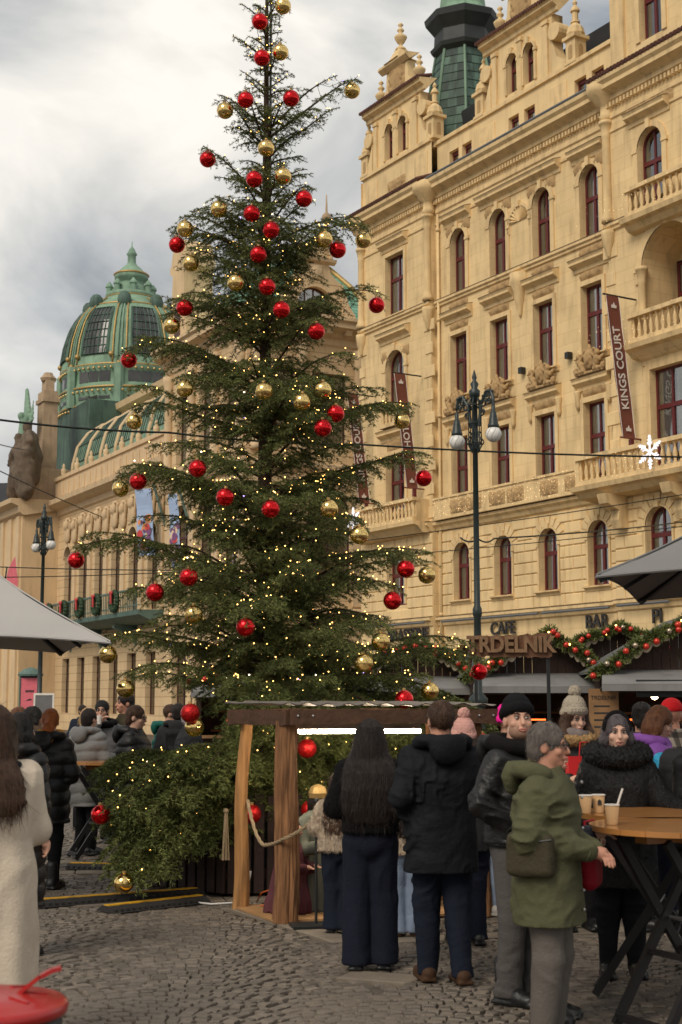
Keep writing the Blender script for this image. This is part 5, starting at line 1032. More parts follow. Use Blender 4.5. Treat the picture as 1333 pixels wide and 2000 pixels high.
# boughs behind the nativity shelter
for u, v, Y in ((600,1450,13.2),(640,1480,13.3),(585,1520,13.4),(620,1560,13.4),(700,1450,13.4),(760,1440,13.5),(820,1450,13.6),(860,1460,13.8),(940,1440,14.2),(900,1500,14.0),(560,1580,13.5),(660,1420,13.2),(500,1440,13.3),(720,1520,13.5),(520,1500,13.4),(540,1400,13.0),(960,1400,14.6)):
    for rep in range(3):
        p = at(u+(rt_.uniform(-30, 30) if rep else 0), v+(rt_.uniform(-10, 50) if rep else 0), Y+(rt_.uniform(0, .3) if rep else 0)); r0 = trunk_pt(1.3+rt_.uniform(-.1, .6)); Lh = math.hypot(p.x-r0[0], p.y-r0[1]); branch(r0, np.array(p), -.14*Lh, 1.0, droop=.35, nb=.4, width=1.2)
S0 = np.array([s[0] for s in segs]); S1 = np.array([s[1] for s in segs]); SL = np.linalg.norm(S1-S0, axis=1); SK = np.array([s[2] for s in segs])
NPM = 1800000/SL.sum()
cnt = np.maximum(1, rt_.poisson(SL*NPM)); ii = np.repeat(np.arange(len(SL)), cnt); tt = rt_.random(len(ii))
ax_ = (S1-S0)/np.maximum(SL, 1e-6)[:, None]; A = ax_[ii]; base = S0[ii]+(S1-S0)[ii]*tt[:, None]
rv = rt_.normal(size=(len(ii), 3)); rv[:, 2] = rv[:, 2]*.65+.15; perp = rv-(rv*A).sum(1, keepdims=True)*A; perp /= np.linalg.norm(perp, axis=1, keepdims=True)+1e-9
dirn = A*.62+perp*.8; dirn /= np.linalg.norm(dirn, axis=1, keepdims=True); ln = (rt_.uniform(.022, .035, len(ii))*SK[ii])[:, None]; wsc = .0036*SK[ii][:, None]; sw = np.cross(dirn, rt_.normal(size=(len(ii), 3))); sw /= np.linalg.norm(sw, axis=1, keepdims=True)+1e-9
V = np.empty((len(ii)*3, 3), np.float32); org = np.array((TRX, TRY, 0)); V[0::3] = base+sw*wsc-org; V[1::3] = base-sw*wsc-org; V[2::3] = base+dirn*ln-org
o_ = put('crown', npmesh('crown', V, np.arange(len(V), dtype=np.int32).reshape(-1, 3), 'fir_needles', False), tree); o_['kind'] = 'stuff'
SGL = S1-S0; sel = np.arange(len(S0)); side_ = np.cross(ax_, np.array((0,0,1.0))); side_ /= np.linalg.norm(side_, axis=1, keepdims=True)+1e-6; tw_ = .0022; upv = np.cross(side_, ax_)
TV = np.stack([S0+side_*tw_, S0-side_*tw_*.5+upv*tw_, S0-side_*tw_*.5-upv*tw_, S1], 1).reshape(-1, 3)-org; b0 = np.arange(len(S0))*4
TF = np.concatenate([np.stack([b0, b0+1, b0+3], 1), np.stack([b0+1, b0+2, b0+3], 1), np.stack([b0+2, b0, b0+3], 1)]); o_ = put('twigs', npmesh('twigs', TV, TF, 'twig', False), tree); o_['kind'] = 'stuff'
wood.v = [(x-TRX, y-TRY, z) for x, y, z in wood.v]; o_ = wood.build('boughs', 'bark', tree, True); o_['kind'] = 'stuff'
MB().tube([trunk_pt(z_)-org for z_ in np.linspace(.35, 10.6, 16)], .115, 10, .006).build('trunk', 'bark', tree, True)
MB().tube([(.05-.03, .05, 5.6), (.05-.035, .05, 11.0)], .014, 8).build('support_pole', 'lead', tree, True)
# string lights and their cable
OCT = np.array(((1,0,0),(-1,0,0),(0,1,0),(0,-1,0),(0,0,1),(0,0,-1)), float); OF = np.array(((0,2,4),(2,1,4),(1,3,4),(3,0,4),(2,0,5),(1,2,5),(3,1,5),(0,3,5)))
Bp = np.array(bulbs); rt_.shuffle(Bp); nb_ = len(Bp)
def bulb_mesh(P, r, m): V = (P[:, None, :]+OCT[None]*r).reshape(-1, 3); F = (OF[None]+(np.arange(len(P))*6)[:, None, None]).reshape(-1, 3); return npmesh('bulb', V, F, m, True)
sl_ = thing('string_lights', 'warm white string lights wound through the Christmas tree', 'string lights', (0, 0, 0)); kv = max(8, nb_//160)
for nm, P, r_b, m in (('warm_bulbs', Bp[kv*6:], .0072, 'bulb'), ('white_bulbs', Bp[kv:kv*6], .009, 'bulb_white'), ('violet_bulbs', Bp[:kv], .009, 'bulb_violet')): o_ = put(nm, bulb_mesh(P, r_b, m), sl_); o_['kind'] = 'stuff'
wm = MB(); top = Bp[np.argsort(-Bp[:, 2])]
for k in range(0, len(top)-1):
    p = top[k]; near = top[k+1:k+26]
    if len(near) == 0: break
    q = near[np.argmin(np.linalg.norm(near-p, axis=1))]; dd_ = np.linalg.norm(q-p)
    if dd_ < .45: mid = (p+q)/2-np.array((0, 0, .12*dd_+.02)); wm.tube([p, mid, q], .0032, 3, cap=False)
o_ = wm.build('light_cable', 'wire', sl_); o_['kind'] = 'stuff'
print('tree: needles', len(ii), 'bulbs', nb_, 'segs', len(segs))
# baubles
def bauble_mesh(m, r=.088):
    mb = MB().ball((0,0,0), r, 28, 18); return mb.mesh('bauble', m, True)
capm = MB().lathe([(.018,.083),(.018,.105),(.012,.107)], n=10).mesh('cap', 'gold'); hook = MB().tube([(0,0,.105),(.0,0,.13),(.004,0,.165)], .0025, 5).mesh('hook', 'wire'); BM = {k: bauble_mesh(k) for k in ('red_bauble', 'gold_bauble', 'red_bauble_speckled')}
def bauble(p, c, label, group):
    o = put('bauble', BM[c], None, p, (rt_.uniform(-.08, .08), rt_.uniform(-.08, .08), rt_.uniform(0, 6))); tag(o, label, 'bauble', group); put('cap', capm, o); put('hook', hook, o); return o
for p, c in BAUB:
    if c == 'red': bauble(p, 'red_bauble', 'shiny red bauble hanging on the fir tree', 'red baubles on the tree')
    else: bauble(p, 'gold_bauble', 'shiny gold bauble hanging on the fir tree', 'gold baubles on the tree')
bauble(at(197, 1591, 12.95), 'red_bauble', 'shiny red bauble low on the drooping skirt left of the planter', 'low baubles'); bauble(at(242, 1725, 12.8), 'gold_bauble', 'gold bauble nearly touching the yellow cable ramp', 'low baubles'); bauble(at(380, 1420, 13.1), 'gold_bauble', 'gold bauble on the skirt of the tree above the planter', 'low baubles')
for u, v, Y, lb in ((600, 1462, 13.0, 'speckled red bauble under the light tube inside the shelter'), (607, 1582, 13.1, 'speckled red bauble low inside the shelter above the nativity figures'), (372, 1393, 13.0, 'speckled red bauble just above the gold one on the skirt'), (492, 1590, 13.2, 'speckled red bauble behind the leaning bare post')): bauble(at(u, v, Y), 'red_bauble_speckled', lb, 'speckled baubles')
bauble(at(790, 1366, 13.4), 'red_bauble', 'red bauble lying just above the shelter roof', 'low baubles'); bauble(at(941, 1450, 13.6), 'red_bauble', 'red bauble beside the right shelter post', 'low baubles')
# ================================================================== GROUND
gz = -.034
struct(MB().quad((-400,-60,gz),(400,-60,gz),(400,700,gz),(-400,700,gz)).build('ground', 'cobble_bed'))
# far cobbles: one sheet whose material carries the setts that are too small to pick apart
fm = MATS['cobble'].copy(); fm.name = 'cobble_far'; MATS['cobble_far'] = fm; t_ = fm.node_tree; b_ = t_.nodes['Principled BSDF']; src = b_.inputs['Base Color'].links[0].from_socket
co_ = t_.nodes.new('ShaderNodeTexCoord'); vo = t_.nodes.new('ShaderNodeTexVoronoi'); vo.feature = 'DISTANCE_TO_EDGE'; vo.inputs['Scale'].default_value = 8.5; t_.links.new(co_.outputs['Object'], vo.inputs['Vector']); rp_ = t_.nodes.new('ShaderNodeMapRange'); rp_.inputs[1].default_value = .02; rp_.inputs[2].default_value = .12; rp_.inputs[3].default_value = .25; t_.links.new(vo.outputs['Distance'], rp_.inputs[0])
mu = t_.nodes.new('ShaderNodeMixRGB'); mu.blend_type = 'MULTIPLY'; mu.inputs[0].default_value = 1; t_.links.new(src, mu.inputs[1]); t_.links.new(rp_.outputs[0], mu.inputs[2]); t_.links.new(mu.outputs[0], b_.inputs['Base Color']); bp_ = t_.nodes.new('ShaderNodeBump'); bp_.inputs['Distance'].default_value = .03; t_.links.new(rp_.outputs[0], bp_.inputs['Height']); t_.links.new(bp_.outputs[0], b_.inputs['Normal'])
plaza = MB()
plaza.quad((-60,20,-.012),(60,20,-.012),(60,140,-.012),(-60,140,-.012)); plaza.quad((-60,-20,-.012),(60,-20,-.012),(60,4.0,-.012),(-60,4.0,-.012)); plaza.quad((-60,4.0,-.012),(-7,4.0,-.012),(-7,20,-.012),(-60,20,-.012)); plaza.quad((7,4.0,-.012),(60,4.0,-.012),(60,20,-.012),(7,20,-.012))
pz = struct(plaza.build('cobbled_square', 'cobble_far'))
rg = np.random.default_rng(21)
# pale granite bands let into the setts: (a, b) centre lines, width
BANDS = [((-2.9, 13.9), (-.55, 11.15), .0), ]
LINES = [((-6.8, 11.9), (-.25, 13.6), .26), ((-.9, 12.85), (.05, 11.05), .24), ((.05, 11.05), (3.2, 11.9), .24), ((-6.5, 14.9), (-1.9, 15.6), .3), ((-6.5, 15.9), (-2.0, 16.6), .3), ((1.3, 13.8), (6.5, 12.2), .3), ((.02, 9.75), (.5, 9.55), .3), ((2.2, 15), (6.5, 16), .3)]
def near_line(x, y, m=.055):
    for (a, b, w_) in LINES:
        ax, ay = a; bx, by = b; dx, dy = bx-ax, by-ay; L2 = dx*dx+dy*dy; t = ((x-ax)*dx+(y-ay)*dy)/L2
        if t < -.01 or t > 1.01: continue
        d = math.hypot(x-ax-t*dx, y-ay-t*dy)
        if d < w_/2+m: return True
    return False
sm = []
for k in range(8):
    r_ = random.Random(k+40); a, b, i, j_ = .051, .046, .011, .006; J = lambda s=j_: r_.uniform(-s, s)
    o8 = [(-a+J(), -b+J()), (a+J(), -b+J()), (a+J(), b+J()), (-a+J(), b+J())]; tp = [(x*.80+J(.004), y*.78+J(.004), J(.002)) for x, y in o8]; md = [(x*.97, y*.97, -.011) for x, y in o8]; bt = [(x, y, -.034) for x, y in o8]
    m = MB().add(bt+md+tp, [(4*l+q, 4*l+(q+1) % 4, 4*l+4+(q+1) % 4, 4*l+4+q) for l in (0, 1) for q in range(4)]+[(8, 9, 10, 11)]); sm.append(m)
SM = [m.mesh('sett', 'cobble', True) for m in sm]
for me_ in SM: me_.set_sharp_from_angle(angle=R(50))
stones = []
SEG = 1.45
y = 3.9; row = 0
while y < 20.6:
    half = (.27*y+1.2) if y < 16 else .27*y+.6; x = -half+rg.uniform(0, .08)
    while x < half:
        w_ = rg.uniform(.074, .108); xc = x+w_/2; x += w_
        f = ((xc+.3)/SEG) % 1.0; arc = .42*(1-(2*f-1)**2)      # segmental arcs
        slope = -.42*4*(2*f-1)/SEG*1.0
        yy = y+arc+rg.normal(0, .006)
        if near_line(xc, yy): continue
        stones.append((xc, yy, rg.normal(0, .0035)-.004, math.atan(slope)*.85+rg.normal(0, .05), w_/.104, rg.uniform(.82, .94)))
    y += .086; row += 1
st = [(gy, i) for i, (gx, gy, *_) in enumerate(stones) if 8.25 < gy < 9.6 and -1.75 < gx < .9]; st.sort(); near = set(i for _, i in st[:300])
VV, FF, nv = [], [], 0
base_v = [np.array(m.v) for m in sm]; base_f = [m.f for m in sm]
bf = np.array(base_f[0])
for i, (x, yy, z_, rz, sx_, sy_) in enumerate(stones):
    if i in near: put('sett', SM[i % 8], pz, (x, yy, z_), rz, (sx_, sy_, 1)); continue
    b = base_v[i % 8]; c, s = math.cos(rz), math.sin(rz); px, py = b[:,0]*sx_, b[:,1]*sy_; VV.append(np.stack([x+c*px-s*py, yy+s*px+c*py, b[:,2]+z_], 1)); FF.append(bf+nv); nv += len(b)
me_ = npmesh('setts', np.concatenate(VV), np.concatenate(FF), 'cobble', True); me_.set_sharp_from_angle(angle=R(50)); o_ = put('setts', me_, pz); o_['kind'] = 'stuff'
for (a, b, w_) in LINES:
    a_ = Vector((*a, 0)); b_2 = Vector((*b, 0)); L = (b_2-a_).length; d = (b_2-a_).normalized(); n = max(1, round(L/.85)); ang = math.atan2(d.y, d.x)
    for k in range(n):
        l = L/n; c = a_+d*(l*(k+.5)); hx, hy = l/2-.006, w_/2-.004; z_ = rg.uniform(-.003, .003); cc = .012
        m = MB().add([(-hx,-hy,-.034),(hx,-hy,-.034),(hx,hy,-.034),(-hx,hy,-.034),(-hx,-hy,-.006),(hx,-hy,-.006),(hx,hy,-.006),(-hx,hy,-.006),(-hx+cc,-hy+cc,0),(hx-cc,-hy+cc,0),(hx-cc,hy-cc,0),(-hx+cc,hy-cc,0)], [(0,1,5,4),(1,2,6,5),(2,3,7,6),(3,0,4,7),(4,5,9,8),(5,6,10,9),(6,7,11,10),(7,4,8,11),(8,9,10,11)])
        m.build('granite_slab', 'slab', pz, False, (c.x, c.y, z_), ang)
print('stones', len(stones))
# ================================================================== NATIVITY SHELTER AND TREE PLANTER
rs = random.Random(8)
planter = thing('tree_planter', 'dark slatted wooden planter box around the Christmas tree foot', 'planter', (-.72, 14.7, 0), .12)
NS = 8; RP = 1.28
for k in range(NS):
    a0_, a1_ = 2*math.pi*(k+.5)/NS, 2*math.pi*(k+1.5)/NS; p0, p1 = Vector((RP*math.cos(a0_), RP*math.sin(a0_), 0)), Vector((RP*math.cos(a1_), RP*math.sin(a1_), 0)); L = (p1-p0).length; d = (p1-p0)/L; ang = math.atan2(d.y, d.x)
    for j in range(8):
        c = p0+d*(L*(j+.5)/8); sl_o = MB().bbox(-.047, .047, -.016, .016, .03, .92+rs.uniform(-.008, .008), .005).build('slat', 'plank_dark', planter, False, c, ang)
    MB().box(-L/2, L/2, .03, .07, .15, .25).box(-L/2, L/2, .03, .07, .7, .8).build('batten', 'plank_dark', planter, False, (p0+p1)/2, ang)
MB().lathe([(1.17,.02),(1.17,.86)], n=8, a0=math.pi/8).build('soil_core', 'poster_black', planter)
# shelter: FL, BL, R posts from where they stand
shel = thing('nativity_shelter', 'open log shelter with corrugated roof beside the tree planter', 'shelter', (0, 0, 0))
FLp, BLp, FRp = Vector((-.45, 11.95, 0)), Vector((-.88, 12.75, 0)), Vector((1.16, 12.35, 0)); BRp = Vector((.85, 13.15, 0))
def log(a, b, r0, r1, m, seed):
    pr, N = 40, 40; T, K = np.meshgrid(np.arange(pr+1)/pr, np.arange(N), indexing='ij'); th = 2*math.pi*K/N; A, B = np.array(a), np.array(b); cx, sx_ = np.cos(th), np.sin(th); amp = .30 if m == 'log_bark' else .07
    r = (r0+(r1-r0)*T)*(1+amp*(ridged(cx*3.2+seed*7, sx_*3.2, T*3.0)-.6)+amp*.6*(ridged(cx*8+seed*3, sx_*8, T*5)-.5)+.12*(vnoise(cx*.9+seed*5, sx_*.9, T*4)-.5)+.08*np.exp(-T*9))
    C = A+(B-A)*T[..., None]; C[..., 0] += .03*np.sin(T*4+seed)*(1-T)*T*4*(1 if m == 'log_bare' else .4); V = np.stack([C[..., 0]+r*cx, C[..., 1]+r*sx_, C[..., 2]], -1).reshape(-1, 3); I = np.arange((pr+1)*N).reshape(pr+1, N); J = np.roll(I, -1, 1); F = np.stack([I[:-1], J[:-1], J[1:], I[1:]], -1).reshape(-1, 4)
    return MB().add([tuple(map(float, v)) for v in V], [tuple(map(int, f)) for f in F])
log(FLp, FLp+Vector((0, .02, 1.63)), .092, .082, 'log_bark', 1).build('post', 'log_bark', shel); log(BLp, BLp+Vector((.05, -.05, 1.6)), .068, .05, 'log_bare', 2).build('post', 'log_bare', shel); log(FRp, FRp+Vector((-.06, 0, 1.66)), .11, .085, 'log_bark', 3).build('post', 'log_bark', shel); log(BRp, BRp+Vector((0, 0, 1.6)), .08, .07, 'log_bark', 4).build('post', 'log_bark', shel)
zb_ = 1.665
def beam(a, b, z, h=.125, t=.06, sd=0):
    a = Vector(a); b = Vector(b); d = (b-a).normalized(); n = Vector((-d.y, d.x, 0)); vs = []; r_ = random.Random(sd); N = 10
    for i in range(N+1):
        c = a.lerp(b, i/N); zz0 = z+r_.uniform(-.008, .008); zz1 = z+h+r_.uniform(-.006, .006)
        for s_, zz in ((-1, zz0), (1, zz0), (1, zz1), (-1, zz1)): vs.append(c+n*(s_*t/2)+Vector((0, 0, zz)))
    fs = [(3,2,1,0), (4*N, 4*N+1, 4*N+2, 4*N+3)]+[(4*i+k, 4*i+(k+1) % 4, 4*i+4+(k+1) % 4, 4*i+4+k) for i in range(N) for k in range(4)]
    return MB().add(vs, fs)
fd = (FRp-FLp).normalized(); bd = (BLp-FLp).normalized(); F0 = FLp-fd*.03-bd*.12; F1 = FRp+fd*.12-bd*.12; B0 = BLp+bd*.06-fd*.08
beam(F0, F1, 1.60, sd=1).build('beam', 'beam_wood', shel); beam(F0-fd*.005, B0, 1.59, sd=2).build('beam', 'beam_wood', shel); beam(F1, BRp-bd*(-.06), 1.6, sd=3).build('beam', 'beam_wood', shel); beam(B0, BRp+bd*.06, 1.6, sd=4).build('beam', 'beam_wood', shel)
rf_ = MB(); n = 60; rows_ = []
for j in range(7):
    row_ = []
    for i in range(n+1):
        t = -.06+1.12*i/n; s_ = -.16+1.32*j/6; p = FLp+(FRp-FLp)*t+(BLp-FLp)*s_+(0, 0, 0) if False else FLp.lerp(FRp, t)+(BLp-FLp)*s_; row_.append((p.x, p.y, 1.762+.011*math.sin(i*1.15)+.006*math.sin(i*.31+j)+.012*s_))
    rows_.append(row_)
for off_ in (0, .006):
    vv = [(x, y, z+off_) for r__ in rows_ for x, y, z in r__]; rf_.add(vv, [(j*(n+1)+i, j*(n+1)+i+1, (j+1)*(n+1)+i+1, (j+1)*(n+1)+i) if off_ else (j*(n+1)+i, (j+1)*(n+1)+i, (j+1)*(n+1)+i+1, j*(n+1)+i+1) for j in range(6) for i in range(n)])
rf_.build('roof_sheet', 'sheet_metal', shel, True)
fb = MB(); P4 = [FLp-fd*.1-bd*.02, FRp+fd*.2-bd*.0, BRp+fd*.1+bd*.1, BLp-fd*.05+bd*.05]; fb.add([(*p.xy, .004) for p in P4]+[(*p.xy, .022) for p in P4], [(4,5,6,7),(0,1,5,4),(1,2,6,5),(2,3,7,6),(3,0,4,7)]).build('floor', 'floor_board', shel)
for q_ in (.03, .1, .9, .97): c = F0.lerp(F1, q_)-bd*.034; MB().ball((c.x, c.y, 1.67), .012, 6, 4).build('bolt', 'steel', shel)
tubeA = FLp.lerp(FRp, .06)+bd*.25; tubeB = FLp.lerp(FRp, .78)+bd*.25
lt = thing('light_tube', 'white glowing light tube fixed under the shelter roof', 'lamp', (0, 0, 0)); MB().tube([(*tubeA.xy, 1.535), (*tubeB.xy, 1.535)], .017, 8).build('tube', 'led_tube', lt); MB().bar((*tubeA.xy, 1.575), (*tubeB.xy, 1.575), .06, .04).build('fitting', 'sheet_metal', lt)
# rope barrier
rope = MB(); pts = []
A_ = Vector((BLp.x+.06, BLp.y-.05, .93)); B_ = Vector((-.43, 11.83, .72)); C_ = Vector((-.2, 11.73, .86))
for a, b, sg in ((A_, Vector((-.64, 12.12, .60)), .08), (Vector((-.64, 12.12, .60)), Vector((-.47, 11.80, .68)), .01), (Vector((-.47, 11.80, .68)), C_, .02)):
    for i in range(12): t = i/12; pts.append(a.lerp(b, t)-Vector((0, 0, sg*4*t*(1-t))))
pts.append(C_); pts.append(C_+Vector((.12, 0, -.02)))
for k in range(3):
    st_ = []
    for i, p in enumerate(pts): ph = i*1.1+k*2.1; st_.append(p+Vector((.008*math.cos(ph), 0, .008*math.sin(ph))))
    rope.tube(st_, .0095, 6)
o_ = rope.build('rope', 'rope', None, True); tag(o_, 'beige barrier rope strung from the bare post to the black stand', 'rope')
stn = thing('barrier_stand', 'thin black barrier stand with flat base in front of the shelter', 'stand', (-.2, 11.73, 0), .2); MB().tube([(0,0,.02),(0,0,.98)], .012, 8).build('pole', 'iron_black', stn); MB().bbox(-.2, .2, -.12, .12, .0, .025, .004).build('base', 'iron_black', stn); MB().ball((0,0,.99), .022, 8, 6).build('knob', 'iron_black', stn)
tas = MB(); [tas.tube([(.008*math.cos(k), .008*math.sin(k), .42), (.03*math.cos(k), .03*math.sin(k), .0)], .007, 4) for k in range(9)]; tas.ball((0,0,.43), .025, 6, 5); o_ = tas.build('rope_tassel', 'rope', None, False, at(441, 1680, 12.95)); tag(o_, 'frayed beige rope end hanging by the planter slats', 'rope end')
# nativity figures
def robe_figure(name, lab, loc, rz, H_, robe, mantle, hairm, kneel=False, beard=False, hat=None):
    o = thing(name, lab, 'statue', loc, rz, 'nativity figures'); k = H_/.95; h_ = .012
    s = SDF((-.36*k, -.4*k, 0), (.36*k, .35*k, H_*1.05), h_)
    if kneel: s.loft([(0,.2*k,.26*k,0,.05*k),(.12*k,.19*k,.25*k,0,.04*k),(.3*k,.15*k,.16*k,0,0),(.5*k,.15*k,.12*k,0,-.02*k),(.62*k,.15*k,.1*k,0,-.03*k),(.7*k,.06*k,.06*k,0,-.04*k)], .02)
    else: s.loft([(0,.2*k,.17*k,0,0),(.2*k,.17*k,.14*k,0,0),(.5*k,.13*k,.1*k,0,0),(.68*k,.15*k,.1*k,0,0),(.75*k,.14*k,.09*k,0,0),(.8*k,.05*k,.05*k,0,0)], .02)
    zs = .68*k if not kneel else .62*k
    for q in (-1, 1): s.chain([(q*.14*k, 0, zs), (q*.2*k, -.06*k, zs-.2*k), (q*.08*k, -.22*k, zs-.16*k)], [.06*k, .06*k, .05*k], .03)
    s.add(lambda X, Y, Z: .008*np.sin(np.arctan2(Y, X)*11+Z*6)*np.clip(1.2-Z/(H_*.8), 0, 1)); put('robe', s.mesh('robe', robe), o)
    m = SDF((-.36*k, -.3*k, 0), (.36*k, .4*k, H_*1.05), h_); m.loft([(.12*k,.19*k,.16*k,.03*k,.1*k),(.5*k,.16*k,.12*k,.02*k,.06*k),(zs+.03*k,.16*k,.11*k,0,.03*k),(zs+.08*k,.1*k,.08*k,0,.03*k)], .02); m.add(lambda X, Y, Z: .01*np.sin(np.arctan2(Y, X)*8+Z*9)); put('mantle', m.mesh('mantle', mantle), o)
    b = SDF((-.2*k, -.35*k, zs-.25*k), (.2*k, .2*k, H_+.02), .008); zc = H_-.13*k; yc = -.04*k if kneel else 0
    b.ell((0, yc, zc), (.062*k, .075*k, .092*k), .02).cap((0, yc, zs), (0, yc, zc-.05*k), .04*k, .035*k).ell((0, yc-.078*k, zc-.01*k), (.013*k, .02*k, .02*k), .01)
    for q in (-1, 1):
        b.ell((q*.07*k, -.25*k, zs-.15*k), (.03*k, .05*k, .025*k), .01)
        for f in range(4): b.cap((q*(.05+.014*f)*k, -.27*k, zs-.15*k), (q*(.05+.014*f)*k, -.33*k, zs-.16*k), .009*k, .007*k, .004)
    put('body', b.mesh('body', 'skin'), o)
    hh = SDF((-.14*k, -.2*k, zc-.25*k), (.14*k, .2*k, H_+.04), .01); hh.ell((0, yc+.02*k, zc+.02*k), (.078*k, .085*k, .098*k), .01).ell((0, yc+.05*k, zc-.08*k), (.07*k, .05*k, .1*k), .03); hh.ell((0, yc-.09*k, zc-.03*k), (.055*k, .06*k, .085*k), .01, sub=True)
    if beard: hh.ell((0, yc-.065*k, zc-.1*k), (.045*k, .035*k, .06*k), .01)
    put('hair', hh.mesh('hair', hairm), o)
    if hat: MB().lathe([(.075*k, H_-.06*k), (.08*k, H_-.02*k), (.06*k, H_+.03*k), (.01, H_+.05*k)], (0, yc, 0), 12).build('crown', hat, o)
    return o
robe_figure('nativity_figure', 'kneeling nativity figure in a plum robe behind the log post', (-.42, 12.35, .024), 1.0, .78, 'robe_plum', 'robe_plum', 'hair_dark', kneel=True)
robe_figure('nativity_figure', 'bearded nativity king in grey-green robe with gold crown', (-.2, 12.55, .024), .5, 1.0, 'robe_greygreen', 'robe_cream', 'hair_dark', beard=True, hat='gold')
robe_figure('nativity_figure', 'nativity figure in gold robe with blue mantle beside the manger', (.08, 12.75, .024), -.3, .9, 'robe_gold', 'robe_blue', 'hair_brown'); robe_figure('nativity_figure', 'nativity figure in blue robe on the far side of the manger', (.62, 12.75, .024), -.9, .85, 'robe_blue', 'robe_cream', 'hair_dark')
mg = thing('manger', 'carved manger with gold cloth inside the shelter', 'manger', (.14, 12.4, .024), .2); MB().tube([(-.18+.06*k_, 0, .3+.1*((k_-3)/3)**2) for k_ in range(7)], .03, 8).build('rim', 'robe_gold', mg); s = SDF((-.3, -.2, 0), (.3, .2, .5), .012); s.ell((0, 0, .26), (.24, .13, .1), .03).ell((0, 0, .34), (.17, .08, .09), .02, sub=True).cap((-.12, 0, 0), (-.08, 0, .22), .03).cap((.12, 0, 0), (.08, 0, .22), .03); put('cradle', s.mesh('cradle', 'robe_gold'), mg); s = SDF((-.35, -.3, 0), (.35, .3, .25), .014); s.ell((.05, -.05, .06), (.26, .18, .1), .02).add(lambda X, Y, Z: .012*np.sin(X*30+Y*13)); put('straw_cloth', s.mesh('straw_cloth', 'robe_brown'), mg)
# cable protectors
def ramp(p, q, lab, w_=.28, h_=.055):
    p = Vector((*p, 0)); q = Vector((*q, 0)); L = (q-p).length; d = (q-p)/L; o = thing('cable_ramp', lab, 'cable ramp', p, math.atan2(d.y, d.x), 'yellow and black cable ramps'); n = max(1, round(L/.9))
    for k in range(n):
        x0_, x1_ = L*k/n+.004, L*(k+1)/n-.004
        MB().prof([(-w_/2, .004), (-w_/2+.09, h_), (w_/2-.09, h_), (w_/2, .004)], x0_, x1_).build('rubber_section', 'rubber', o)
        lid = MB(); xs = x0_+.01
        while xs < x1_-.02: xe = min(xs+.11, x1_-.01); lid.box(xs, xe, -w_/2+.10+(.012 if int(xs*9) % 2 else 0), w_/2-.10, h_-.004, h_+.007); xs += .11
        lid.build('lid', 'ramp_yellow', o)
        gr_ = MB(); [gr_.box(x0_+.02+i*.06, x0_+.045+i*.06, -w_/2+.012, -w_/2+.06, .012+.006, .034) for i in range(int((x1_-x0_)/.06)-1)]; gr_.build('grip', 'rubber', o)
ramp((-2.75, 12.85), (-1.25, 13.75), 'yellow-lidded cable ramp running left from the planter'); ramp((-2.02, 12.5), (-1.25, 13.2), 'short yellow-lidded cable ramp beside the gold bauble'); ramp((-2.95, 15.8), (-1.9, 15.6), 'yellow-lidded cable ramp behind the drooping fir skirt'); ramp((1.5, 13.6), (4.4, 11.6), 'yellow-lidded cable ramp crossing behind the bar tables'); ramp((1.1, 14.6), (2.0, 14.4), 'short yellow cable ramp beyond the right shelter post')
o_ = MB().tube([(-1.45, 13.3, .01), (-1.3, 13.05, .012), (-1.15, 12.95, .01), (-1.0, 13.0, .012), (-.85, 12.95, .03), (-.8, 12.9, .3)], .009, 6).build('power_cable', 'cable_white', None, True); tag(o_, 'white power cable trailing along the planter foot', 'cable')
o_ = MB().tube([(-.75, 13.0, .02), (-.7, 12.85, .12), (-.6, 12.8, .16), (-.55, 12.75, .05), (-.7, 12.7, .03)], .007, 6).build('power_cable', 'cable_orange', None, True); tag(o_, 'orange cable looped behind the log post', 'cable')
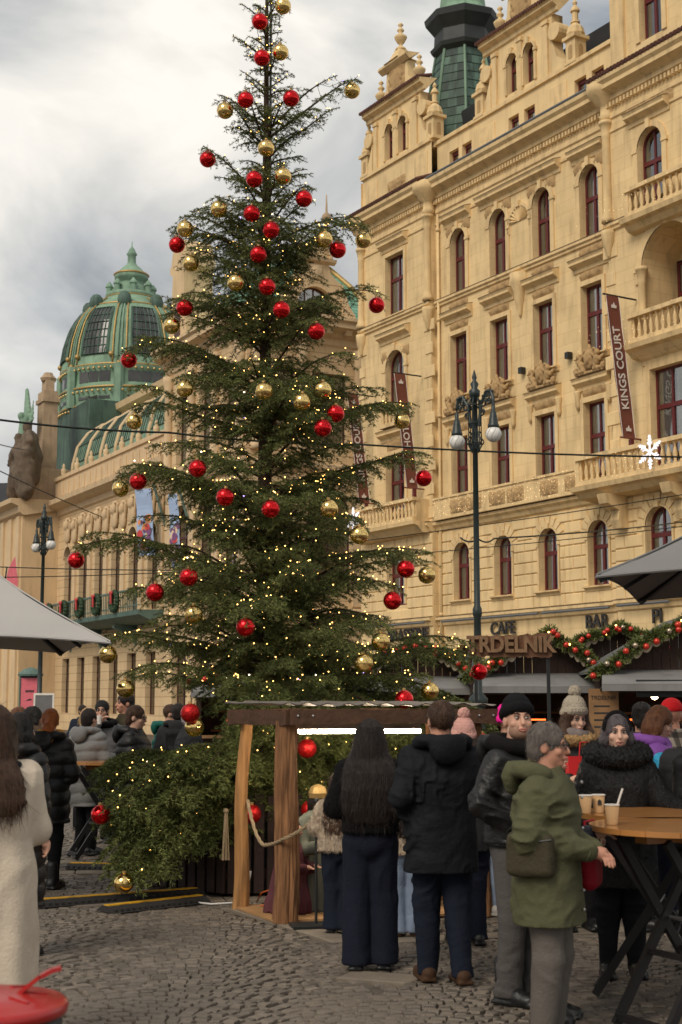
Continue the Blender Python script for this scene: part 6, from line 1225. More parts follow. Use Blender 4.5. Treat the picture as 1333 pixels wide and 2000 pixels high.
# ================================================================== STREET LAMPS
def street_lamp(loc, H_, lab):
    o = thing('street_lamp', lab, 'street lamp', loc, -.92, 'ornate cast iron street lamps'); m = 'lamp_green'
    MB().lathe([(.28,0),(.28,.15),(.22,.2),(.2,.9),(.24,.95),(.24,1.05),(.15,1.15),(.12,1.7),(.16,1.75),(.16,1.85),(.07,1.95),(.06,3.2),(.08,3.24),(.08,3.34),(.055,3.4),(.045,H_-1.417),(.09,H_-1.386),(.06,H_-1.323),(.045,H_-0.504),(.09,H_-0.473),(.1,H_-0.378),(.05,H_-0.328),(.075,H_-0.252),(.03,H_-0.189),(.045,H_-0.139),(.005,H_)], n=12).build('post', m, o, True)
    cage = MB()
    for k in range(6): a = math.pi*k/3; cage.tube([(.05*math.cos(a), .05*math.sin(a), H_-1.449), (.11*math.cos(a), .11*math.sin(a), H_-1.323), (.11*math.cos(a), .11*math.sin(a), H_-0.598), (.05*math.cos(a), .05*math.sin(a), H_-0.473)], .016, 5)
    for z in (H_-1.291, H_-0.945, H_-0.630): cage.tube([(.11*math.cos(t), .11*math.sin(t), z) for t in [2*math.pi*i/12 for i in range(13)]], .014, 5)
    for k in range(6):
        a = math.pi*k/3; cage.tube([((.11+.045*math.sin(t))*math.cos(a), (.11+.045*math.sin(t))*math.sin(a), H_-1.323+.12*t/3.14) for t in np.linspace(0, 6.28, 10)], .012, 4)
    cage.build('cage', m, o)
    for q in (-1, 1):
        arm = MB(); arm.tube([(q*.1, 0, H_-1.008), (q*.16, 0, H_-0.630), (q*.3, 0, H_-0.428), (q*.42, 0, H_-0.454), (q*.46, 0, H_-0.598), (q*.46, 0, H_-0.706)], .03, 6)
        for cx_, cz_, r_ in ((.23, -.98, .085), (.33, -.84, .065), (.385, -.98, .05), (.19, -1.25, .06)): arm.tube([(q*(cx_+r_*(1-t/14)*math.cos(t)), 0, H_+cz_*.63+r_*(1-t/14)*math.sin(t)) for t in np.linspace(0, 9.5, 22)], .017, 5)
        for t in np.linspace(0, 1, 7): arm.ball((q*(.1+.34*t), 0, H_-0.454+.06*math.sin(t*3.1)-.22*(1-t)**2), .03, 5, 4)
        arm.build('arm', m, o)
        MB().lathe([(.02,H_-0.693),(.035,H_-0.718),(.035,H_-0.806),(.05,H_-0.819),(.065,H_-0.895),(.085,H_-1.021),(.1,H_-1.046),(.1,H_-1.084),(.07,H_-1.096)][::-1], (q*.46, 0, 0), 12).build('lantern_hood', m, o, True)
        gl_ = MB().ball((q*.46, 0, H_-1.197), .135, 16, 12).build('globe', 'opal_glass', o, True)
        net = MB(); [net.tube([(q*.46+.137*math.sin(p_)*math.cos(a+.35*math.sin(p_*2)), .137*math.sin(p_)*math.sin(a+.35*math.sin(p_*2)), H_-1.197+.137*math.cos(p_)) for p_ in np.linspace(.2, 2.9, 9)], .004, 3) for a in np.linspace(0, 6.28, 9)[:-1]]; net.build('globe_netting', 'canvas_grey', o)
    return o
street_lamp((at(934, 1300, 24).x, 24, 0), 7.47, 'dark green lamp with two white globes in front of the hotel'); street_lamp((at(79, 1300, 39).x, 39, 0), 7.25, 'dark lamp with two white globes before the civic hall')
# tram wires
def wire(pts, lab, r_=.012):
    P = []
    for a, b in zip(pts[:-1], pts[1:]):
        for i in range(10): t = i/10; P.append(Vector(a).lerp(Vector(b), t)-Vector((0, 0, .25*t*(1-t))))
    P.append(Vector(pts[-1])); o = MB().tube(P, r_, 5).build('tram_wire', 'wire'); tag(o, lab, 'wire', 'overhead tram wires')
wire([at(-60, 812, 26), at(330, 845, 28), at(700, 868, 30), at(1400, 893, 32)], 'thick overhead wire crossing before the tree and hotel', .022)
wire([at(-60, 1105, 36), at(560, 1112, 36)], 'low overhead wire past the distant lamp at globe height', .014); wire([at(-60, 1128, 35), at(500, 1108, 40)], 'overhead wire sagging under the distant lamp globes', .012); wire([at(640, 1065, 38), at(1400, 955, 38)], 'overhead wire slanting up across the hotel balcony', .013); wire([at(700, 1090, 40), at(1400, 1020, 36)], 'overhead wire along the hotel mezzanine windows', .012); wire([at(-60, 890, 45), at(200, 1010, 60)], 'thin wire falling from the upper left past the sculpture', .02); wire([at(-60, 850, 42), at(60, 880, 60)], 'short thin wire above the sculpture', .02)
wire([at(900, 1050, 24.3), at(934, 1052, 24), at(965, 1052, 26), at(1400, 1010, 40)], 'span wire clamped to the dark green lamp post', .016)
# ================================================================== PARASOLS
def parasol(cx_, cy_, half, ze, za, rz, lab, m, polez):
    o = thing('parasol', lab, 'parasol', (cx_, cy_, 0), rz, 'grey market parasols'); cs = [(-half, -half), (half, -half), (half, half), (-half, half)]; c = MB(); n = 12
    for k in range(4):
        a, b = cs[k], cs[(k+1) % 4]
        for off_ in (0, -.015):
            vs = []
            for i in range(n+1):
                t = i/n; r_ = t
                for j in range(n+1):
                    s_ = j/n; x = (a[0]*(1-s_)+b[0]*s_)*r_; y = (a[1]*(1-s_)+b[1]*s_)*r_; z = za+(ze-za)*t - .06*math.sin(math.pi*t) - .05*t*4*s_*(1-s_)*0 + .05*t*t*4*s_*(1-s_); vs.append((x, y, z+off_))
            fs = [(i*(n+1)+j, (i+1)*(n+1)+j, (i+1)*(n+1)+j+1, i*(n+1)+j+1) for i in range(n) for j in range(n)]
            c.add(vs, fs if off_ == 0 else [f[::-1] for f in fs])
    c.build('canopy', m, o, True); rb_ = MB()
    for k in range(4):
        a, b = cs[k], cs[(k+1) % 4]; zf = lambda t, s_: za+(ze-za)*t-.06*math.sin(math.pi*t)+.05*t*t*4*s_*(1-s_)+.004
        MB().tube([(a[0]*t, a[1]*t, zf(t, 0)) for t in np.linspace(.05, 1, 10)], .008, 5).build('seam', m, o); MB().tube([((a[0]+b[0])/2*t, (a[1]+b[1])/2*t, zf(t, .5)) for t in np.linspace(.05, 1, 10)], .006, 5).build('seam', m, o); MB().tube([(a[0]*(1-s_)+b[0]*s_, a[1]*(1-s_)+b[1]*s_, zf(1, s_)-.015) for s_ in np.linspace(0, 1, 10)], .011, 5).build('hem', m, o)
    for x, y in cs: rb_.bar((0, 0, za-.12), (x*.98, y*.98, ze-.03), .03, .04)
    for x, y in ((half, 0), (-half, 0), (0, half), (0, -half)): rb_.bar((0, 0, za-.12), (x*.97, y*.97, ze+.0), .025, .03)
    for x, y in cs: rb_.bar((x*.42, y*.42, za+(ze-za)*.42-.15), (0, 0, ze-.35), .02, .025)
    rb_.build('ribs', 'iron_black', o)
    for x, y in cs: MB().lathe([(.015,-.02),(.022,0),(.015,.02)], (x*.985, y*.985, ze-.01), 8).build('rib_end', 'iron_black', o)
    MB().tube([(0,0,.05),(0,0,za)], .04, 10).build('pole', 'iron_black', o); MB().lathe([(.4,0),(.4,.08),(.1,.12),(.06,.3)], n=16).build('foot', 'iron_black', o); MB().lathe([(.1,za-.02),(.06,za+.06),(.02,za+.1)], n=10).build('finial', m, o)
    return o
cornerL = at(235, 1255, 12.2); parasol(cornerL.x-1.62, 12.75, 1.22, cornerL.z, cornerL.z+.95, .35, 'light grey market parasol over the drinkers beside the hall', 'canvas_grey', 0)
cR = at(1143, 1130, 10.0); parasol(cR.x+1.55, 10.5, 1.2, cR.z, cR.z+.80, -.32+math.pi, 'dark grey market parasol above the bar tables', 'canvas_dark', 0)
# ================================================================== MARKET STALLS
needle_tri = None
def garland_on(o, pts, rad, seed, nn=900, nball=14):
    """fir garland: short needle sprays round a path, with red and silver balls as parts"""
    r_ = np.random.default_rng(seed); P = np.array([tuple(p) for p in pts]); seg = np.linalg.norm(np.diff(P, axis=0), axis=1); cum = np.r_[0, np.cumsum(seg)]; t = r_.uniform(0, cum[-1], nn); c = np.stack([np.interp(t, cum, P[:, i]) for i in range(3)], 1)
    d = r_.normal(size=(nn, 3)); d /= np.linalg.norm(d, axis=1, keepdims=True); b = c+d*rad*r_.uniform(.1, .75, (nn, 1)); tip = b+d*rad*r_.uniform(.35, .7, (nn, 1)); sw = np.cross(d, r_.normal(size=(nn, 3))); sw /= np.linalg.norm(sw, axis=1, keepdims=True)
    V = np.empty((nn*3, 3)); V[0::3] = b+sw*.02; V[1::3] = b-sw*.02; V[2::3] = tip; g = put('garland', npmesh('garland', V, np.arange(nn*3).reshape(-1, 3), 'fir_needles', False), o); g['kind'] = 'stuff'
    for k in range(nball):
        tt_ = cum[-1]*(k+.5)/nball+r_.uniform(-.1, .1); p = np.array([np.interp(tt_, cum, P[:, i]) for i in range(3)])+np.array((r_.uniform(-.06, .06), -rad*.75, r_.uniform(-.12, .06))); put('garland_ball', GBR if r_.random() < .72 else GBS, o, p)
    for k in range(nball//3):
        tt_ = cum[-1]*r_.random(); p = np.array([np.interp(tt_, cum, P[:, i]) for i in range(3)])+np.array((0, -rad*.8, r_.uniform(-.08, .08))); put('garland_light', GBL, o, p)
GBR = MB().ball((0,0,0), .06, 12, 8).mesh('garland_ball', 'garland_red', True); GBS = MB().ball((0,0,0), .055, 12, 8).mesh('garland_ball', 'garland_silver', True); GBL = MB().ball((0,0,0), .022, 6, 4).mesh('garland_light', 'bulb', True)
def stall(u0, u1, upk, vpk, vval, Y, lab, rz=0.0, awn=True, dpt=2.4, seed=1, lamp=True, extra=None):
    a, b, pk = at(u0, vval, Y), at(u1, vval, Y), at(upk, vpk, Y); o = thing('market_stall', lab, 'market stall', ((a.x+b.x)/2, Y, 0), rz, 'wooden Christmas market stalls'); W = (b.x-a.x)/2; ze, zp = a.z, pk.z; px = pk.x-(a.x+b.x)/2
    for x in (-W+.06, W-.06): MB().box(x-.05, x+.05, .02, .12, 0, ze).build('corner_post', 'stall_wood', o)
    n = int(2*W/.16)
    for k in range(n):
        x0_, x1_ = -W+2*W*k/n, -W+2*W*(k+1)/n; xm_ = (x0_+x1_)/2; top = ze+(zp-ze)*(1-abs(xm_-px)/(W+abs(px) if xm_ < px else max(.1, W-px)))
        MB().bbox(x0_+.004, x1_-.004, .0, .03, ze-.45, max(ze-.3, top-.05), .004).build('gable_board', 'stall_wood', o)
        if k % 2 == 0: MB().bbox(x0_+.004, x0_+4*W/n-.004, .0, .03, .02, 1.0, .004).build('front_board', 'stall_wood', o)
    MB().box(-W, W, -.25, .1, 1.0, 1.06).build('counter', 'stall_light_wood', o); MB().box(-W, W, dpt-.05, dpt, 0, ze).box(-W, -W+.04, .12, dpt, 0, ze).box(W-.04, W, .12, dpt, 0, ze).build('walls', 'stall_wood', o)
    rf2 = MB()
    for s_, xe in ((-1, -W-.18), (1, W+.18)):
        zz = ze-.1; rf2.add([(px, -.3, zp), (px, dpt+.2, zp), (xe, dpt+.2, zz), (xe, -.3, zz), (px, -.3, zp+.05), (px, dpt+.2, zp+.05), (xe, dpt+.2, zz+.05), (xe, -.3, zz+.05)], [(0,1,2,3),(7,6,5,4),(0,3,7,4),(3,2,6,7),(1,5,6,2)])
    rf2.build('roof', 'roof_felt', o)
    tr = MB(); nsc = 10      # scalloped cream bargeboards
    for s_, xe in ((-1, -W-.15), (1, W+.15)):
        for k in range(nsc):
            t0, t1 = k/nsc, (k+1)/nsc; x0_, x1_ = px+(xe-px)*t0, px+(xe-px)*t1; z0_, z1_ = zp+(ze-.1-zp)*t0, zp+(ze-.1-zp)*t1; pts_ = [(x0_, z0_), (x0_, z0_-.12)]+[(x0_+(x1_-x0_)*i/6, z0_+(z1_-z0_)*i/6-.12-.07*math.sin(math.pi*i/6)) for i in range(1, 6)]+[(x1_, z1_-.12), (x1_, z1_)]
            tr.extr(pts_ if xe < px else pts_[::-1], -.36, -.33)
    tr.build('bargeboard', 'trim_cream', o)
    g = [(-W-.2, -.42, ze-.12)]+[(px+(-W-.15-px)*(1-t), -.42, zp+.02+(ze-.1-zp)*(1-t)-.06*math.sin(t*math.pi*3)) for t in np.linspace(.1, 1, 9)]+[(px+(W+.15-px)*t, -.42, zp+.02+(ze-.1-zp)*t-.06*math.sin(t*math.pi*3)) for t in np.linspace(.1, 1, 9)]
    garland_on(o, g, .155, seed, 4600, 20)
    if awn:
        aw = MB(); z0_, z1_ = ze-.03, ze-.30; y1_ = -1.25
        for off_ in (0, -.02): aw.add([(-W+.05, -.02, z0_+off_), (W-.05, -.02, z0_+off_), (W+.12, y1_, z1_+off_), (-W-.12, y1_, z1_+off_)], [(3,2,1,0)] if off_ == 0 else [(0,1,2,3)])
        aw.box(-W-.12, W+.12, y1_-.01, y1_+.01, z1_-.12, z1_-.003); aw.build('awning', 'awning_grey', o)
        for x in (-W-.1, W+.1): MB().bar((x, -.02, z1_-.25), (x, y1_, z1_-.03), .02, .03).build('awning_arm', 'iron_black', o)
    MB().box(-W*.8, W*.8, dpt-.5, dpt-.1, 1.1, 1.14).box(-W*.8, W*.8, dpt-.45, dpt-.1, 1.55, 1.59).build('shelf', 'stall_light_wood', o)
    if lamp: MB().ball((-W*.3, .5, ze-.5), .07, 10, 8).build('lamp', 'stall_lamp', o); MB().box(-W*.6, W*.2, .6, .64, ze-.95, ze-.92).build('heating_rod', 'heater', o)
    return o
s1 = stall(925, 1172, 1068, 1236, 1312, 28, 'wooden stall with garland and grey awning behind the carved sign', seed=3); s2 = stall(1172, 1500, 1345, 1205, 1305, 26, 'wooden stall with garland peak beside the dark parasol', -.05, seed=4); s3 = stall(690, 928, 812, 1252, 1318, 30, 'wooden stall with garland half hidden behind the tree', .05, seed=5); s4 = stall(385, 690, 540, 1262, 1325, 32, 'wooden stall with garland behind the tree trunk', .1, seed=6)
# back-row stall roofs
bs = stall(1080, 1320, 1205, 1222, 1275, 33, 'stall with pale felt roof behind the front row of stalls', 0, awn=False, seed=9, lamp=False)
# trade boards inside the right stall
bd_ = thing('menu_board', 'light wooden board lettered TRDELNIK at the right stall', 'sign', at(1180, 1372, 25.2)*1.0, 0); bd_.location.z = 0; MB().box(-.26, .26, 0, .05, .2, 2.02).build('board', 'stall_light_wood', bd_); put('lettering', text_mesh('TRDELNIK', .1, .003, 'letter_dark'), bd_, (0, -.006, 1.86), (math.pi/2, 0, 0))
for i in range(5): MB().box(-.18, .1+.02*(i % 3), -.004, 0, 1.7-.12*i, 1.73-.12*i).build('price_line', 'letter_dark', bd_)
pb = thing('menu_board', 'purple price board under the right stall awning', 'sign', at(1300, 1350, 25.0), 0); MB().box(-.5, .5, 0, .04, -.1, .2).build('board', 'poster_black', pb); put('lettering', text_mesh('PUNČ', .12, .003, 'letter_white'), pb, (0, -.006, .08), (math.pi/2, 0, 0))
# the big carved sign
p0, p1 = at(918, 1284, 22), at(1078, 1240, 22); sg_ = thing('carved_sign', 'rough dark timber sign carved TRDELNIK above the stalls', 'sign', ((p0.x+p1.x)/2, 22, 0), 0); W = (p1.x-p0.x)/2; z0_, z1_ = p0.z+.01, p1.z+.0
bdm = MB(); N = 24; top_ = []; bot_ = []
for i in range(N+1): x = -W+2*W*i/N; top_.append((x, z1_+rs.uniform(-.018, .018)+.04*(i/N-.5))); bot_.append((x, z0_+rs.uniform(-.018, .018)))
bdm.extr(bot_+top_[::-1], 0, .07); bdm.build('board', 'sign_wood', sg_); put('lettering', text_mesh('TRDELNIK', .34, .03, 'sign_letter', .012), sg_, (0, -.03, (z0_+z1_)/2+.01), (math.pi/2, 0, 0), (.86, 1, 1))
for x in (-W+.1, W-.05): MB().bar((x, .09, 0), (x, .09, z0_+.2), .05, .05).build('pole', 'iron_black', sg_)
# ================================================================== BAR TABLES, CUPS, RED LIDDED BIN
def bar_table(x, y, r_, zt, rz, lab, planks=7):
    o = thing('bar_table', lab, 'table', (x, y, 0), rz, 'folding bar tables')
    for k in range(planks):
        y0_, y1_ = -r_+2*r_*k/planks+.002, -r_+2*r_*(k+1)/planks-.002; pts_ = []
        for yy in np.linspace(y0_, y1_, 6): pts_.append((math.sqrt(max(1e-4, r_*r_-yy*yy)), yy))
        ol = pts_+[(-a, b) for a, b in pts_[::-1]]; n = len(ol); MB().add([(a, b, zt-.03) for a, b in ol]+[(a, b, zt) for a, b in ol], [tuple(range(n-1, -1, -1)), tuple(range(n, 2*n))]+[(i, (i+1) % n, n+(i+1) % n, n+i) for i in range(n)]).build('plank', 'table_wood', o)
    MB().box(-r_*.6, r_*.6, -.05, .05, zt-.09, zt-.031).box(-.05, .05, -r_*.6, r_*.6, zt-.1, zt-.04).build('frame', 'table_wood', o)
    for sgn in (-1, 1):
        for yy in (-.2, .2): MB().bar((sgn*.36, yy, .02), (-sgn*.30, yy*1.0+.01*sgn, zt-.07), .035, .05).build('leg', 'table_leg', o)
        MB().bar((sgn*.345, -.2, .06), (sgn*.345, .2, .06), .04, .04).build('stretcher', 'table_leg', o); MB().bar((sgn*.12, -.2, zt*.36), (sgn*.12, .2, zt*.36), .03, .03).build('stretcher', 'table_leg', o)
    MB().tube([(.03, -.22, zt*.52), (.03, .22, zt*.52)], .012, 6).build('pivot', 'steel', o)
    return o
bar_table(1.93, 8.15, .53, 1.10, .5, 'round wooden bar table with black crossed legs holding the paper cup'); bar_table(1.95, 9.05, .47, 1.10, -.3, 'round wooden bar table behind, where the black fur woman leans')
bar_table(-2.75, 16.8, .4, 1.1, .4, 'round bar table among the drinkers left of the tree'); bar_table(3.3, 10.6, .4, 1.1, .1, 'round bar table beyond the dark-jacketed backpacker')
CUPM = MB().lathe([(.030,0),(.030,.004),(.041,.108),(.0385,.108),(.029,.008)], n=18).mesh('cup', 'kraft', True); RIM = MB().lathe([(.041,.105),(.0435,.107),(.0435,.112),(.041,.113),(.039,.11)], n=18, cap=False).mesh('rim', 'paper_white', True)
def cup(p, lab): o = put('paper_cup', CUPM, None, p); tag(o, lab, 'cup', 'brown paper cups'); put('rim', RIM, o); return o
cup((1.52, 8.13, 1.101), 'brown paper cup standing on the front bar table'); cup((1.60, 9.0, 1.101), 'brown paper cup with printed logo on the rear bar table'); cup((1.512, 8.95, 1.101), 'brown paper cup at the rear table edge beside another cup'); 
MB().extr([(-.012,.05),(.012,.05),(.012,.075),(0,.085),(-.012,.075)], -.0395, -.0375).build('logo', 'letter_dark', bpy.data.objects['paper_cup.001'])
o_ = MB().tube([(1.525, 8.13, 1.13), (1.57, 8.14, 1.26), (1.585, 8.14, 1.30)], .006, 6).build('sugar_stick', 'paper_white'); tag(o_, 'slim white stir stick standing in the front table cup', 'stir stick')
bn = thing('waste_bin', 'dark bin with glossy red lid and raised red handle', 'bin', (-.97, 4.0, 0), .2)
zb2 = .955
MB().lathe([(.18,0),(.19,.05),(.212,zb2-.03),(.2,zb2-.01)], n=32).build('body', 'bin_dark', bn, True); MB().lathe([(.2,zb2-.012),(.225,zb2-.01),(.228,zb2+.012),(.215,zb2+.024),(.19,zb2+.022),(.18,zb2+.032),(.1,zb2+.042),(.02,zb2+.045)], n=40).build('lid', 'red_plastic', bn, True)
hs = MB(); hp_ = [(.09, .0, zb2+.035), (.12, -.01, zb2+.06), (.15, -.02, zb2+.085), (.18, -.02, zb2+.10), (.205, -.02, zb2+.106)]
for a, b in zip(hp_[:-1], hp_[1:]): hs.bar(a, b, .03, .01)
hs.build('handle', 'red_plastic', bn)
for k in range(8): a = 2*math.pi*k/8; MB().bar((.10*math.cos(a), .10*math.sin(a), zb2+.044), (.17*math.cos(a), .17*math.sin(a), zb2+.036), .009, .005).build('lid_rib', 'red_plastic', bn)

ib = thing('information_board', 'small white-framed information board beyond the left crowd', 'sign', (at(86, 1372, 34).x, 34, 0), .1); MB().box(-.24, -.2, 0, .04, 0, 1.95).box(.2, .24, 0, .04, 0, 1.95).box(-.24, .24, -.002, .038, 1.95, 2.0).box(-.2, .2, -.001, .039, 1.2, 1.25).build('frame', 'paper_white', ib); MB().box(-.2, .2, .01, .03, 1.25, 1.95).build('panel', 'coat_grey', ib)
# ================================================================== PEOPLE (implicit bodies, one continuous mesh each; clothes and hair are children)
def rotm(yaw, pitch, roll=0.0): return (Matrix.Rotation(yaw, 3, 'Z') @ Matrix.Rotation(pitch, 3, 'X') @ Matrix.Rotation(roll, 3, 'Y'))
def wrinkle(seed, A, st=(8, 8, 13)):
    """cloth folds: warped ridged noise, sharp creases between soft swells"""
    o1, o2 = (seed*1.37) % 31, (seed*2.11) % 29
    def f(X, Y, Z):
        wx = vnoise(X*4+o1, Y*4, Z*4)-.5; wz = vnoise(X*3+o2, Y*3, Z*3+7)-.5; a, b, c = X*st[0]+2.4*wx+o1, Y*st[1]+o2, Z*st[2]+3.0*wz+X*4
        m = np.clip(vnoise(X*3.3+o2, Y*3.3, Z*3.3+o1)*1.8-.45, 0, 1); r1 = ridged(a, b, c); r2 = ridged(a*2.1+5, b*2.1, c*1.9+3)
        return A*(1.5*(vnoise(X*5+o1, Y*5+3, Z*5)-.5)-m*(2.2*np.maximum(r1-.55, 0)*2)+.9*(.5-r2)*(.35+m))
    return f
def person(label, X, Y, H, rz, top, legs, shoes, hair, skin='skin', h=.012, female=False, yaw=0.0, pitch=0.0, arms=('down', 'down'), hat=None, eyes=True, scarf=None, lean=0.0, stance=(0.0, 0.0), glasses=False, collar=None, group=None, hood=None, mouth_open=False, beard=None, z0=0.0, child=False, extra=None):
    o = thing('person', label, 'person', (X, Y, z0), rz, group); S = H; fs = .9 if female else 1.0; seed = int(abs(X*977+Y*131)) % 9999
    hs_ = 1.22 if child else 1.0                       # a child's larger head
    sw = .118*fs; zsh = .815 if not child else .79; hipx = .048
    hc = Vector((0, -.012-lean*.35, .932 if not child else .915))*S; RM = rotm(yaw, pitch); RI = RM.transposed(); RL = [list(r) for r in RI]
    def hd(x, y, z): return hc+RM @ (Vector((x, y, z))*S*hs_)
    # ---- arm poses (fractions of H): elbow, wrist, with side s
    POSE = dict(down=((1.22*sw/.118*.118, .012, .64), (.142*fs, -.025, .50)), belly=((.158*fs, .02, .65), (.032, -.145, .605)), pocket=((.16*fs, .04, .66), (.10*fs, -.05, .575)), drink=((.155*fs, -.07, .70), (.035, -.125, .842)), hold=((.15*fs, -.02, .635), (.075, -.17, .66)), table=((.185*fs, -.04, .66), (.27*fs, -.17, .635)), phone=((.145*fs, -.02, .65), (.03, -.16, .72)), out=((.19*fs, .0, .68), (.2*fs, -.13, .66)))
    J = {}
    for s, k in ((-1, arms[0]), (1, arms[1])):
        e, w_ = POSE[k]; J[s] = [Vector((s*sw, -lean*.3, zsh-.008))*S, Vector((s*e[0], e[1]-lean*.22, e[2]))*S, Vector((s*w_[0], w_[1]-lean*.2, w_[2]))*S]
    F = {s: (Vector((s*hipx, 0, .5))*S, Vector((s*hipx*1.08, -.012+.5*q, .275))*S, Vector((s*hipx*1.12, .012+q, .045))*S) for s, q in ((-1, stance[0]), (1, stance[1]))}
    hw = .34*S; box_lo = (-hw, -.30*S, 0); box_hi = (hw, .24*S, 1.03*S)
    # ---- body
    b = SDF(box_lo, box_hi, opt_h if (opt_h := top[3].get('bh')) else h); B = b
    B.loft([(.46*S,.075*S,.06*S,0,0),(.55*S,.08*S,.055*S,0,0),(.62*S,.07*S,.05*S,0,-lean*.1*S),(.74*S,.09*S,.06*S,0,-lean*.22*S),(.79*S,.085*S,.045*S,0,-lean*.3*S),(.83*S,.05*S,.04*S,0,-lean*.32*S)], .03)
    for s in (-1, 1):
        B.chain(J[s], [.018*S, .02*S, .017*S], .02); B.chain(F[s], [.05*S, .034*S, .024*S], .03); a_ = F[s][2]; B.cap(a_+Vector((0, .012*S, -.022*S)), a_+Vector((s*.006*S, -.085*S, -.028*S)), .022*S, .018*S, .02)
        sh, el, wr = J[s]; d = (wr-el).normalized(); sd = d.cross(Vector((0, 0, 1))); sd = sd.normalized() if sd.length > .1 else Vector((1, 0, 0)); nm = sd.cross(d); k = S*.92; pc = wr+d*.042*k; B.cap(wr, pc, .016*k, .022*k, .012)
        for i, (o1, l1) in enumerate(((-.018, .040), (-.006, .047), (.006, .045), (.017, .036))):
            st_ = pc+sd*o1*k+d*.014*k; m1 = st_+d*l1*.6*k-nm*.010*k; B.cap(st_, m1, .0068*k, .006*k, .004); B.cap(m1, m1+(d*.55-nm*.8)*l1*.55*k, .006*k, .005*k, .004)
        tb = wr+d*.02*k; th = sd*(-s if d.z < -.5 else -1); B.cap(tb, tb+(th*.022+d*.022)*k, .0095*k, .0075*k, .006); B.cap(tb+(th*.022+d*.022)*k, tb+(th*.024+d*.047-nm*.008)*k, .0072*k, .0055*k, .004)
    nb_ = Vector((0, -lean*.3*S, .82*S)); B.cap(nb_, hd(0, .006, -.03), .036*S*(.92 if female else 1), .033*S*hs_, .02)
    q = S*hs_
    B.ell(hd(0, .009, .012), (.0435*q, .054*q, .055*q), .01, RL); B.ell(hd(0, -.016, -.024), (.0345*q, .037*q, .044*q), .018, RL); B.ell(hd(0, -.037, -.056), (.0145*q, .013*q, .011*q), .018, RL); B.cap(hd(-.02, -.044, .013), hd(.02, -.044, .013), .007*q, None, .012)
    for s in (-1, 1): B.ell(hd(s*.017, -.054, .002), (.011*q, .010*q, .0075*q), .008, RL, sub=True); B.ell(hd(s*.026, -.036, -.018), (.012*q, .012*q, .012*q), .012, RL); B.ell(hd(s*.0435, .008, -.008), (.0065*q, .013*q, .019*q), .006, RL)
    B.cap(hd(0, -.051, .004), hd(0, -.062, -.0175), .0055*q, .0085*q, .007); B.ell(hd(0, -.0535, -.0375), (.015*q, .007*q, .0075*q), .006, RL)
    put('body', B.mesh('body', skin), o)
    if eyes:
        for s in (-1, 1):
            e_ = put('eye', MB().ball((0,0,0), .0085*q, 10, 8, 1.15, .7, .62).mesh('eye', 'eye_white', True), o, hd(s*.017, -.0455, .002)); MB().ball((0, -.0043*q, 0), .0048*q, 8, 6, 1, .5, 1).build('iris', 'eye', e_)
            hm = hair[1] if hair else 'hair_dark'
            if hm in ('hair_blonde', 'hair_silver', 'fur_black'): hm = 'hair_brown'
            MB().tube([hd(s*.008, -.0535, .0135), hd(s*.017, -.0535, .0175), hd(s*.0275, -.0465, .0145)], .0019*q, 6).build('eyebrow', hm, o); MB().tube([hd(s*.008, -.0505, .0055), hd(s*.017, -.0515, .008), hd(s*.0265, -.0455, .0045)], (.0012 if female else .0008)*q, 5).build('lashes', 'hair_dark', o)
        MB().tube([hd(-.0145, -.0545, -.0375), hd(-.006, -.0600, -.0350), hd(0, -.0605, -.0358), hd(.006, -.0600, -.0350), hd(.0145, -.0545, -.0375)], .0026*q, 6).tube([hd(-.012, -.0555, -.0405 if not mouth_open else -.043), hd(0, -.0600, -.0425 if not mouth_open else -.0475), hd(.012, -.0555, -.0405 if not mouth_open else -.043)], .003*q, 6).build('lips', 'lips', o)
        if mouth_open: MB().ball(hd(0, -.0555, -.041), .0085*q, 10, 6, 1.2, .5, .55).build('open_mouth', 'mouth_dark', o)
    # ---- trousers and shoes
    lm, ls = legs
    if lm:
        t = SDF((-.2*S, -.2*S, 0), (.2*S, .2*S, .62*S), h); rr = dict(slim=(.058, .040, .030), reg=(.062, .047, .039), wide=(.066, .058, .058))[ls]; fr = 1.06 if female else 1.0
        t.ell((0, .012*S, .51*S), (.098*S*fr, .078*S, .085*S), .03)
        for s in (-1, 1): t.chain([F[s][0]+Vector((s*.002*S, 0, 0)), F[s][1], F[s][2]+Vector((0, 0, -.01*S))], [rr[0]*S, rr[1]*S, rr[2]*S], .02)
        t.add(wrinkle(seed+5, .0075, (7, 7, 9) if ls != 'wide' else (9, 9, 3.5))); t.add(lambda X, Y, Z: .010*np.clip((.17*S-Z)/(.17*S), 0, 1)*(ridged(X*6+seed, Y*6, Z*22)-.5)); t.cut((0, 0, -1), -.022*S); put('trousers', t.mesh('trousers', lm), o)
    sm_, ss = shoes
    if sm_:
        for s in (-1, 1):
            a_ = F[s][2]; t = SDF((a_.x-.07*S, a_.y-.15*S, 0), (a_.x+.07*S, a_.y+.07*S, .24*S), max(.008, h*.75)); x, y = a_.x, a_.y
            t.cap((x, y+.022*S, .028*S), (x+s*.006*S, y-.045*S, .026*S), .028*S, .029*S, .01); t.ell((x+s*.008*S, y-.075*S, .020*S), (.0275*S, .04*S, .024*S), .02); t.box((x+s*.004*S, y-.03*S, .008*S), (.029*S, .078*S, .008*S), .006*S, .006)
            if ss == 'boot': t.chain([(x, y+.01*S, .04*S), (x, y+.012*S, .13*S)], [.032*S, .033*S], .02)
            t.cut((0, 0, -1), -.001); put('shoe', t.mesh('shoe', sm_), o)
    # ---- coat / jacket
    kind, cm, hem, opt = top; th = opt.get('thick', .012); qn = opt.get('quilt', 0); flare = opt.get('flare', 1.0); hsz = opt.get('h', h); wst = opt.get('waist', .108)
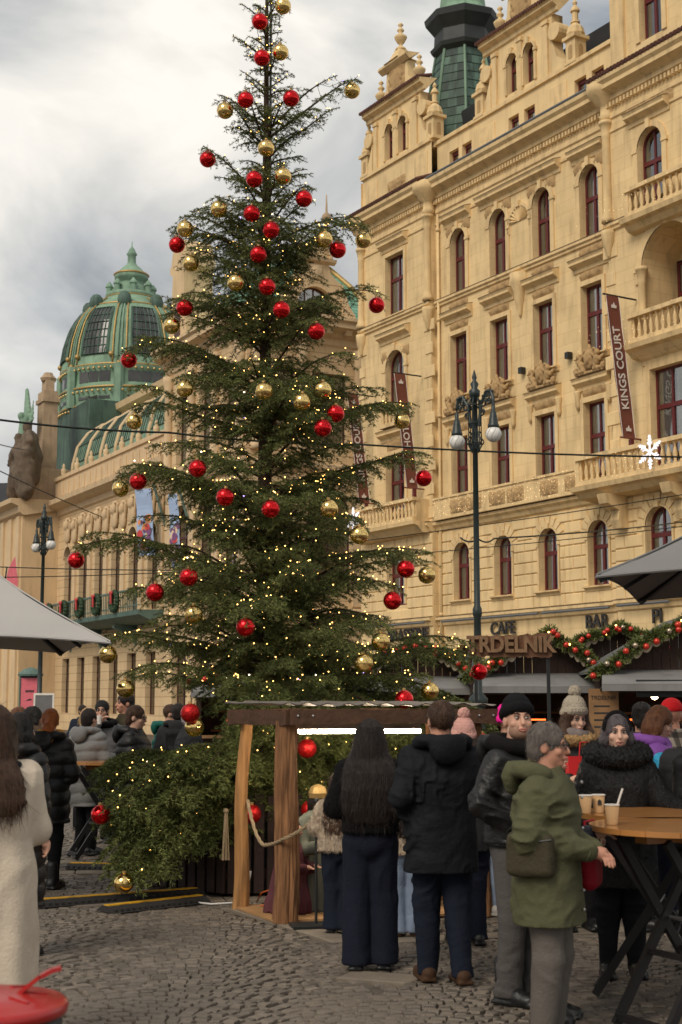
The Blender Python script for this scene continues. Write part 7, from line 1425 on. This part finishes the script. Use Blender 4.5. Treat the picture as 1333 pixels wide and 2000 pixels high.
    c = SDF((-hw, -.30*S, max(0, hem*S-.02)), (hw, .24*S, .93*S), hsz); ln = lambda z: -lean*.3*np.clip((z-.5)/.3, 0, 1.1)
    rows = [(hem, (.112*flare+th)*fs, (.086*flare+th)*1.0), (.5, (.112*(1+(flare-1)*.4)+th)*fs, .086+th), (.61, (wst+th)*fs, .078+th), (.72, (.118+th)*fs, .086+th), (zsh-.045, (sw/fs+.012+th)*fs, .072+th), (zsh-.008, (sw/fs+.002+th)*fs, .058+th*.8), (zsh+.018, .07, .05+th*.5), (zsh+.045, .048, .046)]
    rows = [r for i, r in enumerate(rows) if i == 0 or r[0] > hem+.01]
    c.loft([(z*S, a*S, d_*S, 0, ln(z)*S) for z, a, d_ in rows], .03, 2.4)
    for s in (-1, 1):
        sh, el, wr = J[s]; r0 = (.036+th*.62)*S*(1 if not child else .95); wr2 = wr-(wr-el).normalized()*.006*S; sl = opt.get('sleeve', 1.0); c.chain([sh+Vector((-s*.012*S, 0, -.012*S)), el, wr2], [r0, r0*.88*sl, r0*.66*sl], .035)
        cu = wr2+(wr2-el).normalized()*r0*.66*sl*.55; nn_ = (wr2-el).normalized()
    if qn: c.add(lambda X, Y, Z: .011*S*(1-np.abs(np.sin(np.pi*(Z+.02*np.sin(X*9)+.012*np.sin(Y*14))/qn))**.6)-.004*S); c.add(wrinkle(seed, .003))
    elif opt.get('fur'):
        r_ = np.random.default_rng(seed); NZ = r_.normal(0, 1, c.D.shape).astype(np.float32); NZ = (NZ+np.roll(NZ, 1, 2)+np.roll(NZ, 2, 2))/1.7; c.D += NZ*opt['fur']
    else: c.add(wrinkle(seed, opt.get('wr', .0065), opt.get('st', (8, 8, 13))))
    if opt.get('folds'): c.add(lambda X, Y, Z: opt['folds']*np.sin(np.arctan2(Y, X)*7+1.5+.8*np.sin(Z*3))*np.clip((.66*S-Z)/(.5*S), 0, 1))
    if hem > 0: c.cut((0, 0, -1), -hem*S-.004)
    cme = c.mesh(kind, cm); cob = put(kind, cme, o)
    if opt.get('fur'): strands(cme, 6500 if h < .0125 else 2500, .026, cm, seed+7, cob, .5, .8, .0022, 'fur')
    if opt.get('band'):      # ribbed hem
        MB().lathe([((.112*flare+th)*fs*S*1.0, hem*S-.012), ((.116*flare+th)*fs*S, hem*S+.012)], (0, 0, 0), 20, sy=.8).build('hem', cm, o, True)
    if kind in ('parka', 'leather_jacket', 'jacket', 'wool_coat', 'coat', 'long_coat'):      # seams: back yoke, cuffs
        for s in (-1, 1):
            sh, el, wr = J[s]; dd = (wr-el).normalized(); rc = (.036+th*.62)*S*.66*opt.get('sleeve', 1.0)+.002; e1 = dd.cross(Vector((.3, .2, 1))).normalized(); e2 = dd.cross(e1); c0 = wr-dd*.012*S
            MB().tube([c0+(e1*math.cos(t)+e2*math.sin(t))*rc for t in np.linspace(0, 6.283, 17)], .006, 5, cap=False).build('cuff', cm, o)
    if opt.get('zip'): MB().tube([(.004, -(.088+th)*S+ln(z)*S-.004, z*S) for z in np.linspace(hem+.03, .77, 8)], .006, 5).build('zip', 'iron_black', o)
    # ---- hood down / collar / scarf
    if hood == 'down':
        hm_ = SDF((-.2*S, -.2*S, .72*S), (.2*S, .26*S, .98*S), h); z = (zsh+.045)*S; yb = ln(.82)*S
        for i in range(9):
            a = math.pi*(-.15+1.3*i/8); p_ = Vector((.085*S*math.cos(a), yb+.02*S+.07*S*math.sin(a), z-.01*S+.012*S*math.sin(a))); hm_.ell(p_, (.027*S, .028*S, .024*S), .035)
        hm_.ell((0, yb+.105*S, z-.03*S), (.066*S, .034*S, .06*S), .035); hm_.ell((0, yb+.075*S, z+.035*S), (.055*S, .05*S, .03*S), .02, sub=True); hm_.add(wrinkle(seed+9, .005)); put('hood', hm_.mesh('hood', opt.get('hoodm', cm)), o)
    if collar:
        cm_, rad, fur = collar; k_ = SDF((-.24*S, -.24*S, .66*S), (.24*S, .26*S, .98*S), min(h, .012)); z = (zsh+.03)*S; yb = ln(.82)*S
        for i in range(14):
            a = 2*math.pi*i/14; k_.ell((.088*S*math.cos(a), yb+.075*S*math.sin(a), z-.02*S*(-math.sin(a)*.7+.0)), (rad*S, rad*S, rad*S*.85), .03)
        if fur: r_ = np.random.default_rng(seed+2); NZ = r_.normal(0, 1, k_.D.shape).astype(np.float32); k_.D += (NZ+np.roll(NZ, 1, 2))*.0042
        kme = k_.mesh('collar', cm_); kob = put('collar', kme, o)
        if fur: strands(kme, 2200 if h < .0125 else 800, .03, cm_, seed+8, kob, .6, .6, .0022, 'fur')
    if scarf:
        k_ = SDF((-.15*S, -.2*S, .76*S), (.15*S, .2*S, .92*S), h)
        for zz, rr_ in ((.838, .028), (.862, .026)):
            for i in range(12): a = 2*math.pi*i/12; k_.ell((.055*S*math.cos(a), -.012*S-lean*.3*S+.052*S*math.sin(a), (zz+.008*math.sin(a*2))*S), (rr_*S, rr_*S, rr_*S*.75), .02)
        k_.add(wrinkle(seed+3, .006)); put('scarf', k_.mesh('scarf', scarf), o)
    # ---- hair
    if hair and not (hat and hat[0] in ('beanie', 'cap') and hair[0] == 'crop'):
        st, hm = hair; hh = min(h, .012); lo = hc-Vector((.17*S, .14*S, .62*S if st in ('long',) else .30*S)); hi = hc+Vector((.17*S, .22*S, .13*S)); g = SDF(lo, hi, hh)
        g.ell(hd(0, .012, .018), (.0505*q, .0605*q, .0585*q), .01, RL)
        if st == 'short': g.ell(hd(0, .035, -.02), (.0415*q, .034*q, .04*q), .02, RL)
        if st in ('bob', 'long', 'half'):
            for s in (-1, 1): g.chain([hd(s*.04, .005, .01), hd(s*.048, .008, -.03), hd(s*.046, .012, -.075)], [.022*q, .021*q, .016*q], .02)
            g.ell(hd(0, .04, -.035), (.052*q, .036*q, .065*q), .03, RL)
        if st == 'long':
            zt_, zl = hc.z+.02*S, opt.get('hairlen', .60)*S; x0_, y0_ = hd(0, .045, 0).x, hd(0, .045, 0).y; yb = max(y0_, ln(.78)*S+.09*S)
            hwd = opt.get('hairw', 1.0); g.loft([(zl, .05*S*hwd, .010*S, x0_*.4, yb+.012*S), (zl+.05*S, .088*S*hwd, .02*S, x0_*.5, yb+.012*S), (.72*S, .098*S*hwd, .028*S, x0_*.6, yb+.006*S), (.79*S, .09*S*hwd, .04*S, x0_*.7, yb-.015*S), (.845*S, .074*S*hwd, .052*S, x0_, y0_-.004*S), (.9*S, .058*S, .056*S, x0_, y0_-.012*S), (zt_+.02*S, .050*S, .05*S, x0_, y0_-.02*S)], .05, 2.1)
        if st == 'front_long':
            g.ell(hd(0, .04, -.035), (.05*q, .034*q, .065*q), .03, RL)
            for s in (-1, 1): g.chain([hd(s*.042, -.008, .015), hd(s*.052, -.012, -.035), Vector((s*.072*S, -.075*S, .80*S)), Vector((s*.07*S, -.098*S, .70*S))], [.020*q, .022*q, .026*S, .018*S], .02)
        if st == 'updo': g.ell(hd(0, .03, .05), (.044*q, .044*q, .034*q), .02, RL); g.ell(hd(0, .045, -.02), (.04*q, .025*q, .035*q), .02, RL)
        if st == 'pony': g.ell(hd(0, .068, .012), (.022*q, .02*q, .022*q), .01, RL); g.chain([hd(0, .075, .01), hd(.01, .098, -.035), hd(.016, .092, -.10)], [.024*q, .034*q, .018*q], .02)
        if st == 'crop': pass
        fy = {'front_long': -.062, 'long': -.07, 'half': -.066}.get(st, -.07); g.ell(hd(0, fy, -.028 if st != 'front_long' else -.026), (.042*q, .048*q, .066*q if st != 'crop' else .07*q), .008, RL, sub=True)
        if st in ('short', 'crop'):
            for s in (-1, 1): g.ell(hd(s*.05, .006, -.016), (.014*q, .018*q, .026*q), .004, RL, sub=True)
            g.ell(hd(0, .03, -.075), (.06*q, .05*q, .03*q), .004, RL, sub=True)
        fq = 170; g.add(lambda X, Y, Z: .010*(vnoise(X*26+3, Y*26, Z*3.2)-.5)+.005*(vnoise(X*60, Y*60+7, Z*6)-.5)); r_ = np.random.default_rng(seed+4); NZ = r_.normal(0, 1, g.D.shape).astype(np.float32); NZ = NZ+np.roll(NZ, 1, 2)+np.roll(NZ, 2, 2)+np.roll(NZ, 1, 1); g.D += NZ*(.0009 if st in ('short', 'bob', 'updo', 'pony', 'half') else .0004)
        if st == 'fuzzy' or opt.get('curly'): r_ = np.random.default_rng(seed+4); NZ = r_.normal(0, 1, g.D.shape).astype(np.float32); g.D += (NZ+np.roll(NZ, 1, 2)+np.roll(NZ, 1, 0))*.005
        hme = g.mesh('hair', hm); hob = put('hair', hme, o); near_ = h < .0125
        strands(hme, (2600 if st == 'long' else 1300) if near_ else 350, .075*S if st in ('long', 'front_long', 'half') else .028*S, hm, seed, hob, .10 if st in ('long', 'half', 'front_long') else .22, .95, .0014 if near_ else .003)
    if beard: g = SDF(hc-Vector((.1*S,)*3), hc+Vector((.1*S,)*3), min(h, .009)); g.ell(hd(0, -.02, -.04), (.0385*q, .038*q, .034*q), .01, RL); g.ell(hd(0, -.068, -.024), (.02*q, .022*q, .026*q), .006, RL, sub=True); g.ell(hd(0, -.02, .0), (.06*q, .06*q, .022*q), .004, RL, sub=True); put('beard', g.mesh('beard', beard), o)
    if glasses:
        g = MB()
        for s in (-1, 1): g.tube([hd(s*.018+.0145*math.cos(t), -.0575, .001+.0105*math.sin(t)) for t in np.linspace(0, 6.28, 15)], .0016*q, 5); g.tube([hd(s*.0325, -.0565, .004), hd(s*.046, .004, .002)], .0016*q, 5)
        g.tube([hd(-.004, -.059, .003), hd(.004, -.059, .003)], .0016*q, 5); g.build('glasses', 'glasses', o)
    # ---- hats
    if hat:
        ht, hm = hat; g = SDF(hc-Vector((.11*S,)*3), hc+Vector((.11*S, .11*S, .2*S)), min(h, .01))
        if ht in ('beanie', 'pom'):
            g.ell(hd(0, .012, .03 if ht == 'beanie' else .036), (.053*q, .063*q, .062*q if ht == 'beanie' else .07*q), .01, RL); nrm = RM @ Vector((0, .28, 1)).normalized(); pz_ = hd(0, 0, .006); g.cut(tuple(-nrm), -float(nrm.dot(pz_)))
            for i in range(24): a = 2*math.pi*i/24; g.ell(hd(.052*math.cos(a), .012+.0625*math.sin(a), .024-.017*math.sin(a)), (.009*q, .009*q, .016*q), .012, RL)
            g.add(lambda X, Y, Z: .0022*np.sin(np.arctan2(Y-hc.y, X-hc.x)*34)+(.002*np.sin(Z*260) if ht == 'pom' else 0)); put('hat', g.mesh('hat', hm), o)
            if ht == 'pom':
                g2 = SDF(hd(0, .02, .118)-Vector((.05*S,)*3), hd(0, .02, .118)+Vector((.05*S,)*3), .008); g2.ell(hd(0, .02, .116), (.029*q,)*3, .005); r_ = np.random.default_rng(3); g2.D += r_.normal(0, .004, g2.D.shape).astype(np.float32); put('pompom', g2.mesh('pompom', hm), o)
        elif ht == 'cap':
            g.ell(hd(0, .01, .028), (.052*q, .061*q, .052*q), .01, RL); nrm = RM @ Vector((0, .05, 1)).normalized(); g.cut(tuple(-nrm), -float(nrm.dot(hd(0, 0, .018)))); g.ell(hd(0, -.075, .020), (.04*q, .042*q, .006*q), .012, RL); put('cap', g.mesh('cap', hm), o)
        elif ht == 'headband':
            for i in range(16):
                a = math.pi*(i/15)*1.0; g.ell(hd(.05*math.cos(a), -.005+.006*math.sin(a), .012+.062*math.sin(a)*1.0), (.009*q, .016*q, .012*q), .015, RL)
            put('headband', g.mesh('headband', hm), o)
    if extra: extra(o, S, hd, J, hc)
    return o
PK = dict(thick=.014, wr=.0075)
# ---------------------------------------------------------------- near right group
def green_extra(o, S, hd, J, hc):
    s = SDF((-.12, -.16, 0), (.12, .16, .3), .012); s.box((0, 0, .12), (.055, .125, .115), .04, .01); s.box((.048, 0, .09), (.02, .1, .075), .02, .01).add(wrinkle(3, .003)); b = put('shoulder_bag', s.mesh('shoulder_bag', 'bag_olive'), o, (-.235, .02, .88)); MB().tube([(-.28, -.1, 1.08), (-.30, 0, 1.065), (-.28, .12, 1.08)], .005, 6).build('bag_zip', 'iron_black', o)
    for z in (1.36, 1.28, 1.12, .98, .8, .7): MB().ball((.02, -.188, z), .009, 8, 5).build('button', 'steel', o)
man_green = person('older man with glasses in an olive green hooded parka and grey trousers', 1.10, 7.75, 1.665, R(66), ('parka', 'parka_green', .375, dict(thick=.018, wr=.010, flare=1.05, bh=.0065)), ('trousers_stone', 'reg'), ('boot_black', 'shoe'), ('short', 'hair_grey'), 'skin_ruddy', .009, yaw=R(6), pitch=R(4), arms=('belly', 'belly'), hood='down', glasses=True, extra=green_extra)
def red_bag(o, S, hd, J, hc): s = SDF((-.15, -.1, 0), (.15, .1, .32), .012); s.box((0, 0, .15), (.12, .05, .13), .05, .01).add(wrinkle(4, .004)); put('handbag', s.mesh('handbag', 'bag_crimson'), o, (.12, -.22, .70)); MB().tube([(.02, -.22, .95), (.06, -.2, 1.1), (.2, -.22, 1.1), (.22, -.22, .95)], .009, 6).build('bag_strap', 'bag_crimson', o)
person('blonde woman in a navy quilted jacket with crimson bag behind the green parka man', 1.19, 8.35, 1.58, R(68), ('quilted_jacket', 'puffer_navy', .47, dict(thick=.018, quilt=.075)), ('trousers_black', 'slim'), ('boot_black', 'boot'), ('bob', 'hair_blonde'), 'skin_pale', .011, female=True, arms=('hold', 'belly'), extra=red_bag)
person('man in black beanie and dark leather jacket over a hoodie', 1.07, 8.85, 1.80, R(52), ('leather_jacket', 'leather_black', .52, dict(thick=.012, wr=.010, band=True, bh=.007)), ('trousers_grey', 'reg'), ('boot_black', 'boot'), ('crop', 'hair_dark'), 'skin', .009, yaw=R(-42), pitch=R(-4), arms=('pocket', 'pocket'), hat=('beanie', 'hat_black'), hood='down', beard='stubble', collar=('hood_black', .034, False))
def fur_extra(o, S, hd, J, hc): pass
person('woman in black fur coat and black headband leaning on the bar table', 1.85, 9.66, 1.70, R(-4), ('fur_coat', 'fur_black', .34, dict(thick=.026, fur=.0022, flare=1.1, bh=.007)), ('trousers_black', 'slim'), ('boot_black', 'boot'), ('bob', 'hair_black_lit'), 'skin_pale', .009, female=True, yaw=R(4), pitch=R(2), arms=('pocket', 'table'), hat=('headband', 'band_black'), collar=('fur_black', .05, True), mouth_open=True)
def gift(o, S, hd, J, hc):
    MB().add([(-.13,-.30,.98),(.13,-.30,.98),(.13,-.22,.98),(-.13,-.22,.98),(-.15,-.31,1.36),(.15,-.31,1.36),(.15,-.21,1.36),(-.15,-.21,1.36)], [(0,3,2,1),(0,1,5,4),(1,2,6,5),(2,3,7,6),(3,0,4,7)]).build('gift_bag', 'bag_red', o); MB().tube([(-.06,-.31,1.36),(-.05,-.31,1.47),(.05,-.31,1.47),(.06,-.31,1.36)], .006, 5).build('bag_handle', 'bag_red', o)
person('young woman in beige pom-pom hat holding a red gift bag', 1.88, 11.6, 1.78, R(8), ('puffer_coat', 'puffer_black', .44, dict(thick=.02, quilt=.1)), ('trousers_black', 'slim'), ('boot_black', 'boot'), ('front_long', 'hair_brown'), 'skin_pale', .011, female=True, yaw=R(14), pitch=R(12), arms=('hold', 'hold'), hat=('pom', 'hat_beige'), collar=('fur_tan', .032, True), scarf='scarf_mix', extra=gift)
person('person in neon pink beanie and pale blue jeans behind the leather jacket man', 1.42, 12.3, 1.74, R(150), ('coat', 'coat_charcoal', .42, PK), ('jeans_light', 'reg'), ('shoe_white', 'shoe'), ('crop', 'hair_dark'), 'skin', .013, arms=('pocket', 'pocket'), hat=('beanie', 'hat_pink'), eyes=False)
def stripe(o, S, hd, J, hc): sh, el, wr = J[-1]; MB().tube([el.lerp(wr, .12)+Vector((math.cos(t)*.0, -.085*math.cos(t), .085*math.sin(t))) for t in np.linspace(0, 6.28, 13)], .01, 5).build('reflective_band', 'paper_white', o)
person('woman with short chestnut hair in a bright purple puffer jacket', 2.42, 11.6, 1.74, R(78), ('puffer_jacket', 'puffer_purple', .45, dict(thick=.026, quilt=.11)), ('trousers_black', 'slim'), ('boot_black', 'boot'), ('bob', 'hair_chestnut'), 'skin_pale', .011, female=True, yaw=R(10), pitch=R(22), lean=.22, arms=('hold', 'hold'), hood='down', extra=stripe)
person('person with curly dark hair behind the purple jacket woman', 2.72, 13.0, 1.76, R(170), ('coat', 'coat_charcoal', .42, PK), ('trousers_black', 'reg'), ('boot_black', 'shoe'), ('updo', 'hair_black'), 'skin', .014, eyes=False)
person('man in red cap and black-and-white plaid shirt jacket', 2.82, 12.2, 1.80, R(205), ('shirt_jacket', 'plaid', .46, PK), ('jeans_dark', 'reg'), ('boot_black', 'shoe'), ('crop', 'beard_white'), 'skin_ruddy', .012, yaw=R(-28), arms=('belly', 'belly'), hat=('cap', 'cap_red'), beard='beard_white', eyes=False)
def backpack(o, S, hd, J, hc): s = SDF((-.2, 0, -.05), (.2, .3, .55), .014); s.box((0, .14, .24), (.15, .1, .24), .06, .01).box((0, .23, .14), (.11, .05, .11), .03, .01).add(wrinkle(6, .004)); put('backpack', s.mesh('backpack', 'bag_black'), o, (0, .10, .95))
def backpack_blue(o, S, hd, J, hc): backpack(o, S, hd, J, hc); s = SDF((-.2, -.16, 0), (.2, .16, .45), .014); s.loft([(0,.13,.07,0,0),(.1,.15,.09,0,0),(.3,.13,.07,0,0),(.4,.06,.03,0,0)], .02).add(wrinkle(7, .008)); put('carrier_bag', s.mesh('carrier_bag', 'bag_blue'), o, (.24, -.06, 1.02))
person('person in charcoal jacket with black backpack and bright blue carrier bag', 2.46, 9.9, 1.74, R(160), ('jacket', 'coat_charcoal', .46, PK), ('trousers_black', 'reg'), ('boot_black', 'shoe'), ('short', 'hair_dark'), 'skin', .013, eyes=False, arms=('pocket', 'hold'), extra=backpack_blue)
person('person in dark coat standing under the right stall awning', 3.75, 15.5, 1.72, R(140), ('coat', 'coat_darkblue', .4, PK), ('trousers_black', 'reg'), ('boot_black', 'shoe'), ('short', 'hair_brown'), 'skin', .016, eyes=False)
# ---------------------------------------------------------------- couple before the shelter
person('woman with very long straight dark hair, black fluffy jumper and wide dark jeans', .20, 9.95, 1.655, R(176), ('jumper', 'knit_black', .545, dict(thick=.022, fur=.0025, waist=.1, sleeve=1.08, hairlen=.585, hairw=1.28, h=.009)), ('jeans_dark', 'wide'), ('boot_black', 'shoe'), ('long', 'hair_dark'), 'skin', .009, female=True, arms=('belly', 'belly'), pitch=R(8), eyes=False, stance=(.0, .03))
person('man with cropped hair in a long black hooded parka and dark jeans', .66, 9.5, 1.785, R(190), ('parka', 'parka_black', .385, dict(thick=.017, wr=.009, flare=1.03)), ('jeans_blue', 'reg'), ('boot_brown', 'shoe'), ('crop', 'hair_brown'), 'skin_ruddy', .009, yaw=R(4), arms=('pocket', 'pocket'), hood='down', eyes=False, stance=(.05, -.03))
person('child in beige fur jacket and blue jeans left of the long-haired woman', .0, 11.45, 1.24, R(165), ('fur_jacket', 'fur_beige', .50, dict(thick=.035, fur=.005)), ('jeans_blue', 'wide'), ('boot_black', 'shoe'), ('long', 'hair_brown'), 'skin', .011, child=True, eyes=False, arms=('down', 'belly')); person('child in pale fur jacket and grey-blue jeans between the couple', .50, 11.3, 1.22, R(185), ('fur_jacket', 'fur_beige', .50, dict(thick=.03, fur=.005)), ('jeans_light', 'wide'), ('boot_brown', 'shoe'), ('long', 'hair_dark'), 'skin', .012, child=True, eyes=False)
person('person in pale pink knitted hat in front of the black parka man', .93, 10.9, 1.62, R(185), ('coat', 'coat_charcoal', .42, PK), ('jeans_dark', 'reg'), ('boot_black', 'shoe'), ('bob', 'hair_brown'), 'skin', .013, female=True, hat=('pom', 'hat_pale_pink'), eyes=False)
# ---------------------------------------------------------------- left group
def dark_strap(o, S, hd, J, hc): MB().tube([(-.13, -.05, 1.44), (-.12, .08, 1.46), (-.02, .155, 1.32), (.12, .165, 1.05)], .02, 6).build('bag_strap', 'bag_black', o)
person('woman with long brown hair in an ankle-length cream wool coat', -1.83, 7.6, 1.76, R(200), ('long_coat', 'coat_cream', .115, dict(thick=.016, wr=.006, st=(7, 7, 2.2), flare=1.28, folds=.014, hairlen=.68, hairw=.95)), ('trousers_black', 'slim'), ('boot_black', 'boot'), ('long', 'hair_brown'), 'skin_pale', .01, female=True, yaw=R(-12), arms=('hold', 'hold'), eyes=False, extra=dark_strap)
person('woman in dark denim-blue jacket and long black quilted coat behind the cream coat', -2.32, 10.4, 1.70, R(150), ('quilted_coat', 'puffer_black', .2, dict(thick=.02, quilt=.12)), ('trousers_black', 'slim'), ('boot_black', 'boot'), ('half', 'hair_black'), 'skin', .013, female=True, eyes=False, hood='down')
def tan_strap(o, S, hd, J, hc): MB().tube([(-.1, .11, 1.44), (.0, .165, 1.25), (.12, .16, 1.05), (.2, .06, .86), (.2, .0, .78)], .014, 6).build('bag_strap', 'strap_tan', o)
person('woman with ginger ponytail and mustard scarf in a long black puffer coat', -2.86, 14.1, 1.71, R(165), ('puffer_coat', 'puffer_black', .36, dict(thick=.026, quilt=.13)), ('trousers_black', 'slim'), ('boot_black', 'boot'), ('pony', 'hair_ginger'), 'skin_pale', .012, female=True, yaw=R(25), scarf='scarf_yellow', hood='down', arms=('hold', 'hold'), eyes=False, extra=tan_strap)
person('person in long grey puffer coat with raised hood edge at the bar table', -3.02, 17.2, 1.70, R(150), ('puffer_coat', 'puffer_grey', .33, dict(thick=.026, quilt=.12)), ('trousers_black', 'slim'), ('boot_black', 'shoe'), ('short', 'hair_dark'), 'skin', .014, female=True, hood='down', arms=('hold', 'hold'), eyes=False)
def beer(o, S, hd, J, hc): w_ = J[-1][2]; MB().lathe([(.025,-.04),(.032,.07)], (w_.x+.01, w_.y-.045, w_.z+.03), 12).build('cup', 'paper_white', o)
person('man with glasses in grey wool coat drinking from a cup', -3.10, 18.6, 1.80, R(15), ('wool_coat', 'coat_grey', .4, PK), ('trousers_black', 'reg'), ('boot_black', 'shoe'), ('short', 'hair_black'), 'skin', .012, arms=('drink', 'pocket'), glasses=True, yaw=R(-15), extra=beer, collar=('hood_black', .03, False))
person('tall man in olive jacket behind a gold bauble', -2.83, 18.9, 1.90, R(-60), ('jacket', 'coat_olive', .45, PK), ('trousers_black', 'reg'), ('boot_black', 'shoe'), ('short', 'hair_dark'), 'skin_ruddy', .013, eyes=True)
person('woman with short brown hair and glasses in black hooded puffer vest', -2.24, 15.6, 1.74, R(85), ('puffer_vest', 'puffer_black', .44, dict(thick=.024, quilt=.1)), ('trousers_black', 'reg'), ('boot_black', 'shoe'), ('short', 'hair_brown'), 'skin_pale', .012, female=True, pitch=R(8), hood='down', glasses=True, arms=('hold', 'hold'))
person('man in teal green puffer jacket looking down', -2.43, 19.6, 1.74, R(95), ('puffer_jacket', 'puffer_green', .44, dict(thick=.026, quilt=.1)), ('trousers_black', 'reg'), ('boot_black', 'shoe'), ('crop', 'hair_brown'), 'skin', .013, pitch=R(18), lean=.15, hood='down', arms=('hold', 'hold'))
person('person in black jacket with backpack beside the teal jacket man', -2.18, 19.2, 1.76, R(185), ('jacket', 'coat_charcoal', .44, PK), ('trousers_black', 'reg'), ('boot_black', 'shoe'), ('short', 'hair_dark'), 'skin', .015, eyes=False, hood='down', extra=backpack); person('grey-haired person in dark waistcoat half behind the fir skirt', -1.92, 18.2, 1.72, R(110), ('jacket', 'coat_charcoal', .45, PK), ('trousers_black', 'reg'), ('boot_black', 'shoe'), ('short', 'hair_silver'), 'skin', .015, eyes=False, arms=('hold', 'hold'))
person('person with black hair and brown fur collar beside the ginger woman', -3.35, 15.6, 1.73, R(120), ('coat', 'puffer_black', .38, PK), ('trousers_black', 'reg'), ('boot_black', 'shoe'), ('bob', 'hair_black'), 'skin', .014, female=True, eyes=False, collar=('fur_brown', .045, True)); person('person with auburn bob behind the black-haired one', -3.72, 16.6, 1.72, R(100), ('coat', 'coat_charcoal', .38, PK), ('trousers_black', 'reg'), ('boot_black', 'shoe'), ('bob', 'hair_chestnut'), 'skin', .015, female=True, eyes=False); person('blonde woman seen behind the grey puffer coat', -3.62, 20.5, 1.70, R(200), ('coat', 'coat_grey', .4, PK), ('trousers_black', 'reg'), ('boot_black', 'shoe'), ('half', 'hair_blonde'), 'skin_pale', .016, female=True, eyes=False)
person('person in dark coat standing far off by the poster stand', -5.4, 30.0, 1.72, R(30), ('coat', 'coat_darkblue', .4, PK), ('trousers_black', 'reg'), ('boot_black', 'shoe'), ('short', 'hair_dark'), 'skin', .02, eyes=False)
